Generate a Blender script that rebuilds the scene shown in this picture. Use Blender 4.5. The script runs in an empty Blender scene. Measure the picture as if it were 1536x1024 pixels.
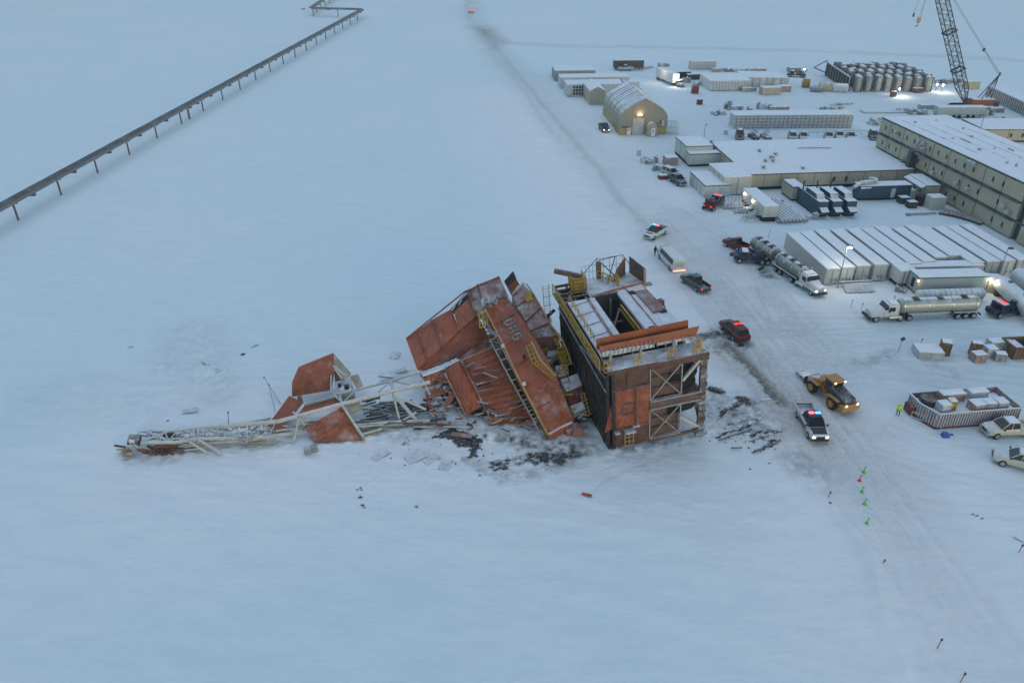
import bpy, bmesh, math, random
import numpy as np
from mathutils import Vector, Matrix, Euler
from math import sin, cos, pi, radians, atan2, hypot
random.seed(7)
S = bpy.context.scene
COL = S.collection
# ------------------------------------------------------------------ camera geometry
HZ = .00025
F, TH, CH = 1150.0, radians(30.1), 55.0
def W(px, py, z=0.0):
    """world point at height z seen at a pixel of the 1536x1024 photograph"""
    a = (px-768)/F; b = (512-py)/F
    d = Vector((a, cos(TH)+b*sin(TH), -sin(TH)+b*cos(TH)))
    t = (z-CH)/d.z
    return Vector((d.x*t, d.y*t, z))
def heading(p, q):
    a, b = W(*p), W(*q)
    return atan2(b.y-a.y, b.x-a.x)
# ------------------------------------------------------------------ materials
def mat(name, col, rough=.6, metal=0, snow=0, var=.18, scale=.8, bump=.15, emis=0, wear=None, dirt=0, ribs=0, sn_scale=.5):
    m = bpy.data.materials.new(name); m.use_nodes = True
    nt = m.node_tree; N = nt.nodes; L = nt.links
    b = N['Principled BSDF']
    b.inputs['Roughness'].default_value = rough; b.inputs['Metallic'].default_value = metal
    if emis:
        b.inputs['Base Color'].default_value = (*col, 1)
        b.inputs['Emission Color'].default_value = (*col, 1)
        b.inputs['Emission Strength'].default_value = emis
        return m
    geo = N.new('ShaderNodeNewGeometry')
    n1 = N.new('ShaderNodeTexNoise'); n1.inputs['Scale'].default_value = scale; n1.inputs['Detail'].default_value = 6
    n1.inputs['Roughness'].default_value = .65
    L.new(geo.outputs['Position'], n1.inputs['Vector'])
    r1 = N.new('ShaderNodeMapRange'); r1.inputs[1].default_value = .3; r1.inputs[2].default_value = .7
    r1.inputs[3].default_value = 1-var; r1.inputs[4].default_value = 1+var
    L.new(n1.outputs['Fac'], r1.inputs[0])
    mx = N.new('ShaderNodeMix'); mx.data_type = 'RGBA'; mx.blend_type = 'MULTIPLY'; mx.inputs[0].default_value = 1
    mx.inputs[6].default_value = (*col, 1)
    L.new(r1.outputs[0], mx.inputs[7])
    last = mx.outputs[2]
    if wear:
        n3 = N.new('ShaderNodeTexNoise'); n3.inputs['Scale'].default_value = scale*2.3; n3.inputs['Detail'].default_value = 7
        n3.inputs['Roughness'].default_value = .75
        L.new(geo.outputs['Position'], n3.inputs['Vector'])
        r3 = N.new('ShaderNodeMapRange'); r3.inputs[1].default_value = .52; r3.inputs[2].default_value = .68
        L.new(n3.outputs['Fac'], r3.inputs[0])
        m3 = N.new('ShaderNodeMix'); m3.data_type = 'RGBA'; m3.inputs[7].default_value = (*wear, 1)
        L.new(r3.outputs[0], m3.inputs[0]); L.new(last, m3.inputs[6]); last = m3.outputs[2]
    if snow > 0:
        sp = N.new('ShaderNodeSeparateXYZ'); L.new(geo.outputs['Normal'], sp.inputs[0])
        r2 = N.new('ShaderNodeMapRange'); r2.inputs[1].default_value = .35; r2.inputs[2].default_value = .8
        L.new(sp.outputs['Z'], r2.inputs[0])
        n2 = N.new('ShaderNodeTexNoise'); n2.inputs['Scale'].default_value = sn_scale; n2.inputs['Detail'].default_value = 9
        n2.inputs['Roughness'].default_value = .72
        L.new(geo.outputs['Position'], n2.inputs['Vector'])
        c = 1-snow
        r4 = N.new('ShaderNodeMapRange'); r4.inputs[1].default_value = .25+.5*c-.12; r4.inputs[2].default_value = .25+.5*c+.2; r4.inputs[4].default_value = min(1, .35+snow)
        L.new(n2.outputs['Fac'], r4.inputs[0])
        mu = N.new('ShaderNodeMath'); mu.operation = 'MULTIPLY'
        L.new(r2.outputs[0], mu.inputs[0]); L.new(r4.outputs[0], mu.inputs[1])
        m4 = N.new('ShaderNodeMix'); m4.data_type = 'RGBA'; m4.inputs[7].default_value = (.74, .78, .81, 1)
        L.new(mu.outputs[0], m4.inputs[0]); L.new(last, m4.inputs[6]); last = m4.outputs[2]
    L.new(last, b.inputs['Base Color'])
    if bump or ribs:
        bp = N.new('ShaderNodeBump'); bp.inputs['Strength'].default_value = .5; bp.inputs['Distance'].default_value = bump or .05
        L.new(n1.outputs['Fac'], bp.inputs['Height'])
        L.new(bp.outputs[0], b.inputs['Normal'])
    return m
M = {}
def defm(k, *a, **kw): M[k] = mat(k, *a, **kw)
defm('snow_cap', (.76,.79,.82), .85, var=.05, bump=.12)
defm('orange', (.29,.075,.028), .55, snow=.12, var=.28, wear=(.15,.06,.04), bump=.12, scale=.6)
defm('orange_dark', (.2,.05,.025), .6, snow=.2, var=.3, wear=(.1,.04,.03), bump=.12)
defm('orange_clean', (.29,.074,.028), .5, snow=.1, var=.2, wear=(.2,.075,.045), bump=.1, scale=.4)
defm('orange_snowy', (.29,.078,.032), .6, snow=.3, var=.28, wear=(.17,.07,.05), bump=.12, sn_scale=.35)
defm('panel_pink', (.25,.13,.11), .65, snow=.34, var=.2, wear=(.17,.1,.09), bump=.12)
defm('panel_brown', (.12,.07,.055), .7, snow=.4, var=.3, wear=(.21,.11,.08), bump=.1)
defm('rust_brown', (.1,.05,.036), .75, snow=.36, var=.35, wear=(.2,.095,.06), bump=.15)
defm('oily', (.018,.015,.014), .5, snow=.1, var=.5, wear=(.075,.04,.026), bump=.15)
defm('rubber', (.008,.008,.009), .8, var=.3, bump=0)
defm('tank_dirty', (.22,.22,.2), .45, metal=.3, snow=.4, var=.3, wear=(.12,.11,.1), bump=.02, scale=1.1)
defm('black', (.012,.012,.013), .55, snow=.12, var=.3, bump=.02)
defm('dark_steel', (.05,.05,.055), .6, snow=.35, var=.3, bump=.05)
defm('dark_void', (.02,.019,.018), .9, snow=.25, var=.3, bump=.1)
defm('yellow', (.42,.25,.02), .5, snow=.15, var=.25, wear=(.2,.12,.03), bump=.02)
defm('ochre', (.42,.25,.09), .5, snow=.2, var=.2, bump=.02)
defm('white_steel', (.44,.43,.41), .5, snow=.5, var=.15, wear=(.33,.31,.28), bump=.03)
defm('dull_steel', (.3,.28,.27), .55, snow=.4, var=.2, wear=(.18,.14,.12), bump=.03)
defm('grey_steel', (.2,.21,.215), .55, snow=.5, var=.25, wear=(.3,.3,.29), bump=.05)
defm('pale_grey', (.4,.42,.42), .6, snow=.6, var=.15, wear=(.3,.31,.3), bump=.04)
defm('tan_steel', (.3,.26,.19), .6, snow=.3, var=.2, bump=.05)
defm('deck_snowy', (.26,.17,.15), .7, snow=.64, var=.25, wear=(.38,.32,.31), bump=.1, sn_scale=.4)
defm('wing_snow', (.58,.53,.55), .75, snow=.62, var=.1, wear=(.43,.35,.35), bump=.08)
defm('pipe_dark', (.07,.075,.08), .5, snow=.27, var=.25, bump=.04, sn_scale=.25)
defm('pipe_rail', (.17,.16,.17), .5, snow=.25, var=.25, bump=.04)
defm('post_rust', (.11,.075,.075), .7, snow=.1, var=.3, bump=.03)
defm('cream', (.41,.365,.27), .6, snow=.5, var=.07, wear=(.37,.33,.25), bump=.03, scale=.25)
defm('cream_pale', (.47,.48,.43), .6, snow=.6, var=.07, bump=.03)
defm('white_box', (.47,.47,.44), .55, snow=.8, var=.07, wear=(.4,.4,.37), bump=.02, scale=.4)
defm('white_boxb', (.51,.52,.5), .55, snow=.8, var=.06, wear=(.52,.54,.52), bump=.02, scale=.4)
defm('white_boxc', (.4,.41,.4), .6, snow=.8, var=.1, wear=(.27,.25,.23), bump=.02, scale=.7)
defm('tank_shellm', (.24,.25,.25), .7, snow=.7, var=.35, wear=(.4,.41,.41), bump=.05, scale=.5)
defm('column_steel', (.12,.1,.095), .7, snow=.5, var=.4, wear=(.45,.45,.46), bump=.05, scale=1.3)
defm('frosted', (.5,.52,.53), .8, snow=.85, var=.2, wear=(.35,.34,.34), bump=.1, scale=1.5)
defm('frost_dark', (.25,.25,.26), .8, snow=.7, var=.4, wear=(.5,.51,.52), bump=.1, scale=2)
defm('teal_trim', (.045,.12,.12), .5, snow=.5, bump=0)
defm('teal_wall', (.3,.37,.37), .55, snow=.4, var=.06, bump=0)
defm('gen_blue', (.018,.06,.1), .5, snow=.75, var=.15, bump=.03)
defm('grime', (.1,.09,.08), .8, snow=.5, bump=0)
defm('dark_trim', (.045,.06,.08), .5, snow=.3, bump=0)
defm('tent_fabric', (.34,.31,.25), .7, snow=.72, var=.1, bump=.08, scale=.4, sn_scale=.3)
defm('tent_gable', (.27,.245,.2), .75, snow=.3, var=.1, bump=.05)
defm('tent_base', (.36,.27,.13), .7, snow=.4, var=.15, bump=.03)
defm('door_grey', (.42,.43,.42), .6, snow=.3, var=.08, bump=0)
defm('door_white', (.75,.75,.73), .5, snow=.2, bump=0)
defm('window_dark', (.02,.022,.025), .25, var=.1, bump=0)
defm('brown_box', (.15,.085,.05), .8, snow=.4, var=.4, wear=(.26,.2,.15), bump=.1)
defm('pink_box', (.32,.22,.2), .75, snow=.55, var=.2, wear=(.5,.48,.47), bump=.06)
defm('red_ribs', (.3,.2,.2), .7, snow=.4, var=.15, wear=(.46,.43,.43), bump=.04)
defm('red_base', (.16,.03,.03), .6, snow=.3, bump=.02)
defm('red_paint', (.13,.018,.014), .35, snow=.22, var=.1, bump=0)
defm('maroon_paint', (.085,.012,.012), .3, snow=.05, var=.1, bump=0)
defm('red_orange', (.4,.05,.02), .5, snow=.2, bump=.02)
defm('crane_orange', (.33,.09,.04), .5, snow=.25, bump=.02)
defm('black_paint', (.012,.013,.016), .3, snow=.08, var=.1, bump=0)
defm('slate_paint', (.05,.062,.075), .35, snow=.35, var=.1, bump=0)
defm('navy_paint', (.018,.025,.06), .4, snow=.15, var=.2, bump=0)
defm('white_paint', (.58,.58,.56), .4, snow=.5, var=.1, wear=(.42,.4,.37), bump=0, scale=1.2)
defm('beige_paint', (.5,.47,.38), .4, snow=.6, var=.08, bump=0, sn_scale=1.2)
defm('dusty_paint', (.42,.41,.37), .5, snow=.4, var=.1, bump=0)
defm('glass', (.012,.014,.018), .12, var=0, bump=0)
defm('tyre', (.018,.018,.019), .85, var=.2, bump=0)
defm('rim_grey', (.4,.4,.4), .4, metal=.5, bump=0)
defm('rim_yellow', (.45,.2,.03), .5, bump=0)
defm('loader_yellow', (.42,.2,.04), .4, snow=.25, var=.12, wear=(.4,.17,.03), bump=.01)
defm('plastic_black', (.02,.02,.02), .6, snow=.1, bump=0)
defm('tank_metal', (.36,.37,.33), .38, metal=.35, snow=.45, var=.12, wear=(.29,.29,.24), bump=.02, scale=.6)
defm('tank_white', (.5,.51,.48), .5, snow=.7, var=.08, bump=.02)
defm('chrome', (.5,.5,.5), .25, metal=.8, bump=0)
defm('wood', (.3,.2,.12), .8, snow=.35, var=.3, bump=.03)
defm('cone_green', (.06,.5,.03), .6, bump=0)
defm('cone_red', (.65,.03,.02), .6, bump=0)
defm('hivis', (.42,.75,.04), .7, bump=0)
defm('tarp_blue', (.02,.09,.35), .6, snow=.2, bump=.02)
defm('tarp_grey', (.3,.34,.38), .7, snow=.6, bump=.05)
defm('orange_drum', (.35,.17,.04), .6, snow=.3, bump=.02)
defm('skin', (.4,.22,.15), .6, bump=0)
defm('cloth_dark', (.02,.022,.03), .9, bump=0)
defm('hut_tan', (.4,.36,.26), .7, snow=.5, bump=.05)
defm('cable', (.05,.05,.06), .6, bump=0)
defm('sheet_pale', (.5,.49,.5), .8, snow=.55, var=.15, wear=(.32,.27,.27), bump=.05, sn_scale=1.3)
defm('logo_grey', (.24,.24,.23), .6, snow=.3, bump=0)
defm('logo_dark', (.03,.035,.04), .6, bump=0)
def lampmat(k, col, e): M[k] = mat(k, col, emis=e)
lampmat('lit_head', (1,.93,.8), 2.2); lampmat('lit_red', (.9,.05,.04), .6); lampmat('lit_redstrobe', (1,.12,.14), 1.6)
lampmat('lit_blue', (.08,.4,1), 1.4); lampmat('lit_warm', (1,.7,.3), 2.2); lampmat('lit_white', (1,.95,.85), 12)
lampmat('bumper_glow', (1,.7,.5), .45)
# ------------------------------------------------------------------ mesh helper
class MB:
    def __init__(s): s.v = []; s.f = []
    def add(s, vs, fs):
        o = len(s.v); s.v += [tuple(v) for v in vs]; s.f += [tuple(i+o for i in f) for f in fs]; return s
    def box(s, x0, y0, z0, x1, y1, z1):
        v = [(x,y,z) for z in (z0,z1) for y in (y0,y1) for x in (x0,x1)]
        return s.add(v, [(0,2,3,1),(4,5,7,6),(0,1,5,4),(2,6,7,3),(0,4,6,2),(1,3,7,5)])
    def hexa(s, b, t):   # bottom 4 (ccw), top 4
        return s.add(list(b)+list(t), [(3,2,1,0),(4,5,6,7),(0,1,5,4),(1,2,6,5),(2,3,7,6),(3,0,4,7)])
    def bar(s, p, q, w, h=None, up=(0,0,1)):
        h = h or w; p = Vector(p); q = Vector(q); d = (q-p).normalized(); u = Vector(up)
        if abs(d.dot(u)) > .98: u = Vector((0,1,0))
        r = d.cross(u).normalized(); u = r.cross(d)
        c = [(-1,-1),(1,-1),(1,1),(-1,1)]
        return s.hexa([p+r*a*w/2+u*b*h/2 for a,b in c], [q+r*a*w/2+u*b*h/2 for a,b in c])
    def tube(s, p, q, r, n=6, r2=None, cap=True):
        p = Vector(p); q = Vector(q); d = (q-p)
        if d.length < 1e-5: return s
        d.normalize(); u = Vector((0,0,1)) if abs(d.z) < .95 else Vector((1,0,0))
        a = d.cross(u).normalized(); b = a.cross(d); r2 = r if r2 is None else r2
        vs = []
        for c, rr in ((p,r),(q,r2)):
            for i in range(n):
                t = 2*pi*i/n; vs.append(c+a*cos(t)*rr+b*sin(t)*rr)
        fs = [(i,(i+1)%n,n+(i+1)%n,n+i) for i in range(n)]
        if cap: fs += [tuple(range(n))[::-1], tuple(range(n,2*n))]
        return s.add(vs, fs)
    def path(s, pts, r, n=6):
        for a, b in zip(pts, pts[1:]): s.tube(a, b, r, n)
        return s
    def loft(s, rings, cap=True, closed=True):
        n = len(rings[0]); vs = [v for r in rings for v in r]; fs = []
        for k in range(len(rings)-1):
            for i in range(n if closed else n-1):
                j = (i+1) % n
                fs.append((k*n+i, k*n+j, (k+1)*n+j, (k+1)*n+i))
        if cap: fs += [tuple(range(n))[::-1], tuple(range((len(rings)-1)*n, len(rings)*n))]
        return s.add(vs, fs)
    def cylx(s, x0, x1, cy, cz, r, n=20, prof=None):
        prof = prof or [(0,1),(1,1)]
        return s.loft([[(x0+(x1-x0)*t, cy+cos(2*pi*i/n)*r*k, cz+sin(2*pi*i/n)*r*k) for i in range(n)] for t, k in prof])
    def cylz(s, cx, cy, z0, z1, r, n=16, prof=None):
        prof = prof or [(0,1),(1,1)]
        return s.loft([[(cx+cos(2*pi*i/n)*r*k, cy+sin(2*pi*i/n)*r*k, z0+(z1-z0)*t) for i in range(n)] for t, k in prof])
    def cyly(s, y0, y1, cx, cz, r, n=16, prof=None):
        prof = prof or [(0,1),(1,1)]
        return s.loft([[(cx+cos(2*pi*i/n)*r*k, y0+(y1-y0)*t, cz+sin(2*pi*i/n)*r*k) for i in range(n)] for t, k in prof])
    def prism(s, pts, vec):
        n = len(pts); a = [Vector(p) for p in pts]; b = [p+Vector(vec) for p in a]
        return s.add(a+b, [tuple(range(n))[::-1], tuple(range(n,2*n))]+[(i,(i+1)%n,n+(i+1)%n,n+i) for i in range(n)])
    def sheet(s, c, nu=6, nv=6, th=.1, dent=0, seed=0, bulge=0, rib=0, ribn=0, down=False, rag=0):
        rnd = random.Random(seed+11); A, B, C, D = [Vector(p) for p in c]
        nrm = (B-A).cross(D-A).normalized()
        if nrm.z < 0: nrm = -nrm
        off = Vector((0,0,-th)) if down else -nrm*th
        top = []
        for j in range(nv+1):
            for i in range(nu+1):
                u = i/nu; v = j/nv
                p = (A*(1-u)+B*u)*(1-v)+(D*(1-u)+C*u)*v
                e = 0
                if dent and 0 < i < nu and 0 < j < nv: e += rnd.uniform(-dent, dent)
                if bulge: e += bulge*sin(pi*u)*(1 if bulge else 0)
                if rib: e += rib*(1 if (i % 2) else 0)
                if rag and j == nv: p = p+(D-A).normalized()*rnd.uniform(-rag, rag)
                top.append(p+nrm*e)
        n = len(top); vs = top+[p+off for p in top]; fs = []
        w = nu+1
        for j in range(nv):
            for i in range(nu):
                a = j*w+i; fs.append((a,a+1,a+w+1,a+w)); fs.append((n+a,n+a+w,n+a+w+1,n+a+1))
        for i in range(nu):
            fs.append((i,n+i,n+i+1,i+1)); a = nv*w+i; fs.append((a,a+1,n+a+1,n+a))
        for j in range(nv):
            a = j*w; fs.append((a,a+w,n+a+w,n+a)); a = j*w+nu; fs.append((a,n+a,n+a+w,a+w))
        return s.add(vs, fs)
    def lump(s, x0, y0, x1, y1, z, h=.14, step=1.0, seed=0, edge=.1):
        """a cap of snow lying on a flat roof"""
        rnd = random.Random(seed+3)
        nx = max(2, min(40, int(abs(x1-x0)/step)+1)); ny = max(2, min(40, int(abs(y1-y0)/step)+1))
        A, w, vs, fs = [], nx+1, [], []
        for j in range(ny+1):
            for i in range(nx+1):
                e = i in (0,nx) or j in (0,ny)
                jx = rnd.uniform(-edge, edge*.4) if e else 0
                x = x0+(x1-x0)*i/nx; y = y0+(y1-y0)*j/ny
                if i == 0: x += abs(jx)*.6
                if i == nx: x -= abs(jx)*.6
                if j == 0: y += abs(jx)*.6
                if j == ny: y -= abs(jx)*.6
                vs.append((x, y, z+(h*.55 if e else h*rnd.uniform(.85,1.25))))
        n = len(vs); vs += [(v[0],v[1],z-.02) for v in vs]
        for j in range(ny):
            for i in range(nx):
                a = j*w+i; fs.append((a,a+1,a+w+1,a+w)); fs.append((n+a,n+a+w,n+a+w+1,n+a+1))
        for i in range(nx):
            fs.append((i,n+i,n+i+1,i+1)); a = ny*w+i; fs.append((a,a+1,n+a+1,n+a))
        for j in range(ny):
            a = j*w; fs.append((a,a+w,n+a+w,n+a)); a = j*w+nx; fs.append((a,n+a,n+a+w,a+w))
        return s.add(vs, fs)
    def xf(s, m):
        s.v = [tuple(m @ Vector(v)) for v in s.v]; return s
    def build(s, name, mt, parent=None, world=False, smooth=False, bevel=0):
        me = bpy.data.meshes.new(name)
        off = parent.location if (world and parent) else Vector((0,0,0))
        if world and not parent:
            n = len(s.v); off = Vector((sum(v[0] for v in s.v)/n, sum(v[1] for v in s.v)/n, min(v[2] for v in s.v)))
        me.from_pydata([(v[0]-off.x, v[1]-off.y, v[2]-off.z) for v in s.v], [], s.f)
        bm = bmesh.new(); bm.from_mesh(me); bmesh.ops.recalc_face_normals(bm, faces=bm.faces); bm.to_mesh(me); bm.free()
        me.materials.append(M[mt] if isinstance(mt, str) else mt)
        if smooth:
            for p in me.polygons: p.use_smooth = True
        o = bpy.data.objects.new(name, me); COL.objects.link(o)
        if parent: o.parent = parent
        elif world: o.location = off
        if bevel:
            b = o.modifiers.new('bevel', 'BEVEL'); b.width = bevel; b.segments = 2; b.limit_method = 'ANGLE'
        return o
def tag(o, label, cat, group=None, kind=None):
    o['label'] = label; o['category'] = cat
    if group: o['group'] = group
    if kind: o['kind'] = kind
    return o
def thing(name, label, cat, loc=(0,0,0), rz=0, group=None):
    o = bpy.data.objects.new(name, None); COL.objects.link(o); o.empty_display_size = .5
    o.location = loc; o.rotation_euler = (0,0,rz)
    return tag(o, label, cat, group)
def solo(mb, name, mt, label, cat, group=None, **k):
    return tag(mb.build(name, mt, None, world=True, **k), label, cat, group)
def structure(o): o['kind'] = 'structure'; return o
def smoothish(o):
    for p in o.data.polygons: p.use_smooth = True
# ------------------------------------------------------------------ ground
def hashn(ix, iy, s=0):
    n = (ix*374761393 + iy*668265263 + s*1274126177) & 0xffffffff
    n = ((n ^ (n >> 13))*1274126177) & 0xffffffff
    return ((n ^ (n >> 16)) & 0xffff)/65535.0
def vnoise(x, y, s=0):
    ix = np.floor(x).astype(np.int64); iy = np.floor(y).astype(np.int64); fx = x-ix; fy = y-iy
    fx = fx*fx*(3-2*fx); fy = fy*fy*(3-2*fy)
    return (hashn(ix,iy,s)*(1-fx)+hashn(ix+1,iy,s)*fx)*(1-fy)+(hashn(ix,iy+1,s)*(1-fx)+hashn(ix+1,iy+1,s)*fx)*fy
def fbm(x, y, s=0, o=4):
    r = 0; a = .5; t = 0
    for k in range(o): r = r+a*vnoise(x*2**k, y*2**k, s+k); t += a; a *= .55
    return r/t
def segdist(X, Y, pts, widths=None):
    best = np.full(X.shape, 1e9)
    for k in range(len(pts)-1):
        ax, ay = pts[k]; bx, by = pts[k+1]; dx, dy = bx-ax, by-ay
        t = np.clip(((X-ax)*dx+(Y-ay)*dy)/(dx*dx+dy*dy+1e-9), 0, 1)
        d = np.hypot(X-ax-t*dx, Y-ay-t*dy)
        if widths: d = d/(widths[k]*(1-t)+widths[k+1]*t)
        best = np.minimum(best, d)
    return best
def PX(l): return [tuple(W(*p)[:2]) for p in l]
def make_ground():
    def axis(lo, hi, spans, far_lo, far_hi):
        c = [lo]
        while c[-1] < hi:
            st = .6
            for a, b, q in spans:
                if a <= c[-1] < b: st = q
            c.append(c[-1]+st)
        st = .8; L = []; x = c[0]
        while x > far_lo: x -= st; st *= (1.025 if abs(x) < 500 else 1.3); L.append(x)
        st = .8; R_ = []; x = c[-1]
        while x < far_hi: x += st; st *= (1.012 if abs(x) < 620 else 1.3); R_.append(x)
        return np.array(L[::-1]+c+R_)
    xs = axis(-70, 130, [(-50,-22,.3),(-22,40,.2),(40,100,.32)], -2600, 2600)
    ys = axis(24, 200, [(56,96,.2),(96,140,.32)], -600, 6000)
    X, Y = np.meshgrid(xs, ys)
    n1 = fbm(X*.05, Y*.05, 1); n2 = fbm(X*.35, Y*.35, 9); n3 = fbm(X*1.6, Y*1.6, 17, 4)
    wx = X+(fbm(X*.09, Y*.09, 31)-.5)*7; wy = Y+(fbm(X*.09, Y*.09, 37)-.5)*7
    fx = X+(n3-.5)*1.6; fy = Y+(fbm(X*1.6, Y*1.6, 23)-.5)*1.6
    def soft(d, a=1.0, b=0.): return np.clip((a-d)/(a-b), 0, 1)
    # packed road and pad
    road = soft(segdist(wx, wy, PX([(698,-40),(705,5),(715,40),(750,85),(810,150),(880,225),(950,300),(1020,370),(1100,455),(1180,560),(1250,650),(1320,740),(1400,850),(1500,990),(1600,1100)]),
                  [7,7,8,9,8,8,9,10,11,11,9,8,7,6,6]), 1.15, .35)
    pad = soft(segdist(wx, wy, PX([(1060,330),(1200,480),(1400,560),(1560,600)]), [10,18,20,20]), 1.2, .2)
    pad2 = soft(segdist(wx, wy, PX([(1050,240),(1120,150),(1300,150),(1500,180)]), [22,28,30,30]), 1.2, .3)
    far = soft(segdist(wx, wy, PX([(725,45),(760,64),(860,70),(1000,71),(1200,76),(1400,84),(1700,100)]), [5,6,5,4,4,4,4]), 1.2, .2)
    brown = .5*soft(segdist(wx, wy, PX([(1235,640),(1265,680),(1310,725)]), [5,5,5]), 1.2, .1)
    brown = np.maximum(brown, .8*soft(segdist(wx, wy, PX([(1090,530),(1160,600),(1230,660)]), [5,5,5]), 1.2, .1))
    junction = soft(segdist(wx, wy, PX([(728,40),(745,72)]), [9,6]), 1.2, .1)
    # ruts
    ruts = np.zeros_like(X)
    def rut(pts, w=.35, k=1., wob=1.):
        nonlocal ruts
        d = segdist(X+(wx-X)*.25*wob+(n2-.5)*1.2, Y+(wy-Y)*.25*wob, PX(pts))
        ruts = np.maximum(ruts, k*soft(d, w*1.5, w*.3)*(.35+.9*n3))
    rut([(718,40),(760,90),(800,140),(850,198),(895,252),(935,303),(975,345),(1010,375)], 1.1, .75)
    rut([(700,-30),(706,30),(740,74),(775,118)], 2.4, .5)
    rut([(770,112),(800,160),(840,215)], .8, .5)
    rut([(1085,512),(1120,545),(1150,580),(1172,606)], .9, 2.0); rut([(1150,600),(1185,612)], 1.2, .9)
    rut([(1066,518),(1100,556),(1140,596)], .5, .5)
    rut([(1172,606),(1215,645),(1260,705),(1300,770)], .5, .5)
    rut([(1242,745),(1290,800),(1330,850),(1390,940),(1430,1010)], .5, .6)
    rut([(1300,760),(1350,815),(1400,875),(1440,905)], .4, .6)
    rut([(1262,790),(1300,850),(1350,920),(1385,980),(1420,1060)], .9, .35)
    rut([(1480,900),(1530,965),(1560,1010)], .5, .6)
    for a, b, k in (((1420,470),(1560,500),.3),((1290,540),(1440,570),.5),((1340,545),(1470,556),.6),((1300,560),(1400,575),.4),((1240,520),(1330,585),.3),((960,360),(1080,500),.4),
                    ((1000,330),(1130,480),.35),((1300,500),(1500,505),.4),((1090,480),(1200,590),.35),((1150,480),(1290,620),.25),((1380,600),(1250,700),.2)):
        rut([a, b], .45, k)
    rq = random.Random(19); iy_ = int((ys < 150).sum()); ix_ = int((xs < 8).sum()); ix2 = int((xs < 110).sum()); WS = (slice(0, iy_), slice(ix_, ix2))
    WX1 = X[WS]+(n2[WS]-.5)*.9; WY1 = Y[WS]+(fbm(X[WS]*.3, Y[WS]*.3, 61)-.5)*.9
    def pair(pts, k=.5, wd=.2):
        P2 = PX(pts)
        for o_ in (-.85,.85):
            Q2 = []
            for i, p_ in enumerate(P2):
                a_ = P2[max(0,i-1)]; b_ = P2[min(len(P2)-1,i+1)]; dx, dy = b_[0]-a_[0], b_[1]-a_[1]; l_ = hypot(dx,dy)+1e-6
                Q2.append((p_[0]-dy/l_*o_, p_[1]+dx/l_*o_))
            d = segdist(WX1, WY1, Q2)
            ruts[WS] = np.maximum(ruts[WS], k*soft(d, wd*1.9, wd*.5)*(.3+1.0*n3[WS]))
    for k in range(16):
        o_ = rq.uniform(-34,34); w2 = rq.uniform(-16,16)
        pair([(975+o_*.6,330),(1060+o_,430+w2*.4),(1150+o_*1.2,545+w2),(1240+o_*1.3,655+w2),(1330+o_*1.4,780),(1440+o_*1.6,930),(1530+o_*1.7,1060)], rq.uniform(.25,.6))
    for k in range(13):
        y_ = rq.uniform(470,600); pair([(1180+rq.uniform(-50,60),y_),(1330,y_+rq.uniform(-25,20)),(1560,y_+rq.uniform(-40,50))], rq.uniform(.25,.55))
    for k in range(5):
        y_ = rq.uniform(655,800); pair([(1300+rq.uniform(-40,60),y_-30),(1400,y_+rq.uniform(-15,30)),(1570,y_+rq.uniform(-20,60))], rq.uniform(.2,.4))
    for k in range(6):
        pair([(1000+rq.uniform(-10,30),310),(1100+rq.uniform(-20,40),360),(1180+rq.uniform(-20,30),480),(1290,560+rq.uniform(-20,30))], rq.uniform(.25,.5))
    rut([(880,740),(900,728),(940,705),(975,692)], .2, .5)
    # oil, soot, churned ground
    oil = np.zeros_like(X)
    def stain(pts, ws, k=1., hard=1., off=.1):
        nonlocal oil
        d = segdist(fx, fy, PX(pts), ws)
        sf = soft(d, 1+.5*hard, 1-.5*hard if hard < 1 else .1)
        oil = np.maximum(oil, k*sf*np.clip((n3*.75+n2*.35-.3-off)*3.2, 0, 1) if k > 1.2 else k*sf**1.3*np.clip(.12+(n3*.9+n2*.4-.42-off*.6)*1.9, 0, 1))
    stain([(655,656),(672,650),(690,656),(709,663)], [.3,.8,1.2,1.0], 1.6, .25, -.25)
    stain([(668,640),(682,648),(690,655)], [.35,.6,.5], 1.5, .2, -.22)
    stain([(700,660),(712,672),(709,684)], [.4,.45,.35], 1.6, .2, -.22)
    stain([(708,636),(716,632)], [.3,.2], 1.5, .2); stain([(718,652),(730,656),(740,664)], [.3,.3,.4], 1.3, .3)
    stain([(752,655),(795,662),(850,678),(880,672)], [1.4,2.2,2.4,1.8], .95, .9)
    stain([(826,688),(835,680),(850,672)], [1.6,2.6,1.8], 1.2, .8, 0.)
    stain([(770,690),(800,688),(826,686)], [.6,.9,1.2], 1.3, .7, 0.)
    stain([(742,702),(750,698),(758,706)], [.5,.9,.6], 1.5, .5, 0.)
    stain([(700,690),(760,712),(800,712)], [.8,1.5,1.2], .45, .9)
    stain([(560,640),(600,628),(640,634)], [1.6,2.4,1.6], .75, .8, -.05)
    stain([(600,655),(640,645),(780,640),(880,650)], [1.2,2,2,2], .55, .9)
    stain([(622,645),(630,640)], [.3,.35], 1.5, .2, -.1); stain([(605,668),(612,664)], [.25,.2], 1.3, .2)
    stain([(1046,508),(1075,500),(1098,505),(1116,516)], [1.0,1.0,1.4,1.3], 1.0, .7, -.1)
    stain([(1088,514),(1120,545),(1150,580),(1172,604)], [.5,.6,.7,.6], .62, .8, -.3)
    stain([(1070,520),(1100,525)], [1.4,1.8], .7, .9)
    stain([(1078,624),(1100,610),(1116,600),(1122,606)], [.15,.5,.95,.6], 1.15, .3, -.35); stain([(1085,620),(1120,605),(1135,625)], [1,2,1.5], .7, .9, -.05)
    stain([(1072,655),(1095,648),(1125,640)], [.2,.3,.2], 1.3, .3, -.2)
    stain([(1125,655),(1150,648),(1175,645)], [.12,.22,.12], 1.3, .3, -.2)
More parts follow.
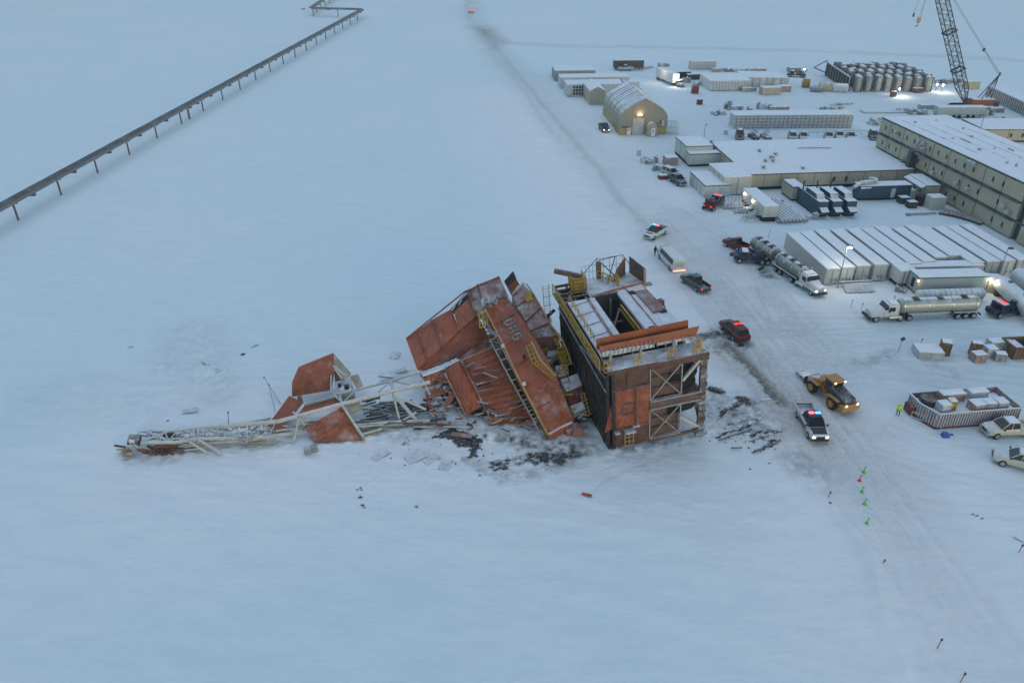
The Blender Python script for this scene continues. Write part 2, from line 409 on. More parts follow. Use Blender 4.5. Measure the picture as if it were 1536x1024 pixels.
    stain([(1130,678),(1150,670),(1168,662)], [.12,.25,.15], 1.3, .3, -.2)
    stain([(1070,600),(1110,620),(1145,640)], [3,4.5,3], .5, .9, -.05)
    for k_ in range(6):
        y_ = 614+k_*9; stain([(1085+k_*6,y_+6),(1110+k_*7,y_-2),(1140+k_*6,y_-8)], [.12,.2,.1], .9, .6, -.1)
    stain([(1060,585),(1080,586)], [.4,.5], 1.2, .4, -.1)
    stain([(1195,690),(1222,712)], [2,2.6], .34, .9, .0)
    stain([(1140,392),(1150,412),(1162,418)], [.8,1.3,.6], .9, .5)
    stain([(1290,545),(1340,530)], [1.2,1.2], .35, .9)
    stain([(1400,548),(1430,560)], [1.4,1.2], .35, .9)
    stain([(270,550),(290,500),(330,590)], [4,5,4], .16, .9, -.05)
    stain([(90,600),(250,590)], [7,5], .1, .9, -.05)
    stain([(200,690),(260,688)], [1,1], .35, .9)
    stain([(895,590),(880,640)], [1.6,1.6], .8, .9)
    for p in ((538,745),(543,758),(626,760),(308,545),(326,556),(382,519),(364,529),(536,735),(1468,775),(252,630),(195,520)):
        stain([p, (p[0]+3,p[1]+1)], [.12,.12], 1.3, .2, -.2)
    near_ = np.clip((Y-34)/38., .25, 1)
    broad = soft(segdist(fx, fy, PX([(540,640),(700,655),(880,665),(1000,668)]), [3,5,6,3]), 1.3, .1)*(.35+n3)+soft(segdist(fx, fy, PX([(1060,620),(1130,640),(1200,680)]), [4,6,4]), 1.3, .1)*(.35+n3)+soft(segdist(fx, fy, PX([(1060,505),(1110,540),(1180,610)]), [4,5,4]), 1.3, .1)*(.35+n3)
    dirt = np.clip(broad*.2+near_*road*.22*(.5+n2)+pad*.22*(.5+n2)+pad2*.12+far*.3+brown*.2+junction*.25+ruts*.42*np.clip((Y-30)/35., .45, 1), 0, 1)
    # relief: drifts, wheel ruts, churn
    ang = radians(-25); U = X*cos(ang)+Y*sin(ang); V = -X*sin(ang)+Y*cos(ang)
    sas = fbm(U*.12, V*.5, 41, 5)
    Z = (n1-.5)*.2+(sas-.5)*.3*(1-.6*np.clip(road+pad, 0, 1))+(n3-.5)*.035
    drift = soft(segdist(X, Y, PX([(215,640),(265,590),(300,545)]), [1.2,1.6,1.]), 1, 0)*.5
    edge = np.clip(soft(segdist(wx, wy, PX([(1180,700),(1240,760),(1290,830),(1345,920),(1400,1024)]), [1,1.3,1.3,1.3,1.3]), 1, 0), 0, 1)*.35
    edge2 = soft(segdist(wx, wy, PX([(800,170),(850,240),(900,310),(950,370)]), [1,1,1,1]), 1, 0)*.2
    churn = soft(segdist(X, Y, PX([(1070,600),(1120,625),(1170,680),(1225,705)]), [4,5,4,4]), 1, 0)*.3*(fbm(X*1.1, Y*1.1, 55)-.35)
    pile = soft(segdist(X, Y, PX([(1350,540),(1385,550),(1420,548)]), [2,2.5,1.5]), 1, 0)*.5
    hum = soft(segdist(X, Y, PX([(1160,690),(1260,900)]), [3,3]), 1, 0)*.1*n2
    gz = soft(segdist(X, Y, PX([(195,690),(330,672),(470,668),(640,642),(740,650),(830,660),(925,680),(1055,655),(1080,640)]), [1.5,1.5,1.8,2.2,3,3,1.6,1.6,2.5]), 1, 0)
    Z = Z+gz*.55*(fbm(X*1.3, Y*1.3, 71, 4)-.38)+soft(segdist(X, Y, PX([(470,600),(600,585),(660,560)]), [4,4,3]), 1, 0)*.35*(fbm(X*1.1, Y*1.1, 77, 4)-.4)
    fz = soft(segdist(X, Y, PX([(560,690),(700,700),(880,690),(960,690)]), [5,6,5,3]), 1, 0)
    Z = Z-.12*fz*np.clip(fbm(X*2.2, Y*2.2, 83, 3)*6-3.6, 0, 1)
    Z = Z+drift*n2*1.3+edge*n2+edge2*n2+churn+pile*n2-ruts*.09+hum
    me = bpy.data.meshes.new('ground'); ny, nx = X.shape
    co = np.stack([X, Y, Z], -1).reshape(-1, 3).astype(np.float32)
    idx = (np.arange(ny-1)[:,None]*nx+np.arange(nx-1)[None,:]).reshape(-1)
    q = np.stack([idx, idx+1, idx+nx+1, idx+nx], -1).astype(np.int32)
    me.vertices.add(len(co)); me.vertices.foreach_set('co', co.ravel())
    me.loops.add(q.size); me.loops.foreach_set('vertex_index', q.ravel())
    me.polygons.add(len(q)); me.polygons.foreach_set('loop_start', np.arange(0, q.size, 4, dtype=np.int32))
    me.polygons.foreach_set('use_smooth', np.ones(len(q), dtype=bool))
    pk = np.clip(1.15-np.minimum(segdist(X, Y, PX([(300,660),(600,640),(960,620)]))/22., segdist(X, Y, PX([(780,150),(960,340),(1150,540),(1300,720),(1480,960)]))/26.), 0, 1)
    ap = me.attributes.new('packed', 'FLOAT', 'POINT'); ap.data.foreach_set('value', pk.ravel().astype(np.float32))
    at = me.color_attributes.new('soil', 'FLOAT_COLOR', 'POINT')
    c = np.ones((len(co), 4), dtype=np.float32)
    c[:,0] = dirt.ravel(); c[:,1] = np.clip(oil, 0, 1).ravel(); c[:,2] = np.clip(brown+.6*junction, 0, 1).ravel()
    at.data.foreach_set('color', c.ravel())
    me.update(); me.validate()
    o = bpy.data.objects.new('ground', me); COL.objects.link(o); structure(o)
    o['label'] = 'flat snow covered tundra and gravel pad with vehicle tracks and oil stains'
    m = bpy.data.materials.new('ground_snow'); m.use_nodes = True; nt = m.node_tree; N = nt.nodes; L = nt.links
    b = N['Principled BSDF']; b.inputs['Roughness'].default_value = .9
    a = N.new('ShaderNodeAttribute'); a.attribute_name = 'soil'; sp = N.new('ShaderNodeSeparateColor'); L.new(a.outputs['Color'], sp.inputs[0])
    geo = N.new('ShaderNodeNewGeometry')
    def noise(sc, det=6, r=.6, vec=None):
        n = N.new('ShaderNodeTexNoise'); n.inputs['Scale'].default_value = sc; n.inputs['Detail'].default_value = det; n.inputs['Roughness'].default_value = r
        L.new(vec or geo.outputs['Position'], n.inputs['Vector']); return n.outputs['Fac']
    def rng(x, a0, a1, b0, b1):
        r = N.new('ShaderNodeMapRange'); r.inputs[1].default_value = a0; r.inputs[2].default_value = a1; r.inputs[3].default_value = b0; r.inputs[4].default_value = b1
        L.new(x, r.inputs[0]); return r.outputs[0]
    def mixc(f, A, B):
        x = N.new('ShaderNodeMix'); x.data_type = 'RGBA'
        for s_, v in ((0,f),(6,A),(7,B)):
            if isinstance(v, (tuple, float)): x.inputs[s_].default_value = v if isinstance(v, float) else (*v, 1)
            else: L.new(v, x.inputs[s_])
        return x.outputs[2]
    mp = N.new('ShaderNodeMapping'); mp.inputs['Rotation'].default_value = (0,0,radians(25)); mp.inputs['Scale'].default_value = (.25,1,1)
    L.new(geo.outputs['Position'], mp.inputs[0])
    wind = noise(.55, 7, .6, mp.outputs[0]); big = noise(.018, 5, .6); fine = noise(2.2, 8, .7)
    pa_ = N.new('ShaderNodeAttribute'); pa_.attribute_name = 'packed'
    base = mixc(rng(big, .35, .65, 0, 1), (.67,.775,.80), (.73,.795,.815))
    base = mixc(pa_.outputs['Fac'], base, (.82,.82,.82))
    rip = noise(1.5, 5, .55, mp.outputs[0])
    base = mixc(rng(wind, .42, .7, 0, .42), base, (.62,.69,.735))
    base = mixc(rng(rip, .5, .72, 0, .3), base, (.60,.67,.72))
    base = mixc(rng(fine, .55, .8, 0, .12), base, (.6,.63,.67))
    def mul(x, y):
        k = N.new('ShaderNodeMath'); k.operation = 'MULTIPLY'; L.new(x, k.inputs[0])
        if isinstance(y, float): k.inputs[1].default_value = y
        else: L.new(y, k.inputs[1])
        return k.outputs[0]
    soilcol = mixc(sp.outputs[2], (.34,.355,.35), (.33,.28,.24))
    c1 = mixc(mul(sp.outputs[0], rng(fine, .35, .65, .65, 1.25)), base, soilcol)
    c2 = mixc(mul(sp.outputs[1], rng(noise(3.5, 6, .8), .3, .55, .55, 1.1)), c1, (.022,.019,.018))
    L.new(c2, b.inputs['Base Color'])
    bp = N.new('ShaderNodeBump'); bp.inputs['Strength'].default_value = .6; bp.inputs['Distance'].default_value = .35
    ad = N.new('ShaderNodeMath'); ad.operation = 'ADD'; L.new(wind, ad.inputs[0]); L.new(mul(fine, .35), ad.inputs[1])
    L.new(ad.outputs[0], bp.inputs['Height']); L.new(bp.outputs[0], b.inputs['Normal'])
    me.materials.append(m)
make_ground()
#@@PART2
# ------------------------------------------------------------------ pipeline
def pipeline():
    base = [W(-75,392), W(25.4,330), W(186,232), W(355,139), W(497,53), W(545,24)]
    a = W(25.4,330); b = W(503,50.5); d = (b-a).normalized()
    st = a-d*29.5; end = W(544,26); L0 = (Vector((end.x,end.y,0))-st).dot(d)
    zt = 3.9; side = Vector((-d.y, d.x, 0))
    p0 = st; p1 = st+d*L0
    q1 = W(467,24); q2 = W(520,-14); q3 = W(600,-60)
    line = [p0, p1, Vector((q1.x,q1.y,0)), Vector((q2.x,q2.y,0)), Vector((q3.x,q3.y,0))]
    root = thing('pipeline', 'long dark elevated pipeline on posts zigzagging away across the tundra', 'pipeline', tuple(p0))
    offs = [(-.95,.3,0),(-.25,.26,0),(.35,.2,0),(.8,.17,-.1),(1.15,.14,-.25)]
    for k, (o, r, dz) in enumerate(offs):
        m = MB()
        pts = []
        for i, p in enumerate(line):
            s_ = side if i < 2 else side
            pts.append(Vector((p.x,p.y,zt+dz))+s_*(-o) + (Vector((0,-o*1.6,0)) if i in (1,2) else Vector((0,0,0))))
        m.path(pts, r, 8)
        # insulation joints
        for i in range(0, int(L0), 12): 
            c = pts[0]+(pts[1]-pts[0])*(i/L0); m.tube(c, c+d*.2, r*1.06, 8)
        m.build('pipe', 'pipe_dark' if k < 3 else 'pipe_rail', root, world=True)
    def bent(c, dd, wide=1.0, twin=False):
        s_ = Vector((-dd.y, dd.x, 0)); m = MB()
        m.bar(c-s_*1.2*wide+Vector((0,0,zt-.45)), c+s_*1.1*wide+Vector((0,0,zt-.45)), .3, .25)
        m.build('crossbeam', 'post_rust', root, world=True)
        m = MB(); m.tube(c-s_*.3+Vector((0,0,-.3)), c-s_*.3+Vector((0,0,zt-.6)), .2 if not twin else .3, 8)
        m.build('post', 'post_rust', root, world=True)
        e = c+dd*5.5; m = MB(); m.box(e.x-.5,e.y-.35,zt-.85,e.x+1.3,e.y+.35,zt-.4); m.build('anchor', 'post_rust', root, world=True)
    n = int((L0)/14.75)
    for i in range(n+1): bent(st+d*14.75*i, d)
    bent(st+d*(14.75*8.35-14.75), d, 1, True)
    for a_, b_ in ((line[1], line[2]), (line[2], line[3]), (line[3], line[4])):
        L_ = (b_-a_).length; dd = (b_-a_).normalized()
        for i in range(1, int(L_/14)+1): bent(a_+dd*min(14*i, L_), dd)
pipeline()
# ------------------------------------------------------------------ yellow handrails
def rails(m, p, q, h=1.1, n=None, r=.045, up=Vector((0,0,1)), mid=True):
    p = Vector(p); q = Vector(q); L_ = (q-p).length; n = n or max(1, int(L_/1.6))
    for i in range(n+1):
        c = p+(q-p)*i/n; m.tube(c, c+up*h, r, 5)
    m.tube(p+up*h, q+up*h, r*1.15, 5)
    if mid: m.tube(p+up*h*.55, q+up*h*.55, r*.9, 5)
def grid(m, c, nu, nv, r=.05):
    A, B, C, D = [Vector(x) for x in c]
    for i in range(nu+1):
        u = i/nu; m.tube(A+(B-A)*u, D+(C-D)*u, r, 5)
    for j in range(nv+1):
        v = j/nv; m.tube(A+(D-A)*v, B+(C-B)*v, r, 5)
# ------------------------------------------------------------------ rig base still standing
def rig_base():
    R = thing('rig_substructure', 'tall rust brown rig base standing beside the wreck, with snowy deck and open well slot', 'drilling rig', (11.70,70.07,0))
    R.rotation_euler = (radians(.44), radians(-4.94), radians(12.84))
    w, D, H1, H2 = 10.8, 19.0, 11.2, 12.5
    # walls
    m = MB(); m.sheet([(-.35,0.1,.2),(-.35,D,.2),(-.35,D,H1),(-.35,0.1,H1)], 26, 12, .3, dent=.1, seed=1)
    m.build('side_wall', 'oily', R)['label'] = 'oily black side wall facing the collapse'
    m = MB()
    for i in range(6): m.bar((-.68, 1.6+i*3.1, .2), (-.68, 1.6+i*3.1, H1), .12, .3)
    for z in (3.6, 7.4): m.bar((-.7, .1, z), (-.7, D, z), .1, .2)
    m.build('wall_stiffener', 'oily', R)
    m = MB(); m.sheet([(0,0,.3),(4.15,0,.3),(4.15,0,3.0),(0,0,3.0)], 10, 6, .25, dent=.05, seed=2); m.build('lower_panel', 'rust_brown', R)
    m = MB(); m.sheet([(-.1,-.12,2.95),(4.2,-.12,2.95),(4.2,-.12,8.3),(-.1,-.12,8.6)], 14, 14, .3, dent=.13, seed=3)
    m.sheet([(-1.0,.15,2.6),(-.1,-.16,3.3),(-.1,-.16,6.0),(-.25,.0,6.2)], 4, 5, .12, dent=.1, seed=4)
    m.build('wind_wall', 'orange_snowy', R)
    m = MB(); m.sheet([(0,.02,8.4),(4.2,.02,8.4),(4.2,.02,H1-.6),(0,.02,H1-.6)], 8, 5, .25, dent=.06, seed=5); m.build('upper_panel', 'rust_brown', R)
    m = MB()
    for z in (3.0, 8.35): m.bar((-.05,-.3,z), (4.2,-.3,z), .2, .16)
    m.bar((1.7,-.3,8.4), (1.7,-.3,10.3), .12); m.bar((2.6,-.34,3.1), (2.6,-.34,8.2), .14)
    m.bar((1.0,-.4,4.9),(2.5,-.4,4.9),.12); m.bar((1.0,-.4,6.2),(2.5,-.4,6.2),.12); m.bar((1.0,-.4,4.9),(1.0,-.4,6.2),.1)
    m.build('frame', 'panel_brown', R)
    # braced bays
    for z0, z1 in ((6.05, 10.35), (.55, 4.75)):
        m = MB(); m.sheet([(4.3,.35,z0),(8.0,.35,z0),(8.0,.35,z1),(4.3,.35,z1)], 8, 8, .15, dent=.05, seed=int(z0)+9); m.build('bay_panel', 'panel_brown', R)
        m = MB()
        for t in (.33, .66): m.bar((4.3,.1,z0+(z1-z0)*t), (8.0,.1,z0+(z1-z0)*t), .12)
        m.build('rail', 'rust_brown', R)
        m = MB(); m.bar((4.3,-.12,z0),(8.0,-.12,z1), .13); m.bar((4.3,-.05,z1),(8.0,-.05,z0), .1)
        m.bar((4.3,-.1,z0),(4.3,-.1,z1),.12); m.bar((8,-.1,z0),(8,-.1,z1),.14); m.bar((4.3,-.1,z0),(8,-.1,z0),.12); m.bar((4.3,-.1,z1),(8,-.1,z1),.1)
        m.build('cross_brace', 'dull_steel', R)
    m = MB(); m.box(4.2,-.25,4.8,10.5,.9,5.95); m.build('middle_beam', 'panel_brown', R, bevel=.04)
    m = MB(); m.box(8.0,.0,5.72,10.4,.2,5.8); m.bar((4.3,-.3,4.85),(10.4,-.3,4.85),.16); m.bar((4.3,-.3,5.95),(10.4,-.3,5.95),.16); m.build('flange', 'dull_steel', R)
    # open bay braces
    for a, b in (((8.1,-.1,7.9),(10.4,-.1,10.6)),((8.0,-.1,2.9),(10.3,-.1,.9))): m = MB(); m.bar(a, b, .32); m.build('diagonal_brace', 'white_steel', R)
    m = MB(); m.bar((4.3,-.1,.35),(10.4,-.1,.35),.3,.3); m.build('sill_beam', 'panel_brown', R)
    # end columns
    for y in (.1, 6.2, 12.4, D-.3):
        m = MB(); m.bar((10.55,y,0),(10.55,y,H1),.55,.5)
        m.box(10.15,y-.34,0,10.95,y-.24,H1)
        m.build('column', 'column_steel' if y < 1 else 'rust_brown', R)
        for k in range(9):
            m = MB(); q = random.Random(k); m.box(10.1+q.uniform(-.1,.1),y-.5,.6+k*1.2,10.9+q.uniform(-.1,.15),y-.3,.75+k*1.2+q.uniform(0,.5)); m.build('column_bracket', ['frost_dark','rust_brown','panel_brown'][k%3], R)
        m = MB(); m.box(9.9,y-.6,-.3,11.3,y+.6,.12); m.build('foot_plate', 'grey_steel', R)
    m = MB()
    for a, b in ((.1,6.2),(6.2,12.4),(12.4,D-.3)):
        m.bar((10.6,a,.8),(10.6,b,H1-.6),.26); m.bar((10.6,a,H1-.6),(10.6,b,.8),.26); m.bar((10.6,a,5.4),(10.6,b,5.4),.3)
    m.build('side_brace', 'panel_brown', R)
    # bullet tanks inside the open bay
    for z, y in ((9.9,.7),(8.25,.45),(6.75,.75),(3.9,.45),(3.0,1.5),(5.0,1.6),(9.0,2.4),(7.4,2.4)):
        m = MB(); m.cylx(6.6, 10.3, y+.7, z, 1.03, 20, [(0,1),(.72,1),(.82,.93),(.9,.78),(.96,.55),(1,.15)])
        m.build('drum', 'rubber', R, smooth=True)
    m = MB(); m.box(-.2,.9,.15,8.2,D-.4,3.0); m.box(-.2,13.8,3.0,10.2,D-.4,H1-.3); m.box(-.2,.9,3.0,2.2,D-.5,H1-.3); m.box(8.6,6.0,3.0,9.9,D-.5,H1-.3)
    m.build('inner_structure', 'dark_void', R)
    m = MB(); m.sheet([(-.4,D,.2),(10.8,D,.2),(10.8,D,H1),(-.4,D,H1)], 12, 10, .25, dent=.08, seed=31); m.build('rear_wall', 'rust_brown', R)
    # decks
    m = MB(); m.sheet([(-.6,-.5,H1),(10.9,-.5,H1),(10.9,2.0,H1),(-.6,2.0,H1)], 20, 5, .35, dent=.06, seed=6); m.build('front_deck', 'deck_snowy', R)
    m = MB(); m.bar((-.6,-.55,H1-.15),(10.9,-.55,H1-.15),.2,.35); m.bar((4.2,-.45,H1-.6),(10.9,-.45,H1-.6),.2,.4); m.build('deck_edge', 'rust_brown', R)
    m = MB(); m.sheet([(-.9,1.2,H2),(2.45,1.2,H2),(2.45,13.6,H2),(-.9,13.6,H2)], 5, 14, .3, dent=.03, seed=7); m.build('left_roof', 'wing_snow', R)
    m = MB()
    for k in range(5): m.bar((-.9,2.3+k*2.5,H2+.05),(1.7,2.9+k*2.5,H2+.05),.07,.06)
    m.bar((1.45,1.3,H2+.06),(1.6,13.5,H2+.06),.3,.16); m.build('roof_seam', 'panel_pink', R)
    m = MB(); m.sheet([(5.55,1.2,H2),(9.9,1.2,H2),(8.9,15.3,H2),(5.4,15.3,H2)], 6, 14, .3, dent=.03, seed=8); m.build('right_roof', 'wing_snow', R)
    m = MB(); m.sheet([(7.55,7.4,H2+.22),(9.25,7.4,H2+.22),(8.95,12.9,H2+.22),(7.4,12.9,H2+.22)], 6, 10, .2, dent=.03, seed=9)
    m.bar((6.9,1.4,H2+.05),(6.7,15,H2+.05),.14,.12); m.build('roof_hatch', 'panel_pink', R)
    for x, y in ((6.2,4.2),(7.0,12.9),(8.8,7.4)):
        m = MB(); m.box(x-.35,y-.3,H2+.02,x+.35,y+.3,H2+.22); m.build('vent', 'black', R)
    # slot walls
    m = MB(); m.box(5.4,4.4,3.0,5.62,14,H2-.3); m.box(2.3,13.7,6.0,5.6,14,H2+.05); m.box(2.2,4.4,3.0,2.4,14,H2-.3); m.build('slot_wall', 'dark_steel', R)
    m = MB()
    for z in (H2-.5, H2-1.2): m.bar((5.2,4.6,z),(5.1,11.5,z),.2,.2)
    for k in range(7): m.bar((5.2,4.6+k*1.1,H2-.5),(5.2,4.6+k*1.1,H2-1.6),.1)
    m.build('slot_handrail', 'yellow', R)
    m = MB()
    for a, b in (((2.6,9,8),(5.3,12.5,11)),((2.5,12,9.5),(5.3,11.4,9.8)),((2.5,10.2,8.2),(5.2,9.8,8.5)),((4.4,13.5,7),(4.4,13.3,12)),((3.4,13.5,7),(3.2,8,6.2)),((2.6,6,5),(5.2,7,5.3)),((3,4,8),(5,4,8.4))): m = MB(); m.tube(a, b, .13, 6); m.build('slot_pipe', 'tan_steel', R)
    m = MB(); m.box(2.4,4.4,2.9,5.5,13.8,3.6)
    for k in range(9): m.box(2.6+.3*(k%3),5+k*.9,3.6,3.6+.4*(k%4),5.6+k*.9,4.6+.3*(k%3))
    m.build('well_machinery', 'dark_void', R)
    # red wind-wall parapets
    m = MB(); m.sheet([(-1.0,2.2,H2+.1),(9.6,2.2,H2+.1),(9.6,2.25,H2+1.5),(-1.0,2.25,H2+1.35)], 20, 3, .1, dent=.02, seed=10)
    m.build('rear_parapet', 'orange', R)
    m = MB(); m.sheet([(-.8,1.2,H2-.05),(10.0,1.2,H2-.1),(10.6,1.5,H2+.95),(-.9,1.55,H2+.8)], 20, 3, .12, dent=.03, seed=11)
    m.build('front_parapet', 'orange_snowy', R)
    m = MB()
    m.sheet([(-.7,1.02,H2-.3),(5.2,1.02,H2-.3),(5.2,1.1,H2+.1),(-.7,1.1,H2+.3)], 16, 2, .08, dent=.05, seed=12, rag=.12); m.build('snow_fringe', 'frosted', R)
    m = MB(); random.seed(5)
    for k in range(22):
        x = -.5+k*.5; h_ = .55 if k < 12 else .35
        if k < 12 or k % 2 == 0: m = MB(); m.bar((x,.98,H2-.3),(x+(.25 if k < 12 else 0),1.05,H2+h_),.07); m.build('bracket', 'dull_steel', R)
    for x in (.1, 3.55, 7.35, 10.25):
        m = MB(); m.bar((x,.9,H1),(x,.9,H2),.28,.28); m.build('post', 'dull_steel', R)
        m = MB(); grid(m, [(x-1.1,-.3,H1-.1 if x < 9 else H1),(x-.3,-.3,H1-.1),(x-.3,-.3,H1+1.25),(x-1.1,-.3,H1+1.25)], 2, 2, .055)
        m.tube((x-1.1,-.3,H1+1.25),(x-1.1,.9,H1+1.25),.05,5); m.build('handrail', 'yellow', R)
    m = MB(); grid(m, [(9.2,.2,H1),(10.4,.2,H1),(10.4,.2,H1+1.5),(9.2,.2,H1+1.5)], 6, 1, .05); m.build('gate', 'ochre', R)
    # left walkway rails
    m = MB(); rails(m, (-1.35,.2,H1+.1), (-1.35,D,H1+.1), 1.15, 14, .06); rails(m, (-.7,4,H2+.02), (-.7,13.6,H2+.02), .9, 8, .05)
    m.bar((-1.35,.2,H1+.02),(-1.35,D,H1+.02),.12,.16); m.build('walkway_handrail', 'yellow', R)
    m = MB(); m.sheet([(-1.45,.1,H1-.05),(-.3,.1,H1-.05),(-.3,D,H1-.05),(-1.45,D,H1-.05)], 3, 18, .08, dent=.01); m.build('walkway', 'panel_brown', R)
    m = MB(); m.bar((-.9,0,H1-.9),(-.8,9,H1-2.2),.1); m.bar((-.8,0,8.3),(-.8,D,8.9),.12); m.build('conduit', 'grey_steel', R)
    # rear deck and its damaged gear
    Hb = H2-.35
    m = MB(); m.sheet([(2.2,13.9,Hb),(9.6,14.9,Hb),(9.9,19.2,Hb),(2.0,19.2,Hb)], 12, 8, .3, dent=.05, seed=14); m.build('rear_deck', 'deck_snowy', R)
    m = MB()
    for k in range(5): m.bar((-1.1,14+k*1.2,Hb-.1),(2.2,14.1+k*1.2,Hb-.1),.22,.3)
    for k in range(3): m.bar((-1+k*1.4,13.8,Hb-.3),(-1+k*1.4,19.2,Hb-.3),.22,.3)
    m.bar((-1,14,Hb),(2,18.5,Hb+.3),.15); m.build('deck_joist', 'rust_brown', R)
    m = MB(); m.sheet([(2.2,13.6,H2-.1),(9.2,14.7,H2-.1),(9.2,14.9,H2+.25),(2.2,13.85,H2+.25)], 8, 2, .08, dent=.04, seed=15); m.build('torn_sill', 'orange_snowy', R)
    m = MB(); grid(m, [(.6,16.2,Hb),(2.3,16.2,Hb),(2.3,16.2,Hb+1.9),(.6,16.2,Hb+1.9)], 5, 4, .06); grid(m, [(.6,18.2,Hb),(.6,16.2,Hb),(.6,16.2,Hb+1.9),(.6,18.2,Hb+1.9)], 5, 4, .06)
    grid(m, [(2.3,18.2,Hb),(2.3,16.2,Hb),(2.3,16.2,Hb+1.9),(2.3,18.2,Hb+1.9)], 4, 3, .06); m.build('rail_cage', 'yellow', R)
    m = MB(); m.box(.8,16.4,Hb,2.1,18,Hb+1.3); m.build('rear_winch', 'ochre', R)
    m = MB(); m.bar((2.0,16.9,Hb+1.7),(-1.1,18.6,Hb+2.3),.35,.6); m.build('overhanging_beam', 'panel_brown', R)
    m = MB(); rails(m, (2.6,19.1,Hb), (4.6,19.1,Hb), 1.9, 4, .03); rails(m, (8.1,19.1,Hb), (4.6,19.1,Hb), 2.6, 4, .035); m.build('rear_handrail', 'dull_steel', R)
    m = MB(); m.box(4.5,18.7,Hb,5.1,19.1,Hb+2.3); m.sheet([(5.9,17.2,Hb),(8.2,18.6,Hb),(8.2,18.6,Hb+2.5),(6.9,17.8,Hb+1.6)], 5, 4, .1, dent=.05, seed=16)
    m.sheet([(8.9,18.9,Hb),(9.7,15.4,Hb),(9.7,15.4,Hb+2),(8.9,18.9,Hb+2.3)], 5, 4, .12, dent=.05, seed=17); m.build('torn_plate', 'panel_brown', R)
    m = MB(); m.tube((2.4,17.5,Hb+1.8),(4.7,18.9,Hb+2.9),.05,5); m.tube((4.7,18.9,Hb+2.5),(8,18.9,Hb+2.7),.05,5); m.tube((8,18.9,Hb+2.7),(8.9,18.2,Hb+1.3),.05,5); m.tube((5.2,18.9,Hb+2),(7,18.4,Hb),.08,5)
    m.tube((7,18.9,Hb+2.6),(5.4,17.2,Hb),.07,5); m.build('bent_frame', 'dark_steel', R)
    m = MB(); rails(m, (4.5,18.6,Hb), (6.2,15.2,Hb), 1.3, 4, .07); rails(m, (6.2,15.2,Hb), (6.2,16.4,Hb), 1.6, 2, .08); m.build('stair_handrail', 'yellow', R)
    m = MB(); m.bar((9.6,15.2,Hb),(9.6,15.2,Hb+2.1),.25); m.box(9.2,14.7,Hb-.1,10.4,15.4,Hb+.1); m.build('corner_post', 'tan_steel', R)
    # ladder cage at the back left corner
    m = MB()
    for s_ in (0, .8):
        m.tube((-2.6+s_,19.2,4.5),(-2.6+s_,19.2,H1+1.2),.045,5)
    for k in range(22): m.tube((-2.6,19.2,4.6+k*.36),(-1.8,19.2,4.6+k*.36),.03,5)
    for k in range(5): m.path([(-2.6,19.2,7.4+k*1.2),(-2.6,18.5,7.4+k*1.2),(-1.8,18.5,7.4+k*1.2),(-1.8,19.2,7.4+k*1.2)], .03, 5)
    m.build('ladder', 'ochre', R)
    m = MB(); m.tube((-2.2,18.6,4),(-2.4,18.8,8),.35,8); m.tube((-2.4,18.8,8),(-1.2,19.4,8.4),.22,8); m.build('hose', 'black', R)
    # small gear at the foot of the front
    m = MB(); grid(m, [(1.2,-.5,.6),(2.2,-.5,.6),(2.2,-.5,2.4),(1.2,-.5,2.4)], 2, 3, .06); m.build('low_ladder', 'ochre', R)
    for b in ((1.15,-.9,2.5,2.4,-.15,2.75),(.0,-.7,2.6,.6,-.1,2.8),(2.2,-.5,2.95,3.0,-.1,3.1),(-.2,-.5,-.1,.5,.2,.35),(2.2,-.8,.0,3.2,-.2,.25)): m = MB(); m.box(*b); m.build('step_bracket', 'pale_grey', R, bevel=.03)
    m = MB(); m.bar((0,-.1,.2),(0,-.1,H1-.2),.4,.35); m.build('corner_column', 'oily', R)
rig_base()
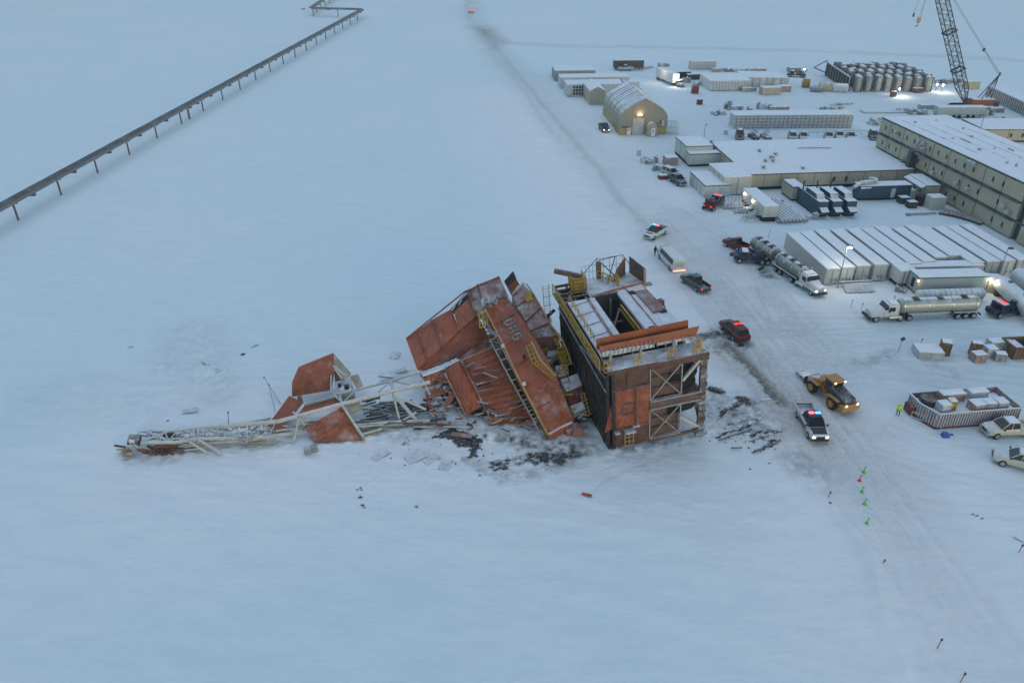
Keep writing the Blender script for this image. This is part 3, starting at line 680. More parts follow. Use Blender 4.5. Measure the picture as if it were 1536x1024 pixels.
# ------------------------------------------------------------------ collapsed upper works
def Q(m, *pts, nu=6, nv=6, **k): m.sheet([W(*p) for p in pts], nu, nv, **k); return m
def wreck():
    R = thing('collapsed_rig_house', 'collapsed orange rig house with crumpled corrugated walls, under the tilted beam', 'wreck', tuple(W(700,600)))
    def part(name, mt, *qs, **k):
        m = MB()
        for i, q in enumerate(qs): Q(m, *q, seed=i+len(name), **k)
        return m.build(name, mt, R, world=True)
    part('roof_panel', 'orange_clean', ((625,552,3.5),(662,520,5.2),(647.7,479.6,6.6),(609,508,5)), th=.25, dent=.07, nu=9, nv=9)
    part('roof_panel', 'orange', ((662,520,5.2),(688,496,6.4),(676.7,463.5,8),(647.7,479.6,6.6)), th=.25, dent=.08, nu=9, nv=9)
    part('roof_panel', 'orange_clean', ((688,496,6.4),(714,474,7.6),(704,447,8.9),(681,467,7.8)), th=.25, dent=.06)
    part('roof_panel', 'panel_brown', ((714,474,7.6),(733,486,7.4),(716,426.5,10),(700,437.7,9.5)), th=.25, dent=.06)
    part('roof_panel', 'panel_pink', ((733,470,8.5),(762,443,9.4),(749,415,10.6),(716,426.5,10)), th=.25, dent=.06)
    # rib seams of the roof
    m = MB()
    for a, b in (((647.7,479.6,6.7),(662,520,5.3)),((676.7,463.5,8.1),(688,496,6.5)),((701,437.7,9.6),(714,474,7.7)),((716,426.5,10.1),(728,462,8.7)),((609,508,5.1),(697,437.5,9.6)),((625,494,5.9),(640,538,4.3)),((697,437.5,9.6),(749,415,10.7))):
        m.bar(W(*a), W(*b), .16, .14)
    m.build('roof_seam', 'orange_dark', R, world=True)
    part('torn_opening', 'black', ((676,464,7.75),(701,440,9.1),(705,451,8.6),(681,470,7.4)), th=.2)  # black sheet stands in for the shade inside the torn hole
    m = MB()
    for a, b in (((678,466,8),(683,458,8.4)),((688,458,8.3),(693,449,8.9)),((676.7,463.5,8.05),(700,437.7,9.5)),((684,466,7.8),(703,450,8.7))): m.bar(W(*a), W(*b), .14)
    m.build('bare_frame', 'grey_steel', R, world=True)
    part('end_wall', 'orange_dark', ((629,557,2.7),(680,536,3.7),(662,519,5.0),(625,551,3.3)), ((680,536,3.7),(735,508,5.0),(716,473,7.5),(662,519,5.0)), th=.2, dent=.08)
    part('snow_ledge', 'orange_snowy', ((632,569,2.4),(668,557,2.9),(664,543,3.0),(629,556,2.6)), ((668,557,2.9),(730,522,4.4),(728,508,4.6),(664,543,3.0)), th=.3, dent=.12)
    part('snow_bank', 'snow_cap', ((634,564,2.7),(668,552,3.15),(666,545,3.1),(630,557,2.75)), ((668,551,3.1),(690,540,3.7),(684,537,3.6),(665,545,3.1)), th=.12, dent=.08, rag=.15)
    part('lower_wall', 'orange_snowy', ((634,582,1.5),(670,573,1.9),(668,558,2.8),(632,568,2.4)), th=.15, dent=.1)
    part('lower_wall', 'orange', ((640,600,.9),(672,588,1.3),(671,578,1.7),(637,587,1.4)), th=.12, dent=.08)
    part('curved_wall', 'orange', ((699,624,.3),(733,612,.5),(694,541,4.2),(667,560,3.0)), th=.15, dent=.1, bulge=.9, nu=14, nv=14)
    m = MB()
    for s_, e_ in (((667,560,3.1),(699,624,.4)),((692,541,4.4),(737,632,.3)),((692,541,4.4),(738,521,5.2))): m.bar(W(*s_), W(*e_), .22, .2)
    m.build('edge_trim', 'panel_pink', R, world=True)
    part('corrugated_wall', 'orange', ((741,636,.15),(800,630,.4),(742,519,5.2),(692,541,4.3)), th=.15, dent=.09, nu=7, nv=22)
    m = MB()
    for k in range(13):
        t = k/12.; a = W(692+46*t, 541+91*t, 4.35-4*t); b = W(742+50*t, 519+105*t, 5.25-4.7*t)
        m.bar(a+Vector((0,0,.02)), b+Vector((0,0,.02)), .07, .06)
    m.build('wall_rib', 'orange_dark', R, world=True)
    m = MB(); random.seed(3)
    for a, b in (((716,577,2.9),(735,571,3.0)),((744,626,.75),(760,623,.8)),((766,612,1.2),(790,606,1.3))):
        Q(m, (a[0],a[1]+3,a[2]), (b[0],b[1]+3,b[2]), (b[0],b[1]-3,b[2]+.35), (a[0]+2,a[1]-1,a[2]+.35), nu=4, nv=2, th=.2, dent=.05)
    m.build('slit_shading', 'black', R, world=True)  # black sheets paint the darkness inside the wall slits
    m = MB()
    for a, b in (((714,580,3.0),(742,572,3.0)),((742,628,.8),(765,622,.9)),((712,556,3.9),(728,552,4.0)),((764,616,1.3),(795,608,1.3)),((716,590,2.5),(740,585,2.5)),((708,565,3.4),(730,560,3.4)),((742,631,.6),(795,628,.5))):
        m = MB(); m.bar(W(*a)+Vector((0,0,.3)), W(*b)+Vector((0,0,.3)), .3, .08); m.build('bent_strip', 'panel_pink', R, world=True)
    # exposed frames and machinery left of the curved wall
    m = MB(); random.seed(12)
    for k in range(16):
        x = random.uniform(643,684); y = random.uniform(588,622); z = random.uniform(.3,1.6)
        m.bar(W(x,y,z), W(x+random.uniform(4,20), y+random.uniform(-8,6), z+random.uniform(-.3,.4)), .16, .12)
    for k in range(5): m.tube(W(642+2*k,590+6*k,.9), W(672+2*k,580+7*k,1.3), .07, 5)
    for k in range(4): m.tube(W(646+9*k,588-2*k,1.2), W(656+10*k,624-2*k,.3), .07, 5)
    m.build('exposed_frame', 'grey_steel', R, world=True)
    m = MB(); Q(m, (645,610,.7),(664,605,.8),(660,588,1.1),(643,592,1.0), th=.4, dent=.1); m.build('grey_unit', 'pale_grey', R, world=True, bevel=.05)
    m = MB(); Q(m, (664,610,1.1),(671,613,1.1),(684,591,1.6),(676,585,1.6), th=.12, dent=.05); m.build('hanging_panel', 'orange_clean', R, world=True)
    m = MB(); Q(m, (650,625,.4),(657,623,.4),(650,607,1.2),(641,603,1.3), th=.12, dent=.05); m.build('hanging_panel', 'orange_clean', R, world=True)
    # torn duct on the top
    m = MB(); random.seed(4)
    for k in range(12):
        x = 724+k*2.6; y = 462-k*1.3
        m.bar(W(x,y,9.2), W(x+random.uniform(-5,8), y+random.uniform(-14,2), 9.6+random.uniform(0,.9)), .22, .3)
    m.build('torn_duct', 'grey_steel', R, world=True)
    m = MB(); Q(m, (722,470,8.8),(738,463,8.9),(736,455,9.2),(720,462,9.1), th=.3, dent=.1, rag=.2); m.build('crushed_vent', 'pale_grey', R, world=True)
    m = MB(); Q(m, (739,506,5.2),(756,505,5.6),(742,478,7.0),(725,486,6.6), th=.5, dent=.15); m.build('crushed_cabin', 'pale_grey', R, world=True)
    m = MB()
    for k in range(3):
        Q(m, (740+6*k,494-2*k,6.7),(744+6*k,493-2*k,6.7),(741+6*k,486-2*k,7.2),(737+6*k,487-2*k,7.2), nu=1, nv=1, th=.1)
    m.build('cabin_window', 'black', R, world=True)
    # dark block added behind the sheets, fills see-through gaps with darkness
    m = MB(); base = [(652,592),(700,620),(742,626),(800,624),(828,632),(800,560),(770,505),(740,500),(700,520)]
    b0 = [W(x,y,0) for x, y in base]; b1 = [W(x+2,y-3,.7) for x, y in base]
    m.loft([b0, b1]); m.build('dark_backing', 'dark_void', R, world=True)
    # ---- frame between house and beam
    Fm = thing('bent_ladder_frame', 'bent steel ladder frame lying between crumpled wall and tilted beam', 'steel frame', tuple(W(790,600)))
    m = MB(); pts = [((738,504),(823,652))]
    for off, z in ((-14,0),(-2,0)):
        m.path([W(748+off,508,6.8), W(775+off,560,4.6), W(800+off,605,2.6), W(822+off,645,.7)], .09, 6)
    m.build('rail', 'tan_steel', Fm, world=True)
    for k in range(10):
        t = k/9.; x = 748+74*t; y = 508+137*t; z = 6.8-6.1*t
        m = MB(); m.bar(W(x-14,y+2,z), W(x-2,y-2,z), .12, .14); m.build('rung', 'tan_steel', Fm, world=True)
    m = MB(); random.seed(8)
    for k in range(7):
        x = 770+k*5; y = 592+k*5
        m.bar(W(x,y+6,1.6), W(x+24,y-2,1.8), .13, .13)
    m.build('cross_member', 'grey_steel', Fm, world=True)
    m = MB(); grid(m, [W(720,492,7.6),W(732,486,7.9),W(729,461,9.2),W(718,466,8.9)], 2, 4, .1); m.build('upper_frame', 'yellow', Fm, world=True)
    # ---- the big beam box
    B = thing('tilted_roof_beam', 'long orange box beam with grey logo, leaning from the wreck top down to the snow', 'wreck', tuple(W(830,640)))
    m = MB()
    Q(m, (749,502,7.2),(800,502,7.2),(759,443.5,9.5),(728,462,9.5), nu=8, nv=10, th=1.2, dent=.06, seed=1, down=True); m.build('top_panel', 'orange', B, world=True)
    m = MB()
    Q(m, (783,574,4.4),(834,563,4.8),(800,502,7.2),(749,502,7.2), nu=8, nv=10, th=1.3, dent=.06, seed=2, down=True); m.build('top_panel', 'orange_clean', B, world=True)
    m = MB()
    Q(m, (823,651,.9),(861,632,1.4),(834,563,4.8),(783,574,4.4), nu=8, nv=10, th=1.0, dent=.09, seed=3, down=True); m.build('top_panel', 'orange_snowy', B, world=True)
    m = MB(); m.path([W(727,463,9.6), W(748,503,7.3), W(782,575,4.5), W(822,652,.95)], .13, 6); m.build('edge_rail', 'ochre', B, world=True)
    m = MB()
    for t in (.14,.3,.46,.62,.8):
        a = (728+95*t, 462+189*t, 9.6-8.6*t); b = (759+102*t, 443.5+188*t, 9.6-8.1*t)
        m.bar(W(*a), W(*b), .1, .1)
    m.build('seam', 'orange_dark', B, world=True)
    m = MB(); m.path([W(823,651,1.0), W(842,640,1.2), W(858,633,1.5)], .14, 6); m.build('end_lip', 'white_steel', B, world=True)
    # grey outlined letters
    ux = (W(776,505,7.6)-W(760,478,8.6)).normalized(); uy = (W(786,497,8.0)-W(770,505,7.6)).normalized(); c0 = W(763.5,484,8.62)+Vector((0,0,.12))
    glyphs = [[(-.5,.7),(-.5,-.7),(.2,-.7),(.55,-.3),(.55,.3),(.2,.7),(-.5,.7)], [(-.5,-.7),(-.5,.7),(.3,.7),(.5,.35),(.3,0),(-.5,0),(.3,-.1),(.55,-.7)], [(.55,.6),(0,.8),(-.5,.4),(-.5,-.4),(0,-.8),(.5,-.6),(.5,0),(.1,0)]]
    for i, gl in enumerate(glyphs):
        c = c0+ux*(i*1.28)
        for r_, mt, dz in ((.16,'logo_grey',0),(.07,'logo_dark',.12)):
            m = MB(); m.path([c+ux*x*.72+uy*y*.72+Vector((0,0,dz)) for x, y in gl], r_, 6); m.build('logo_letter' if dz == 0 else 'letter_core', mt, B, world=True)
    # yellow cage on the beam
    m = MB(); grid(m, [W(799,545,6.2),W(811,540,6.4),W(800,515,7.6),W(789,519,7.4)], 2, 4, .08); grid(m, [W(828,567,5.0),W(835,562,5.3),W(811,540,6.5),W(801,545,6.2)], 2, 6, .08)
    m.build('handrail', 'yellow', B, world=True)
    m = MB(); m.path([W(797,512,8.1), W(811,540,6.9), W(834,563.5,5.6)], .14, 6); m.build('top_rail', 'ochre', B, world=True)
    m = MB(); Q(m, (785,539,6.3),(790,537,6.3),(788,531,6.6),(784,533,6.6), nu=1, nv=1, th=.1); m.build('scar', 'black', B, world=True)
    for p in ((755,520,6.6),(786,577,4.4)):
        m = MB(); c = W(*p); m.cylz(c.x, c.y, c.z-.1, c.z+.35, .3, 10, [(0,.5),(.4,1),(1,.6)]); m.build('floodlight', 'white_paint', B, world=True)
    # ---- right-hand module
    C = thing('collapsed_deck_module', 'pink brown panelled deck module with yellow railings, wedged between beam and standing base', 'wreck', tuple(W(860,610)))
    L_ = [(768,443,9),(775,460,8.6),(789,483,8),(803,508,7)]; R_ = [(785,426,9.6),(801,443,9),(812,461,8.4),(825,485,7.6),(838,506,6.9)]
    qs = [(L_[1],R_[1],R_[0],L_[0],'panel_pink'),(L_[2],R_[2],R_[1],L_[1],'panel_pink'),((796,497,7.5),R_[3],R_[2],L_[2],'panel_pink'),(L_[3],R_[4],R_[3],(796,497,7.5),'panel_brown')]
    for i, q in enumerate(qs):
        m = MB(); Q(m, *q[:4], nu=8, nv=5, th=2.0, dent=.07, seed=i, down=True); m.build('deck_panel', q[4], C, world=True)
    m = MB()
    for a, b in zip([L_[0],L_[1],L_[2],(796,497,7.5),L_[3]], [R_[0],R_[1],R_[2],R_[3],R_[4]]): m.bar(W(*a)+Vector((0,0,.1)), W(*b)+Vector((0,0,.1)), .2, .16)
    m.build('deck_seam', 'orange_dark', C, world=True)
    m = MB(); Q(m, (789,452,8.9),(800,449,8.9),(796,437,9.4),(787,440,9.4), th=.3, dent=.1); m.build('yellow_tank', 'yellow', C, world=True)
    m = MB(); Q(m, (768,443,9.1),(783,430,9.6),(788,425,10.2),(776,428,10), nu=4, nv=4, th=.2, dent=.1); m.build('curled_edge', 'white_steel', C, world=True)
    m = MB(); m.path([W(790,426,9.6), W(801,442,9.1), W(812,461,8.5), W(825,486,7.7), W(843,508,7.0), W(853,532,5.6), W(857,546,4.8)], .12, 6); m.build('edge_rail', 'ochre', C, world=True)
    m = MB(); grid(m, [W(838,522,6.0),W(847,518,6.1),W(838,500,7.2),(W(829,503,7.1))], 3, 3, .09); grid(m, [W(846,552,4.3),W(857,544,4.6),W(847,519,6.2),W(836,523,6.0)], 3, 4, .09)
    grid(m, [W(838,535,5.2),W(848,532,5.2),W(848,526,6.0),W(838,529,6.0)], 4, 2, .1); m.build('handrail', 'yellow', C, world=True)
    m = MB(); Q(m, (842,545,4.2),(852,542,4.2),(846,526,5.0),(835,529,5.0), th=.4, dent=.1); m.build('yellow_platform', 'yellow', C, world=True)
    m = MB(); Q(m, (821,535,4.8),(838,530,4.8),(834,516,5.4),(816,519,5.4), th=1.0, dent=.1, down=True); m.build('grey_unit', 'pale_grey', C, world=True)
    m = MB(); Q(m, (838,565,3.8),(853,560,3.8),(850,545,4.4),(833,549,4.4), th=1.2, dent=.06, down=True); m.build('grey_unit', 'pale_grey', C, world=True)
    m = MB(); grid(m, [W(840,561,4.3),W(852,557,4.3),W(849,547,4.9),W(838,550,4.9)], 2, 2, .11); m.build('yellow_frame', 'ochre', C, world=True)
    m = MB(); Q(m, (850,587,3.0),(873,577,3.0),(866,560,3.7),(841,569,3.7), th=1.4, dent=.06, down=True, nu=6, nv=4); m.build('snowy_slab', 'pale_grey', C, world=True)
    m = MB(); Q(m, (856,607,2.2),(879,596,2.2),(872,578,2.9),(848,588,2.9), th=1.2, dent=.1, down=True); m.build('orange_slab', 'orange_dark', C, world=True)
    m = MB(); Q(m, (862,619,1.7),(878,612,1.7),(873,602,2.1),(855,609,2.1), th=1.0, dent=.06, down=True); m.build('snowy_slab', 'pale_grey', C, world=True)
    m = MB(); grid(m, [W(880,624,1.0),W(889,619,1.0),W(881,588,2.6),W(871,591,2.6)], 2, 6, .09); m.build('lower_handrail', 'ochre', C, world=True)
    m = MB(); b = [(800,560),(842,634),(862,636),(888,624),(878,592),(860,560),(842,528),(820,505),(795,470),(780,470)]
    m.loft([[W(x,y+2,0) for x, y in b], [W(x+(2 if x < 850 else -3),y-6,max(1.0,min(5.5,(640-y)*.035))) for x, y in b]]); m.build('dark_backing', 'dark_void', C, world=True)  # dark block added beneath, its colour stands for shade in the gaps
    m = MB(); random.seed(21)
    for k in range(26):
        x = random.uniform(806,870); y = 505+(x-806)*1.75+random.uniform(-8,14); z = max(.6,6.2-(y-500)*.042)
        m.bar(W(x,y,z), W(x+random.uniform(-9,10), y+random.uniform(-8,8), z+random.uniform(-.5,.5)), .18, .14)
    m.build('broken_members', 'dark_steel', C, world=True)
    # flap
    Fp = thing('torn_flap', 'black lined orange sheet torn upward at the top edge of the wreck', 'torn panel', tuple(W(768,440,8)))
    m = MB(); Q(m, (761,431,9.6),(774,418,11),(769,407,11.7),(756,422,10), th=.12, dent=.1); m.build('inner_face', 'black', Fp, world=True)
    m = MB(); Q(m, (768,444,9.0),(780,428,9.9),(774,418,11),(761,431,9.7), th=.12, dent=.1); m.build('outer_face', 'orange_dark', Fp, world=True)
    # foot rubble
    D = thing('crushed_drum', 'pinkish crushed drum at the foot of the tilted beam', 'drum', tuple(W(865,650)))
    m = MB(); a, b = W(861,641,.5), W(868,650,.5); m.tube(a, b, .75, 14); m.tube(W(848,648,.4), W(858,646,.4), .5, 10); m.build('shell', 'panel_pink', D, world=True)
    m = MB(); m.tube(a+(a-b)*.02, a+(a-b)*.05, .6, 12); m.build('lid', 'grey_steel', D, world=True)
wreck()
def scatter_wreck():
    R = bpy.data.objects['collapsed_rig_house']; q = random.Random(77)
    zones = [(650,735,598,640,.2,1.4,26),(735,800,618,644,.2,.9,14),(690,735,532,560,3.8,4.6,8),(722,748,486,520,5.6,7.6,12),(630,668,560,600,.8,2.4,14)]
    for x0,x1,y0,y1,z0,z1,n in zones:
        for k in range(n):
            x = q.uniform(x0,x1); t = q.random(); y = y0+(y1-y0)*t; z = z1+(z0-z1)*t
            w_ = q.uniform(3,12); h_ = q.uniform(2,6); an = q.uniform(-.6,.5)
            m = MB(); dx, dy = w_*cos(an), w_*sin(an)
            if k % 3:
                Q(m, (x,y+h_,z),(x+dx,y+dy+h_*.8,z+q.uniform(-.3,.3)),(x+dx+q.uniform(-2,2),y+dy,z+q.uniform(.1,.5)),(x+q.uniform(-2,2),y,z+q.uniform(.1,.5)), nu=4, nv=3, th=.08, dent=.14, seed=k, rag=.1)
                m.build('torn_sheet', q.choice(['orange','panel_brown','orange_dark','orange_snowy','rust_brown','grey_steel']), R, world=True)
            else:
                m.bar(W(x,y,z+.2), W(x+dx*2.2,y+dy*2,z+.2+q.uniform(-.3,.4)), q.uniform(.1,.25), .12); m.build('bent_bar', q.choice(['grey_steel','dark_steel','tan_steel','rust_brown']), R, world=True)
    C = bpy.data.objects['collapsed_deck_module']
    for k in range(34):
        t = q.random(); x = 806+62*t+q.uniform(-7,7); y = 512+118*t+q.uniform(-6,6); z = 5.6-4.8*t+q.uniform(-.2,.5); w_ = q.uniform(3,9); an = q.uniform(-1.1,.4)
        m = MB(); dx, dy = w_*cos(an), w_*sin(an)
        if k % 2:
            Q(m, (x,y+3,z),(x+dx,y+dy+2,z+.1),(x+dx,y+dy-1,z+.3),(x,y-1,z+.3), nu=4, nv=3, th=.1, dent=.1, seed=k); m.build('torn_sheet', q.choice(['pale_grey','panel_brown','orange_dark','grey_steel','panel_pink']), C, world=True)
        else:
            m.bar(W(x,y,z+.2), W(x+dx*1.8,y+dy*1.8,z+.2), .16, .14); m.build('bent_bar', q.choice(['yellow','ochre','dark_steel','grey_steel','yellow']), C, world=True)
    for a, b, sag in (((735,500,6.8),(752,560,3.6),.8),((744,520,6.0),(770,590,2.6),.9),((758,442,9.7),(775,470,8.6),.5),((700,545,4.2),(716,600,1.2),.5),((690,470,8.2),(712,500,6.4),.4),((845,548,4.4),(862,600,2.0),.5)):
        A, B = W(*a), W(*b); m = MB(); m.path([A+(B-A)*i/8+Vector((0,0,.15+sag*.4*sin(pi*i/8)*(1 if i%2 else .7))) for i in range(9)], .045, 5); m.build('hanging_cable', 'cable', R, world=True)
    # bent lattice members all along the mast
    T = bpy.data.objects['fallen_mast'] if 'fallen_mast' in bpy.data.objects else None
scatter_wreck()
# ------------------------------------------------------------------ fallen mast
def mast():
    R = thing('fallen_mast', 'white lattice derrick mast lying on the snow with rusty crown at left end', 'derrick mast', tuple(W(430,640)))
    c1 = [(645,573,3.5),(586,587,3.2),(512,606,2.9),(447,624,2.5),(416,632,2.2),(371,636,1.9),(330,639,1.8)]
    c2 = [(632,557,3.4),(586,571,3.0),(534,585,2.6),(500,592,2.3)]
    c3 = [(645,631,.6),(600,632,.5),(544,637,.5),(500,641,.5),(440,650,.5),(378,656,1.4),(297,658,1.6),(265,663,1.5),(212,664,1.5)]
    c4 = [(406,627,2.0),(371,634,1.9),(330,638,1.7),(299,641,1.7),(258,647,1.5),(214,647,1.4)]
    c5 = [(416,654,.9),(378,660,.7),(330,664,.6),(300,667,.7),(262,672,.4),(228,676,.4)]
    for c, r in ((c1,.25),(c2,.16),(c3,.2),(c4,.16),(c5,.15)):
        m = MB(); m.path([W(*p) for p in c], r, 8); m.build('chord', 'white_steel', R, world=True)
    br = [((589,588,3.1),(599.5,631,.5),.15),((590,590,3.1),(625,631,.4),.24),((592,593,3.0),(639,614,1.6),.15),((586,571,3.),(590,589,3.1),.2),((562,593,3),(586,571,3),.1),((586,571,3),(616,577,3),.09),
          ((449,624,2.6),(440.5,661,.3),.15),((449,625,2.5),(457,637,1.4),.2),((440,618,2.4),(450,627,2.5),.14),((451,622,2.7),(463,632,1.6),.12),
          ((512,606,2.9),(545,655,.5),.16),((513,606,2.9),(510,594,2.6),.14),((534,585,2.6),(512,606,2.9),.1),((501,592,2.5),(517,606,2.9),.14),
          ((497,562,2.8),(496,590,2.4),.1),((536,640,.6),(576,637,.5),.14),((544,651,.5),(576,642,.3),.16),((600,632,.6),(625,618,1.3),.1),((620,640,.2),(720,640,.4),.1),((632,566,3.2),(645,592,2.2),.12)]
    for k in range(9):
        x = 225+k*21; up = (x,646-k*1.7,1.6); lo = (x+random.Random(k).uniform(6,16),662-k*.4,1.5)
        br.append((up, lo, .09)); br.append((lo, (x+21,646-(k+1)*1.7,1.6), .08))
    br += [((290,642,1.7),(292,662,1.5),.13),((297,641,1.7),(298,664,1.4),.13),((371,635,1.9),(370,662,1.3),.14),((378,655,1.4),(376,662,.6),.12),
           ((298,659,1.7),(332,680,.3),.16),((284,662,1.6),(312,679,.2),.16),((222,648,1.5),(255,664,1.4),.16),((255,646,1.5),(214,662,1.6),.14),((232,652,1.6),(262,663,1.3),.14),((265,663,1.4),(312,645,1.7),.08),
           ((330,640,1.7),(372,634,1.9),.08),((300,641,1.7),(345,646,1.2),.1),((345,646,1.2),(371,634,1.9),.07),((355,663,.5),(416,655,.8),.1),((262,678,.3),(310,670,.7),.1),((380,645,1.2),(430,648,.6),.08),((406,655,.9),(440,663,.2),.1),((310,646,1.5),(300,664,.9),.1)]
    for a, b, r in br:
        m = MB(); m.tube(W(*a), W(*b), r, 6); m.build('brace', 'white_steel', R, world=True)
    q = random.Random(31)
    for k in range(58):
        x = q.uniform(205,440); yb = 650-(x-210)*.055; y = yb+q.uniform(-4,20); L_ = q.uniform(8,34); z = q.uniform(.2,1.6)
        m = MB(); pts = [W(x,y,z), W(x+L_*.5,y-L_*.03+q.uniform(-3,3),z+q.uniform(-.3,.3)), W(x+L_,y-L_*.06+q.uniform(-6,6),max(.1,z+q.uniform(-.7,.4)))]
        m.path(pts, q.uniform(.05,.11), 5); m.build('bent_member', q.choice(['white_steel','white_steel','grey_steel','tan_steel','dull_steel']), R, world=True)
    # bundles of smaller tubes lying within
    m = MB(); rr = random.Random(2)
    for k in range(26):
        x = rr.uniform(430,560); y = 636+rr.uniform(-3,12); L_ = rr.uniform(25,80)
        m = MB(); m.tube(W(x,y-(x-430)*.03,rr.uniform(.15,.7)), W(x+L_,y-(x-430)*.03-L_*rr.uniform(-.03,.09),rr.uniform(.15,.6)), rr.uniform(.06,.12), 5); m.build('loose_pipe', 'tan_steel', R, world=True)
    for k in range(14):
        x = rr.uniform(235,380); y = 668-(x-235)*.05+rr.uniform(-6,6); L_ = rr.uniform(20,60)
        m = MB(); m.tube(W(x,y,rr.uniform(.2,.8)), W(x+L_,y-L_*rr.uniform(-.02,.12),rr.uniform(.2,.8)), rr.uniform(.05,.1), 5); m.build('loose_pipe', 'tan_steel', R, world=True)
    m = MB()
    for k in range(40):
        x = rr.uniform(535,640); y = 622+rr.uniform(-20,16); L_ = rr.uniform(10,45)
        m.bar(W(x,y,rr.uniform(.15,.9)), W(x+L_,y-L_*rr.uniform(-.15,.4),rr.uniform(.15,.9)), rr.uniform(.1,.3), rr.uniform(.08,.2))
    m.build('inner_members', 'dark_steel', R, world=True)
    m = MB()
    for k in range(12):
        x = rr.uniform(240,262); 
        m.bar(W(222+k*4,668+k*.8,.5), W(240+k*5,674+rr.uniform(-6,8),.35), .3, .3)
    m.bar(W(235,656,1.1), W(262,650,1.2), .6, .4); m.bar(W(232,667,1.0), W(268,664,1.0), .9, .4); m.build('dark_beam', 'rust_brown', R, world=True)
    m = MB(); Q(m, (190,664,1.2),(207,666,1.2),(211,652,1.5),(194,651,1.5), nu=5, nv=4, th=.5, dent=.15, down=True); m.build('crown_block', 'rust_brown', R, world=True)
    for k in range(9):
        m = MB(); a = W(188+q.uniform(0,22),650+q.uniform(0,24),1.4); m.bar(a, a+Vector((q.uniform(-1.4,1.4),q.uniform(-.8,.8),q.uniform(-1.2,.1))), .2, .16); m.build('crown_strut', 'rust_brown' if k % 2 else 'white_steel', R, world=True)
    m = MB(); Q(m, (193,662,1.8),(201,664,1.8),(201,659,1.9),(193,658,1.9), nu=2, nv=2, th=.15); m.build('crown_plate', 'white_paint', R, world=True)
    for k, (x, y) in enumerate(((190,676),(195,682),(180,674),(188,684))):
        c = W(x,y,.4); m = MB(); m.cyly(-.1,.1,0,0,.55-.08*k,14); m.xf(Matrix.Translation(c) @ Euler((.5*k,.4,.3*k)).to_matrix().to_4x4()); m.build('sheave', 'tan_steel', R, world=True)
    m = MB()
    for k in range(8): m.bar(W(206+k*6,672+rr.uniform(-3,8),.7), W(218+k*6,680+rr.uniform(-9,5),.2), .28, .2)
    m.build('crown_beam', 'rust_brown', R, world=True)
    # ------- torn wind wall pieces round the mast
    def torn(label, name='torn_wind_wall', loc=None): return thing(name, label, 'torn panel', tuple(W(*loc)))
    T = torn('curved orange wind wall hood standing over the mast, folded like a roof', loc=(480,595))
    m = MB(); Q(m, (438,573,2.6),(502,556,3.2),(500,529,4.2),(448,550,3.7), nu=10, nv=8, th=.12, dent=.09, seed=3); m.build('upper_sheet', 'orange', T, world=True)
    m = MB(); Q(m, (438,595,1.0),(497,585,1.6),(502,556,3.2),(438,573,2.6), nu=10, nv=8, th=.12, dent=.1, seed=5); m.build('front_sheet', 'orange', T, world=True)
    m = MB(); Q(m, (512,577,2.0),(527,560,2.6),(500,529,4.1),(502,555,3.2), nu=6, nv=6, th=.1, dent=.06, seed=6); m.build('inner_face', 'tan_steel', T, world=True)
    m = MB(); Q(m, (503,575,2.6),(512,577,2.0),(504,556,3.1),(502,556,3.2), nu=3, nv=5, th=.1, dent=.04); m.build('end_flap', 'orange_dark', T, world=True)
    for a, b in (((500,549,3.9),(518,563,3.3)),((502,553,3.6),(514,568,3.0)),((519,563,3.3),(517,575,2.4))):
        m = MB(); m.tube(W(*a), W(*b), .13, 6); m.build('bent_tube', 'white_steel', T, world=True)
    T = thing('machine_box', 'battered grey machine housing perched on the mast beside the orange hood', 'machine', tuple(W(517,580,1.5)))
    m = MB(); Q(m, (504,591,1.9),(532,589,1.9),(527,567,2.8),(502,572,2.8), nu=4, nv=4, th=1.7, dent=.05, down=True); m.build('housing', 'grey_steel', T, world=True, bevel=.05)
    m = MB(); Q(m, (509,586,2.25),(528,584,2.25),(522,578,2.5),(510,580,2.5), nu=5, nv=4, th=.15, dent=.05); m.build('snow_patch', 'snow_cap', T, world=True)
    m = MB(); c = W(520,581,2.5); m.cylz(c.x,c.y,c.z-.1,c.z+.3,.3,10); m.cylz(c.x-.9,c.y+.2,c.z,c.z+.4,.22,10); m.build('port', 'black', T, world=True)
    T = torn('tan backed sheet leaning against the right side of grey machine housing', loc=(538,580)); m = MB(); Q(m, (536,583,1.4),(545,578,1.6),(537,561,2.4),(524,564,2.5), nu=4, nv=5, th=.1, dent=.05); m.build('sheet', 'tan_steel', T, world=True)
    T = torn('plain orange rectangular panel leaning diagonally across the mast, left of hood', loc=(425,625)); m = MB(); Q(m, (401,638,.5),(420,648,.4),(454,603,2.0),(434,593,2.3), nu=5, nv=8, th=.12, dent=.04, seed=7); m.build('sheet', 'orange_clean', T, world=True)
    m = MB(); Q(m, (446,608,1.9),(455,604,2.0),(452,590,2.4),(446,594,2.4), nu=2, nv=2, th=.1, dent=.05); m.build('torn_edge', 'orange_dark', T, world=True)
    T = torn('narrow orange strip of cladding lying behind main white mast chord', loc=(480,605)); m = MB(); Q(m, (446,622,1.6),(512,601,2.2),(513,594,2.3),(456,609,1.9), nu=10, nv=3, th=.1, dent=.07, seed=8); m.build('sheet', 'orange', T, world=True)
    m = MB(); m.path([W(456,607,2.1), W(512,593,2.5)], .12, 6); m.build('edge_strip', 'grey_steel', T, world=True)
    T = torn('big corrugated orange panel dusted with snow lying in front of mast', loc=(505,655)); m = MB(); Q(m, (471,663,.15),(545,660,.15),(514,609,2.3),(458,641,1.1), nu=12, nv=12, th=.12, dent=.12, seed=9, rib=.04); m.build('sheet', 'orange_snowy', T, world=True)
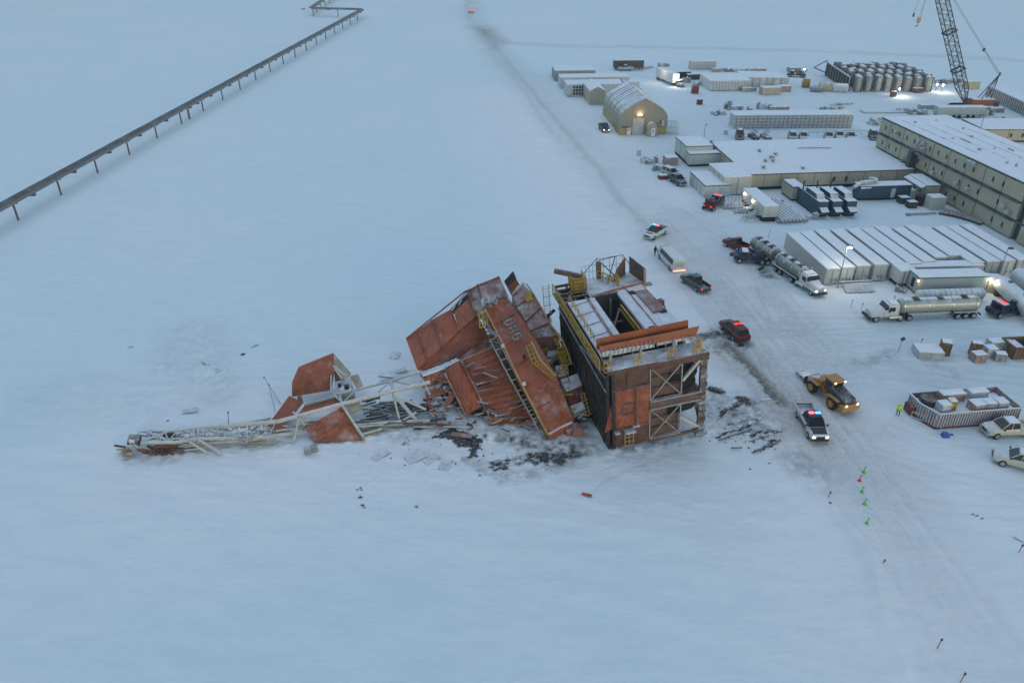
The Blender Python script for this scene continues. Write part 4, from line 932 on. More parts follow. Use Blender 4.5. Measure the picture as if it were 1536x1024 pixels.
    m = MB(); m.path([W(513,605,2.5), W(528,632,1.4), W(546,660,.3)], .14, 6); m.build('edge_tube', 'tan_steel', T, world=True)
    T = torn('brown grey plate under mast just right of the snow dusted panel', loc=(530,615)); m = MB(); Q(m, (524,622,.8),(545,612,1.1),(538,601,1.5),(520,608,1.4), nu=4, nv=4, th=.12, dent=.08); m.build('sheet', 'tan_steel', T, world=True)
    # whip antenna rods
    for k, (a, b, lab) in enumerate((((421,606,.0),(396,566,1.5),'thin rod sticking out of snow behind the leaning orange panel'),((413,618,0),(403,577,1.2),'thinner rod standing beside the bent antenna rod behind mast'),((343,635,1.6),(342,618,2.8),'short mast light stalk standing up from the lying lattice'))):
        T = thing('antenna_rod', lab, 'antenna', tuple(W(*a)))
        m = MB(); m.tube(W(*a), W(*b), .05, 5); m.build('rod', 'grey_steel', T, world=True)
        m = MB(); c = W(*b); m.box(c.x-.09,c.y-.08,c.z-.06,c.x+.12,c.y+.08,c.z+.06); m.build('tip', 'red_base' if k == 0 else 'dark_steel', T, world=True)
mast()
# ------------------------------------------------------------------ debris on the snow
def debris():
    def plate(px, py, l, w, a, mt, label, name='loose_sheet', cat='debris', group=None, h=.06, z=.12, tilt=.05):
        m = MB(); m.sheet([(-l/2,-w/2,0),(l/2,-w/2,0),(l/2,w/2,0),(-l/2,w/2,0)], 6, 4, h, dent=.03, seed=int(px)); m.xf(Euler((tilt,-tilt,radians(a))).to_matrix().to_4x4())
        o = m.build(name, mt); c = W(px,py,z); o.location = c; tag(o, label, cat, group); return o
    for px, py, l, w, a, lab in ((592,533,1.3,1.7,-8,'square pale grate lying on snow behind the mast, left of the big roof wall'),(624,684,2.4,1.5,35,'widest pale snow dusted sheet on the snow below the wreck'),(648,688,1.9,.9,40,'narrow pale sheet just right of widest sheet below the wreck'),
                                 (667,697,1.2,1.7,-12,'upright pale sheet at the right end of row below the wreck'),(571,682,2.2,.8,42,'faint pale sheet at the left end of row below the wreck'),(760,708,1.2,.8,10,'small pale sheet beyond soot patch in front of the tilted beam')):
        plate(px, py, l, w, a, 'sheet_pale', lab)
    for px, py, l, w, a, mt, lab in ((584,562,3.0,.9,-14,'pale_grey','snowy grey plank leaning behind mast beside the tilted house wall'),(597,556,2.4,.7,20,'sheet_pale','pinkish torn strip behind mast beside the tilted house wall'),(583,569,2.2,.4,18,'grey_steel','dark narrow bar under snowy plank behind the mast'),
                                     (625,638,1.0,.9,30,'brown_box','small brown plate in front of mast near the black oil splash'),(752,657,1.3,.7,0,'grey_steel','grey rectangular grating right of the black oil splash'),(692,652,2.6,.7,-15,'panel_pink','pink board lying on top of the black oil splash'),
                                     (880,741,1.1,.35,-25,'red_orange','bright red strip alone on open snow below the rig base'),(1105,671,1.3,.18,0,'orange','thin orange strip on snow right of the rig base'),(556,650,2.2,.5,12,'tan_steel','tan beam end poking out in front of mast'),
                                     (285,615,1.9,.8,12,'sheet_pale','faint pinkish board on the snow behind the mast top')):
        plate(px, py, l, w, a, mt, lab, z=.25)
    m = MB(); rr = random.Random(9)
    c = W(467,678,0); m = MB(); m.box(-.75,-.4,0,.1,.4,.75); m.box(.05,-.3,.0,.75,.35,.95); m.xf(Matrix.Rotation(.4,4,'Z')); o = m.build('fallen_motor', 'grey_steel', bevel=.06); o.location = c; tag(o, 'grey motor lump alone on snow in front of mast', 'debris')
    # small fragments
    gr = 'small dark fragments scattered on the snow round the wreck'
    spots = [(rr.gauss(745,70), rr.gauss(688,14)) for _ in range(30)]+[(rr.gauss(620,34), rr.gauss(662,11)) for _ in range(16)]+[(rr.gauss(1115,34), rr.gauss(652,20)) for _ in range(24)]+[(rr.uniform(560,650), rr.uniform(596,640)) for _ in range(18)]
    spots += [(543,757),(540,745),(626,759),(382,519),(364,529),(252,631),(536,734),(308,544)]
    for i, (x, y) in enumerate(spots):
        s_ = rr.uniform(.05,.16); m = MB(); m.hexa([(-s_,-s_*.6,0),(s_*rr.uniform(.6,1.6),-s_*.5,0),(s_,s_*.8,0),(-s_*.8,s_*.5,0)], [(-s_*.6,-s_*.4,s_*.4),(s_*.7,-s_*.4,s_*.6),(s_*.5,s_*.4,s_*.5),(-s_*.5,s_*.3,s_*.3)])
        m.xf(Matrix.Rotation(rr.uniform(0,6),4,'Z')); o = m.build('fragment', 'dark_void'); o.location = W(x,y,.02); tag(o, 'small dark fragment lying on the snow near the wreck', 'debris', gr)
    # cribbing timbers and churned slabs right of the base
    for k, (a, b, lab) in enumerate((((1062,582),(1088,588),'bent pale pipe with dark brackets at the foot of the right hand column'),((1130,678),(1168,662),'long dark bar on snow left of the police pickup'),((1078,660),(1128,643),'long dark bar nearest the rig base right hand column'))):
        m = MB(); m.tube(W(*a,.25), W(*b,.2), .1 if k else .18, 6)
        if k == 0:
            for t in (.2,.45,.7): c = W(a[0]+(b[0]-a[0])*t, a[1]+(b[1]-a[1])*t, .3); m.box(c.x-.25,c.y-.35,0,c.x+.2,c.y+.3,.55)
        solo(m, 'loose_bar', 'dark_steel', lab, 'debris')
    for k, (x, y) in enumerate(((1066,622),(1078,634),(1092,642),(1110,640),(1126,634),(1143,634),(1138,620),(1120,652),(1100,656),(1085,648),(1148,600),(1141,628))):
        m = MB(); l = rr.uniform(.4,1.0); m.hexa([(-l,-.25,0),(l,-.2,0),(l*.9,.25,0),(-l*.8,.2,0)], [(-l*.8,-.15,.17),(l*.8,-.15,.1),(l*.7,.15,.14),(-l*.7,.15,.17)]); m.xf(Matrix.Rotation(rr.uniform(.1,1.0),4,'Z'))
        o = m.build('snow_block', 'frost_dark'); o.location = W(x,y,0); tag(o, 'broken slab of dirty packed snow right of the rig base', 'snow block', 'broken slabs of dirty snow right of the rig base')
debris()
#@@PART3
# ------------------------------------------------------------------ vehicles
def wheel(R, x, y, r, wd, rim='rim_grey', name='wheel'):
    m = MB(); m.cyly(y-wd/2, y+wd/2, x, r, r, 16, [(0,.86),(.12,1),(.88,1),(1,.86)]); o = m.build(name, 'tyre', R)
    m = MB(); s_ = 1 if y > 0 else -1; m.cyly(y+s_*(wd/2-.02), y+s_*(wd/2+.025), x, r, r*.58, 12); m.cyly(y+s_*(wd/2+.02), y+s_*(wd/2+.06), x, r, r*.2, 8); m.build('rim', rim, o)
def car(px, py, yaw, label, paint='white_paint', style='pickup', bar=None, lights='', L=5.9, Wd=2.0, hood=None, cat=None, group=None, bed='dark_steel', snowcap=False, roofp=None, open_tail=False, at=None, rear_lit=False, scale=1, detail=True):
    loc = at or W(px, py)
    nm = {'pickup':'pickup_truck','suv':'sport_utility_car','van':'van'}[style]
    R = thing(nm, label, cat or {'pickup':'pickup truck','suv':'car','van':'van'}[style], (loc.x,loc.y,0), yaw, group)
    h = L/2; w = Wd/2; fx = h-1.55; cb = -.65 if style == 'pickup' else -h+.35
    def ring(x, zb, zt, ww, ch=.1): return [(x,-ww+.08,zb),(x,-ww,zb+.12),(x,-ww,zt-.22),(x,-ww+ch,zt),(x,ww-ch,zt),(x,ww,zt-.22),(x,ww,zb+.12),(x,ww-.08,zb)]
    m = MB()
    end = cb-.05 if style == 'pickup' else -h
    m.loft([ring(end,.45,1.14,w*.98), ring(end+.15,.42,1.18,w), ring(.4,.42,1.18,w), ring(fx+.15,.42,1.14,w), ring(h-.6,.42,1.1,w*.98), ring(h-.12,.45,1.02,w*.93,.18), ring(h,.55,.92,w*.86,.2)])
    if style == 'pickup':
        for s_ in (-1,1): m.box(-h, min(s_*w,s_*(w-.12)), .45, end+.02, max(s_*w,s_*(w-.12)), 1.2)
        m.box(-h,-w+.1,.45,end+.02,w-.1,.68)
        if not open_tail: m.box(-h,-w+.02,.5,-h+.1,w-.02,1.2)
    m.build('body', paint, R, bevel=.035)
    if style == 'pickup':
        m = MB(); m.box(-h+.12,-w+.13,.69,end,w-.13,.74); m.build('bed_floor', bed, R)
    m = MB(); b = [(cb,-w+.1,1.15),(fx+.1,-w+.1,1.13),(fx+.1,w-.1,1.13),(cb,w-.1,1.15)]
    t = [(cb+(.18 if style != 'van' else .05),-w+.3,1.78),(fx-.75,-w+.3,1.76),(fx-.75,w-.3,1.76),(cb+(.18 if style != 'van' else .05),w-.3,1.78)]
    m.hexa(b, t); m.build('window_glass', 'glass', R)
    m = MB(); r0 = cb+.12; r1 = fx-.7
    m.loft([[(x,-w+.3+e,z),(x,w-.3-e,z),(x,w-.38-e,z+.1),(x,-w+.38+e,z+.1)] for x, z, e in ((r0,1.76,0),(r0+.2,1.79,-.03),(r1-.2,1.79,-.03),(r1,1.75,0))])
    for s_ in (-1,1):
        for xb, xt in ((fx+.1,fx-.75),((cb+fx)/2,(cb+fx)/2-.12),(cb+.02,cb+.2)) + (((cb*.45,cb*.45),) if style == 'suv' else ()):
            m.bar((xb,s_*(w-.1),1.14),(xt,s_*(w-.29),1.78),.09,.07)
    m.build('roof', roofp or paint, R, bevel=.02)
    if hood:
        m = MB(); m.loft([[(fx+.18,-w+.14,1.15),(fx+.18,w-.14,1.15),(fx+.18,w-.2,1.17),(fx+.18,-w+.2,1.17)],[(h-.25,-w+.22,1.04),(h-.25,w-.22,1.04),(h-.25,w-.3,1.08),(h-.25,-w+.3,1.08)]]); m.build('hood', hood, R)
    if snowcap:
        m = MB(); m.lump(r0+.1,-w+.42,r1-.1,w-.42,1.87,.07,.5,seed=int(px)); m.build('roof_snow', 'snow_cap', R)
    m = MB(); m.box(h-.1,-w+.1,.4,h+.1,w-.1,.62); m.build('front_bumper', 'plastic_black' if hood else 'chrome', R, bevel=.03)
    m = MB(); m.box(-h-.12,-w+.15,.42,-h+.02,w-.15,.6); m.build('rear_bumper', 'plastic_black', R, bevel=.03)
    m = MB(); m.box(h-.04,-w*.45,.64,h+.03,w*.45,.9); m.build('grille', 'plastic_black', R)
    for s_ in (-1,1):
        m = MB(); m.box(h-.1,s_*w*.68-.14,.72,h+.025,s_*w*.68+.14,.9); m.build('headlight', 'lit_head' if 'h' in lights else 'pale_grey', R)
        m = MB(); m.box(-h-.03,s_*(w-.12)-.09,.75,-h+.05,s_*(w-.12)+.09,1.1); m.build('taillight', 'lit_red' if 'r' in lights else 'red_paint', R)
        m = MB(); m.box(fx-.1,s_*(w+.12)-.1,1.2,fx+.05,s_*(w+.12)+.1,1.38); m.build('wing_mirror', 'plastic_black', R)
        for x in (h-1.05, -h+1.2): wheel(R, x, s_*(w-.1), .4, .27)
    if bar:
        bx = (r0+r1)/2+.1
        m = MB(); m.box(bx-.14,-.6,1.88,bx+.14,.6,1.95); o = m.build('light_bar', 'plastic_black', R)
        for y0, y1, c in ((-.6,-.08,bar[0]),(.08,.6,bar[1])):
            m = MB(); m.box(bx-.15,y0,1.95,bx+.15,y1,2.07); m.build('strobe_lens', c, o)
    R.scale = (1,1.04,1.12)
    return R
def light(kind, loc, power, col=(1,.8,.5), r=.15, parent=None, rot=None, spot=None):
    l = bpy.data.lights.new('lamp_light', kind); l.energy = power; l.color = col
    if kind in ('POINT','SPOT'): l.shadow_soft_size = r
    if spot: l.spot_size = radians(spot); l.spot_blend = .6
    o = bpy.data.objects.new('lamp_light', l); COL.objects.link(o); o.location = loc
    if rot: o.rotation_euler = rot
    if parent: o.parent = parent
    return o
def at2(px, py, z=0): return W(px, py, z)
yaw = heading((1203,624),(1226,666))
p = car(1215,641, yaw, 'black and white police pickup with flashing light bar, front toward the green cones', 'white_paint', bar=('lit_redstrobe','lit_blue'), lights='h', hood='black_paint', roofp='black_paint', bed='pale_grey', L=6.2); p.scale = (1.04,1.1,1.18)
light('POINT', (.0,0.45,2.35), 6, (.15,.45,1), .25, p); light('POINT', (.0,-.45,2.35), 6, (1,.12,.12), .25, p)
m = MB(); m.box(-1.2,-1.02,.55,1.2,-1.0,.8); m.box(-1.2,1.0,.55,1.2,1.02,.8); m.build('door_stripe', 'black_paint', p)
m = MB(); m.sheet([(-2.8,-.9,1.2),(-2.8,.9,1.2),(-2.95,.9,1.2),(-2.95,-.9,1.2)],2,2,.06); m.build('tailgate_cap', 'plastic_black', p)
yaw = heading((995,348),(970,361))
p = car(983,354, yaw, 'silver white police pickup with red and blue roof lights, nearest the far road', 'white_paint', bar=('lit_blue','lit_redstrobe'), bed='dark_steel', lights='', roofp='black_paint')
light('POINT', (.0,-0.45,2.35), 6, (.15,.45,1), .25, p); light('POINT', (.0,.45,2.35), 6, (1,.12,.12), .25, p)
m = MB(); m.box(2.0,-.6,1.17,2.4,.6,1.19); m.build('hood_panel', 'slate_paint', p)
car(1042,430, heading((1052,441),(1030,426)), 'dark slate pickup with open tailgate following the white bus', 'slate_paint', lights='r', open_tail=True, L=5.9, bed='dark_steel', snowcap=False)
p = car(1100,502, heading((1112,512),(1088,490)), 'maroon command car with glowing red roof lamps beside the rig', 'maroon_paint', style='suv', bar=('lit_red','lit_red'), L=5.6)
light('POINT', (.1,0,2.4), 8, (1,.1,.06), .25, p)
car(1103,372, radians(-55)+pi, 'snow dusted red pickup standing above the dark tow truck', 'red_paint', L=4.9, lights='r', bed='red_paint')
car(906,196, heading((899,188),(912,203)), 'black pickup with headlights on beside the tan tent', 'black_paint', lights='h', L=5.6)
car(1511,650, radians(4)+pi, 'snow dusted beige crew pickup beside the ribbed open container at right edge', 'beige_paint', L=6.2, hood=None, snowcap=True, bed='beige_paint')
car(1532,700, radians(-28)+pi, 'snowed over beige pickup cut by the right edge, lowest in frame', 'beige_paint', L=6.0, snowcap=True)
parked = [(1109,207,'maroon_paint','small dark red car, first of parked row behind flat roof','suv'),(1188,210,'dusty_paint','dusty grey car left of the paired white pickup in the parked row','suv'),(1204,210,'white_paint','white pickup just right of the dark red car in parked row','pickup'),
          (1242,210,'beige_paint','pale snowed over pickup, left one of the three close together','pickup'),(1258,209,'white_paint','white pickup between two others, middle one of the three close together','pickup'),(1275,210,'white_paint','white pickup, right one of the three close together','pickup'),(1309,208,'slate_paint','dark car half hidden at corner of tall cream building','suv')]
for x, y, c, lab, st in parked:
    car(x, y, radians(-104), lab, c, st, L=4.9, snowcap=True, group='cars parked behind the flat roofed building')
car(1016,275, radians(-72), 'dark pickup with white tailgate parked beside the low white building', 'slate_paint', 'pickup', L=5.2)
car(1006,265, radians(-60), 'grey snowy car parked behind the dark pickup near low white building', 'dusty_paint', 'suv', L=5.2, snowcap=True)
def bus():
    R = thing('shuttle_bus', 'white shuttle bus with dark side windows and glowing rear, behind police pickup', 'bus', tuple(W(1005,396)), heading((1014,410),(990,384)))
    m = MB(); m.loft([[(x,-1.08*k,.45),(x,1.08*k,.45),(x,1.12*k,1.5),(x,1.02*k,2.35+dz),(x,.85*k,2.5+dz),(x,-.85*k,2.5+dz),(x,-1.02*k,2.35+dz),(x,-1.12*k,1.5)] for x, k, dz in ((-3.9,.98,0),(-3.7,1,0),(2.2,1,0),(2.8,.97,-.35),(3.1,.92,-1.0),(3.9,.85,-1.4))])
    m.build('body', 'white_paint', R, bevel=.04)
    for s_ in (-1,1):
        m = MB(); m.hexa([(-3.4,s_*1.15,1.42),(2.3,s_*1.15,1.42),(2.3,s_*1.1,1.42),(-3.4,s_*1.1,1.42)],[(-3.4,s_*1.06,2.3),(2.0,s_*1.06,2.3),(2.0,s_*1.0,2.3),(-3.4,s_*1.0,2.3)]); m.build('side_window', 'glass', R)
        for x in (2.5,-2.2): wheel(R, x, s_*.98, .45, .3)
        m = MB(); m.box(-4.0,s_*.92-.07,.8,-3.86,s_*.92+.07,.98); m.build('taillight', 'lit_red', R)
    m = MB(); m.box(-4.1,-1.1,.42,-3.85,1.1,.62); m.build('rear_bumper', 'bumper_glow', R)  # bumper is no lamp, its amber glow is put in by emission
    m = MB(); m.box(-3.97,-.75,1.1,-3.9,.75,2.0); m.build('rear_door', 'pale_grey', R)
    m = MB(); m.hexa([(3.0,-.95,1.65),(3.2,-.9,1.6),(3.2,.9,1.6),(3.0,.95,1.65)],[(2.7,-.95,2.3),(2.75,-.9,2.3),(2.75,.9,2.3),(2.7,.95,2.3)]); m.build('windscreen', 'glass', R)
    light('POINT', (-4.6,0,.8), 1.2, (1,.5,.25), .1, R)
bus()
def far_bus():
    R = thing('far_truck', 'small white truck with red tail lamps driving away on the far road', 'truck', tuple(W(707,19)), heading((707,19),(703,0)))
    m = MB(); m.box(-3,-1.2,.9,2,1.2,3.4); m.build('box_body', 'white_paint', R, bevel=.05)
    m = MB(); m.box(2.1,-1.15,.6,3.6,1.15,2.4); m.build('cab', 'slate_paint', R, bevel=.1)
    for s_ in (-1,1):
        m = MB(); m.box(-3.15,s_*.75-.35,.9,-3.0,s_*.75+.35,1.5); m.build('taillight', 'lit_red', R)
        for x in (-2,2.6): wheel(R, x, s_*1.05, .5, .3)
far_bus()
# ---- trucks
def tractor(loc, yaw, label, lights=''):
    R = thing('tractor_truck', label, 'truck', tuple(loc), yaw)   # origin: fifth wheel, x forward
    m = MB(); m.loft([[(x,-w_,.75),(x,w_,.75),(x,w_,zt-.25),(x,w_-.22,zt),(x,-w_+.22,zt),(x,-w_,zt-.25)] for x, w_, zt in ((2.9,1.0,2.0),(3.2,.98,1.98),(4.4,.88,1.8),(4.95,.8,1.62),(5.05,.7,1.45))]); m.build('hood', 'white_paint', R, bevel=.05)
    m = MB(); m.loft([[(x,-w_,.8),(x,w_,.8),(x,w_,zt-.3),(x,w_-.15,zt),(x,-w_+.15,zt),(x,-w_,zt-.3)] for x, w_, zt in ((.9,1.12,2.7),(1.1,1.15,2.8),(2.3,1.12,2.75),(2.55,1.08,2.6))])
    m.box(2.5,-1.1,.8,3.0,1.1,1.95); m.build('cab', 'white_paint', R, bevel=.05)
    m = MB(); m.hexa([(2.56,-1.0,1.95),(3.0,-.98,1.95),(3.0,.98,1.95),(2.56,1.0,1.95)],[(2.5,-.95,2.6),(2.6,-.92,2.58),(2.6,.92,2.58),(2.5,.95,2.6)]); m.build('windscreen', 'glass', R)
    for s_ in (-1,1):
        m = MB(); m.box(1.55,s_*1.16-.02,1.75,2.45,s_*1.16+.02,2.4); m.build('side_window', 'glass', R)
        m = MB(); m.tube((.75,s_*1.0,.9),(.75,s_*1.0,3.3),.09,8); m.build('exhaust_stack', 'chrome', R)
        m = MB(); m.cylx(.4,2.2,s_*1.05,.75,.3,12); m.build('fuel_tank', 'chrome', R)
        m = MB(); m.box(4.9,s_*.75-.14,1.0,5.07,s_*.75+.14,1.2); m.build('headlight', 'lit_head' if lights else 'pale_grey', R)
        m = MB(); m.sheet([(3.6,s_*.8,1.15),(4.9,s_*.8,1.0),(4.9,s_*1.2,.95),(3.6,s_*1.2,1.1)],4,2,.08); m.build('fender', 'white_paint', R)
        m = MB(); m.box(2.4,s_*1.35-.08,1.7,2.5,s_*1.35+.08,2.3); m.build('wing_mirror', 'plastic_black', R)
        wheel(R, 4.15, s_*1.02, .52, .32)
        for x in (-.7,.65): wheel(R, x-.3, s_*.95, .52, .55)
    m = MB(); m.box(5.02,-.5,.85,5.1,.5,1.5); m.build('grille', 'chrome', R)
    m = MB(); m.box(5.0,-1.15,.45,5.3,1.15,.8); m.build('front_bumper', 'plastic_black', R, bevel=.04)
    m = MB(); m.box(-1.6,-.45,.7,3,-.3,.95); m.box(-1.6,.3,.7,3,.45,.95); m.box(-.9,-.5,.95,.5,.5,1.12); m.build('chassis', 'plastic_black', R)
    m = MB(); m.box(.95,-.9,2.82,2.2,.9,2.9); m.build('roof_snow', 'snow_cap', R, bevel=.03)
    return R
def tanker(loc, yaw, L, label, axles=3, mt='tank_metal', r=1.12, zc=2.05, aft=0, group=None):
    R = thing('tank_trailer', label, 'tank trailer', tuple(loc), yaw, group)   # origin at front coupling, extends to -x
    m = MB(); m.cylx(-L, .0, 0, zc, r, 24, [(0,.55),(.01,.85),(.03,1),(.97,1),(.99,.85),(1,.55)]); m.build('tank_shell', mt, R, smooth=False)
    for k in range(4):
        x = -L*(.04+.3*k); m = MB(); m.cylx(x-.07, x+.07, 0, zc, r+.04, 24); m.build('band', 'chrome', R)
    for k in range(3):
        x = -L*(.2+.3*k); m = MB(); m.cylz(x, 0, zc+r-.05, zc+r+.2, .4, 12); m.box(x-.5,-.5,zc+r-.1,x+.5,.5,zc+r+.04); m.build('manhole', 'dark_steel', R)
    m = MB(); m.sheet([(-L*.95,-.35,zc+r+.02),(-.5,-.35,zc+r+.02),(-.5,.35,zc+r+.02),(-L*.95,.35,zc+r+.02)],14,2,.07,dent=.02,seed=int(L)); m.build('walkway_snow', 'frosted', R)
    for s_ in (-1,1):
        m = MB(); m.box(-L*.62,s_*1.12-.1,1.15,-L*.1,s_*1.12+.1,1.3); m.build('side_rail', 'pale_grey', R)
        m = MB(); m.box(-L+.2,s_*1.1-.2,1.12,-L+.4+axles*1.25,s_*1.1+.2,1.2); m.build('fender', 'pale_grey', R)
        for k in range(axles): wheel(R, -L+.9+k*1.25+aft, s_*.98, .5, .5)
    m = MB(); m.box(-L+.1,-.5,.8,-.3,-.35,1.05); m.box(-L+.1,.35,.8,-.3,.5,1.05); m.box(-L*.45,-1.0,.7,-L*.45+.7,-.4,1.15); m.build('subframe', 'plastic_black', R)
    m = MB(); m.box(-L-.25,-1.15,.5,-L-.1,1.15,.7); m.build('rear_bumper', 'plastic_black', R)
    return R
# long tanker truck facing left
a, b = W(1311,483), W(1480,476); yw = atan2(a.y-b.y, a.x-b.x)
d = Vector((cos(yw), sin(yw), 0)); fw = a-d*4.2+Vector((0,1.0,0))
tractor(fw, yw, 'white tractor truck facing left, hitched to the long pale tanker')
tanker(fw+d*.6, yw, 12.6, 'long pale metal tanker trailer behind the left facing white tractor')
# double tanker nose to lower right
a, b = W(1221,447), W(1150,398); yw = atan2(a.y-b.y, a.x-b.x); d = Vector((cos(yw), sin(yw), 0)); n = Vector((-d.y,d.x,0))
fw = a-d*5.0+n*1.0
tractor(fw, yw, 'white tractor truck with one headlight lit, nose toward the lower right', 'h')
tanker(fw+d*.9, yw, 7.2, 'short rusty grey tank trailer coupled behind the headlit tractor', 2, 'tank_dirty')
tanker(fw-d*7.4, yw, 6.4, 'second rusty grey tank trailer, farthest from the headlit tractor', 2, 'tank_dirty')
# snowy tank behind the long tanker
yw = radians(4)
o = thing('storage_tank', 'snow covered low horizontal tank between the office cabin and long tanker', 'tank', tuple(W(1372,452)), yw)
m = MB(); m.cylx(0,11,0,1.0,.95,20,[(0,.6),(.02,.9),(.04,1),(.96,1),(1,.6)]); m.build('shell', 'tank_white', o)
for k in range(12): m = MB(); m.cylx(.8+k*.85,.9+k*.85,0,1.0,.99,20); m.build('hoop', 'frost_dark', o)
m = MB(); m.box(.5,-.8,0,1.2,.8,.5); m.box(9.5,-.8,0,10.2,.8,.5); m.build('saddle', 'dark_steel', o)
for i, (p0, p1, lab) in enumerate((((1493,436),(1560,497),'large white horizontal tank at right edge, nearest the office cabin'),((1518,424),(1590,478),'large white horizontal tank at right edge, behind the nearest one'))):
    a, b = W(*p0), W(*p1); yw = atan2(b.y-a.y, b.x-a.x)
    o = thing('storage_tank', lab, 'tank', tuple(a), yw)
    m = MB(); m.cylx(0,14,0,1.7,1.3,24,[(0,.35),(.02,.75),(.05,1),(.95,1),(1,.5)]); m.build('shell', 'tank_white', o, smooth=False)
    m = MB(); m.box(1.5,-1.1,0,2.2,1.1,1.0); m.box(7,-1.1,0,7.7,1.1,1.0); m.build('saddle', 'rust_brown', o)
    m = MB(); m.cylz(3,0,2.95,3.15,.35,10); m.cylz(7.5,0,2.95,3.15,.35,10); m.build('manhole', 'dark_steel', o)
# dark vacuum trucks / tow trucks
def dark_truck(px, py, yaw, label, red=True, paint='navy_paint', nm='tow_truck'):
    R = thing(nm, label, 'truck', tuple(W(px,py)), yaw)
    m = MB(); m.box(1.2,-1.1,.6,2.6,1.1,2.1); m.box(2.5,-.95,.6,3.6,.95,1.35); m.build('cab', paint, R, bevel=.08)
    m = MB(); m.box(2.55,-.95,1.5,2.68,.95,2.0); m.box(1.5,-1.13,1.45,2.4,1.13,2.0); m.build('window_glass', 'glass', R)
    m = MB(); m.box(-2.6,-1.1,.7,1.1,1.1,1.0); m.box(-2.4,-.9,1.0,.6,.9,1.55); m.build('deck', paint, R, bevel=.04)
    m = MB(); m.bar((-.6,-.5,1.4),(-2.8,-.5,2.5),.22); m.bar((-.6,.5,1.4),(-2.8,.5,2.5),.22); m.bar((-2.8,-.6,2.5),(-2.8,.6,2.5),.2); m.box(-1.2,-.4,1.55,-.2,.4,2.2); m.tube((-.3,-1.0,1.5),(.9,-.9,2.0),.12); m.build('boom', 'dark_steel', R)
    m = MB(); m.box(1.3,-.9,2.12,2.3,.9,2.2); m.build('roof_snow', 'snow_cap', R)
    for s_ in (-1,1):
        for x in (2.6,-1.2,-2.2): wheel(R, x, s_*1.0, .48, .35)
        m = MB(); m.box(-2.75,s_*.8-.2,.9,-2.6,s_*.8+.2,1.12); m.build('taillight', 'lit_red' if red else 'red_paint', R)
    if red:
        m = MB(); m.box(1.5,-.7,2.2,1.8,.7,2.36); m.build('light_bar', 'lit_red', R)
    return R
dark_truck(1131,393, radians(170), 'dark navy tow truck parked beside the double tanker', False)
dark_truck(1511,470, radians(195), 'dark navy truck with red lamp behind the long tanker at right', True)
p = dark_truck(1069,311, radians(52), 'dark blue and red rescue truck with red lamps before low white building', True)
m = MB(); m.box(-2.4,-1.14,.75,1.1,-1.11,1.4); m.box(-2.65,-1.0,.8,-2.62,1.0,1.5); m.build('side_panel', 'red_paint', p)
m = MB(); m.box(-2.3,-.85,1.6,-1.2,.85,2.1); m.build('cargo', 'red_paint', p)
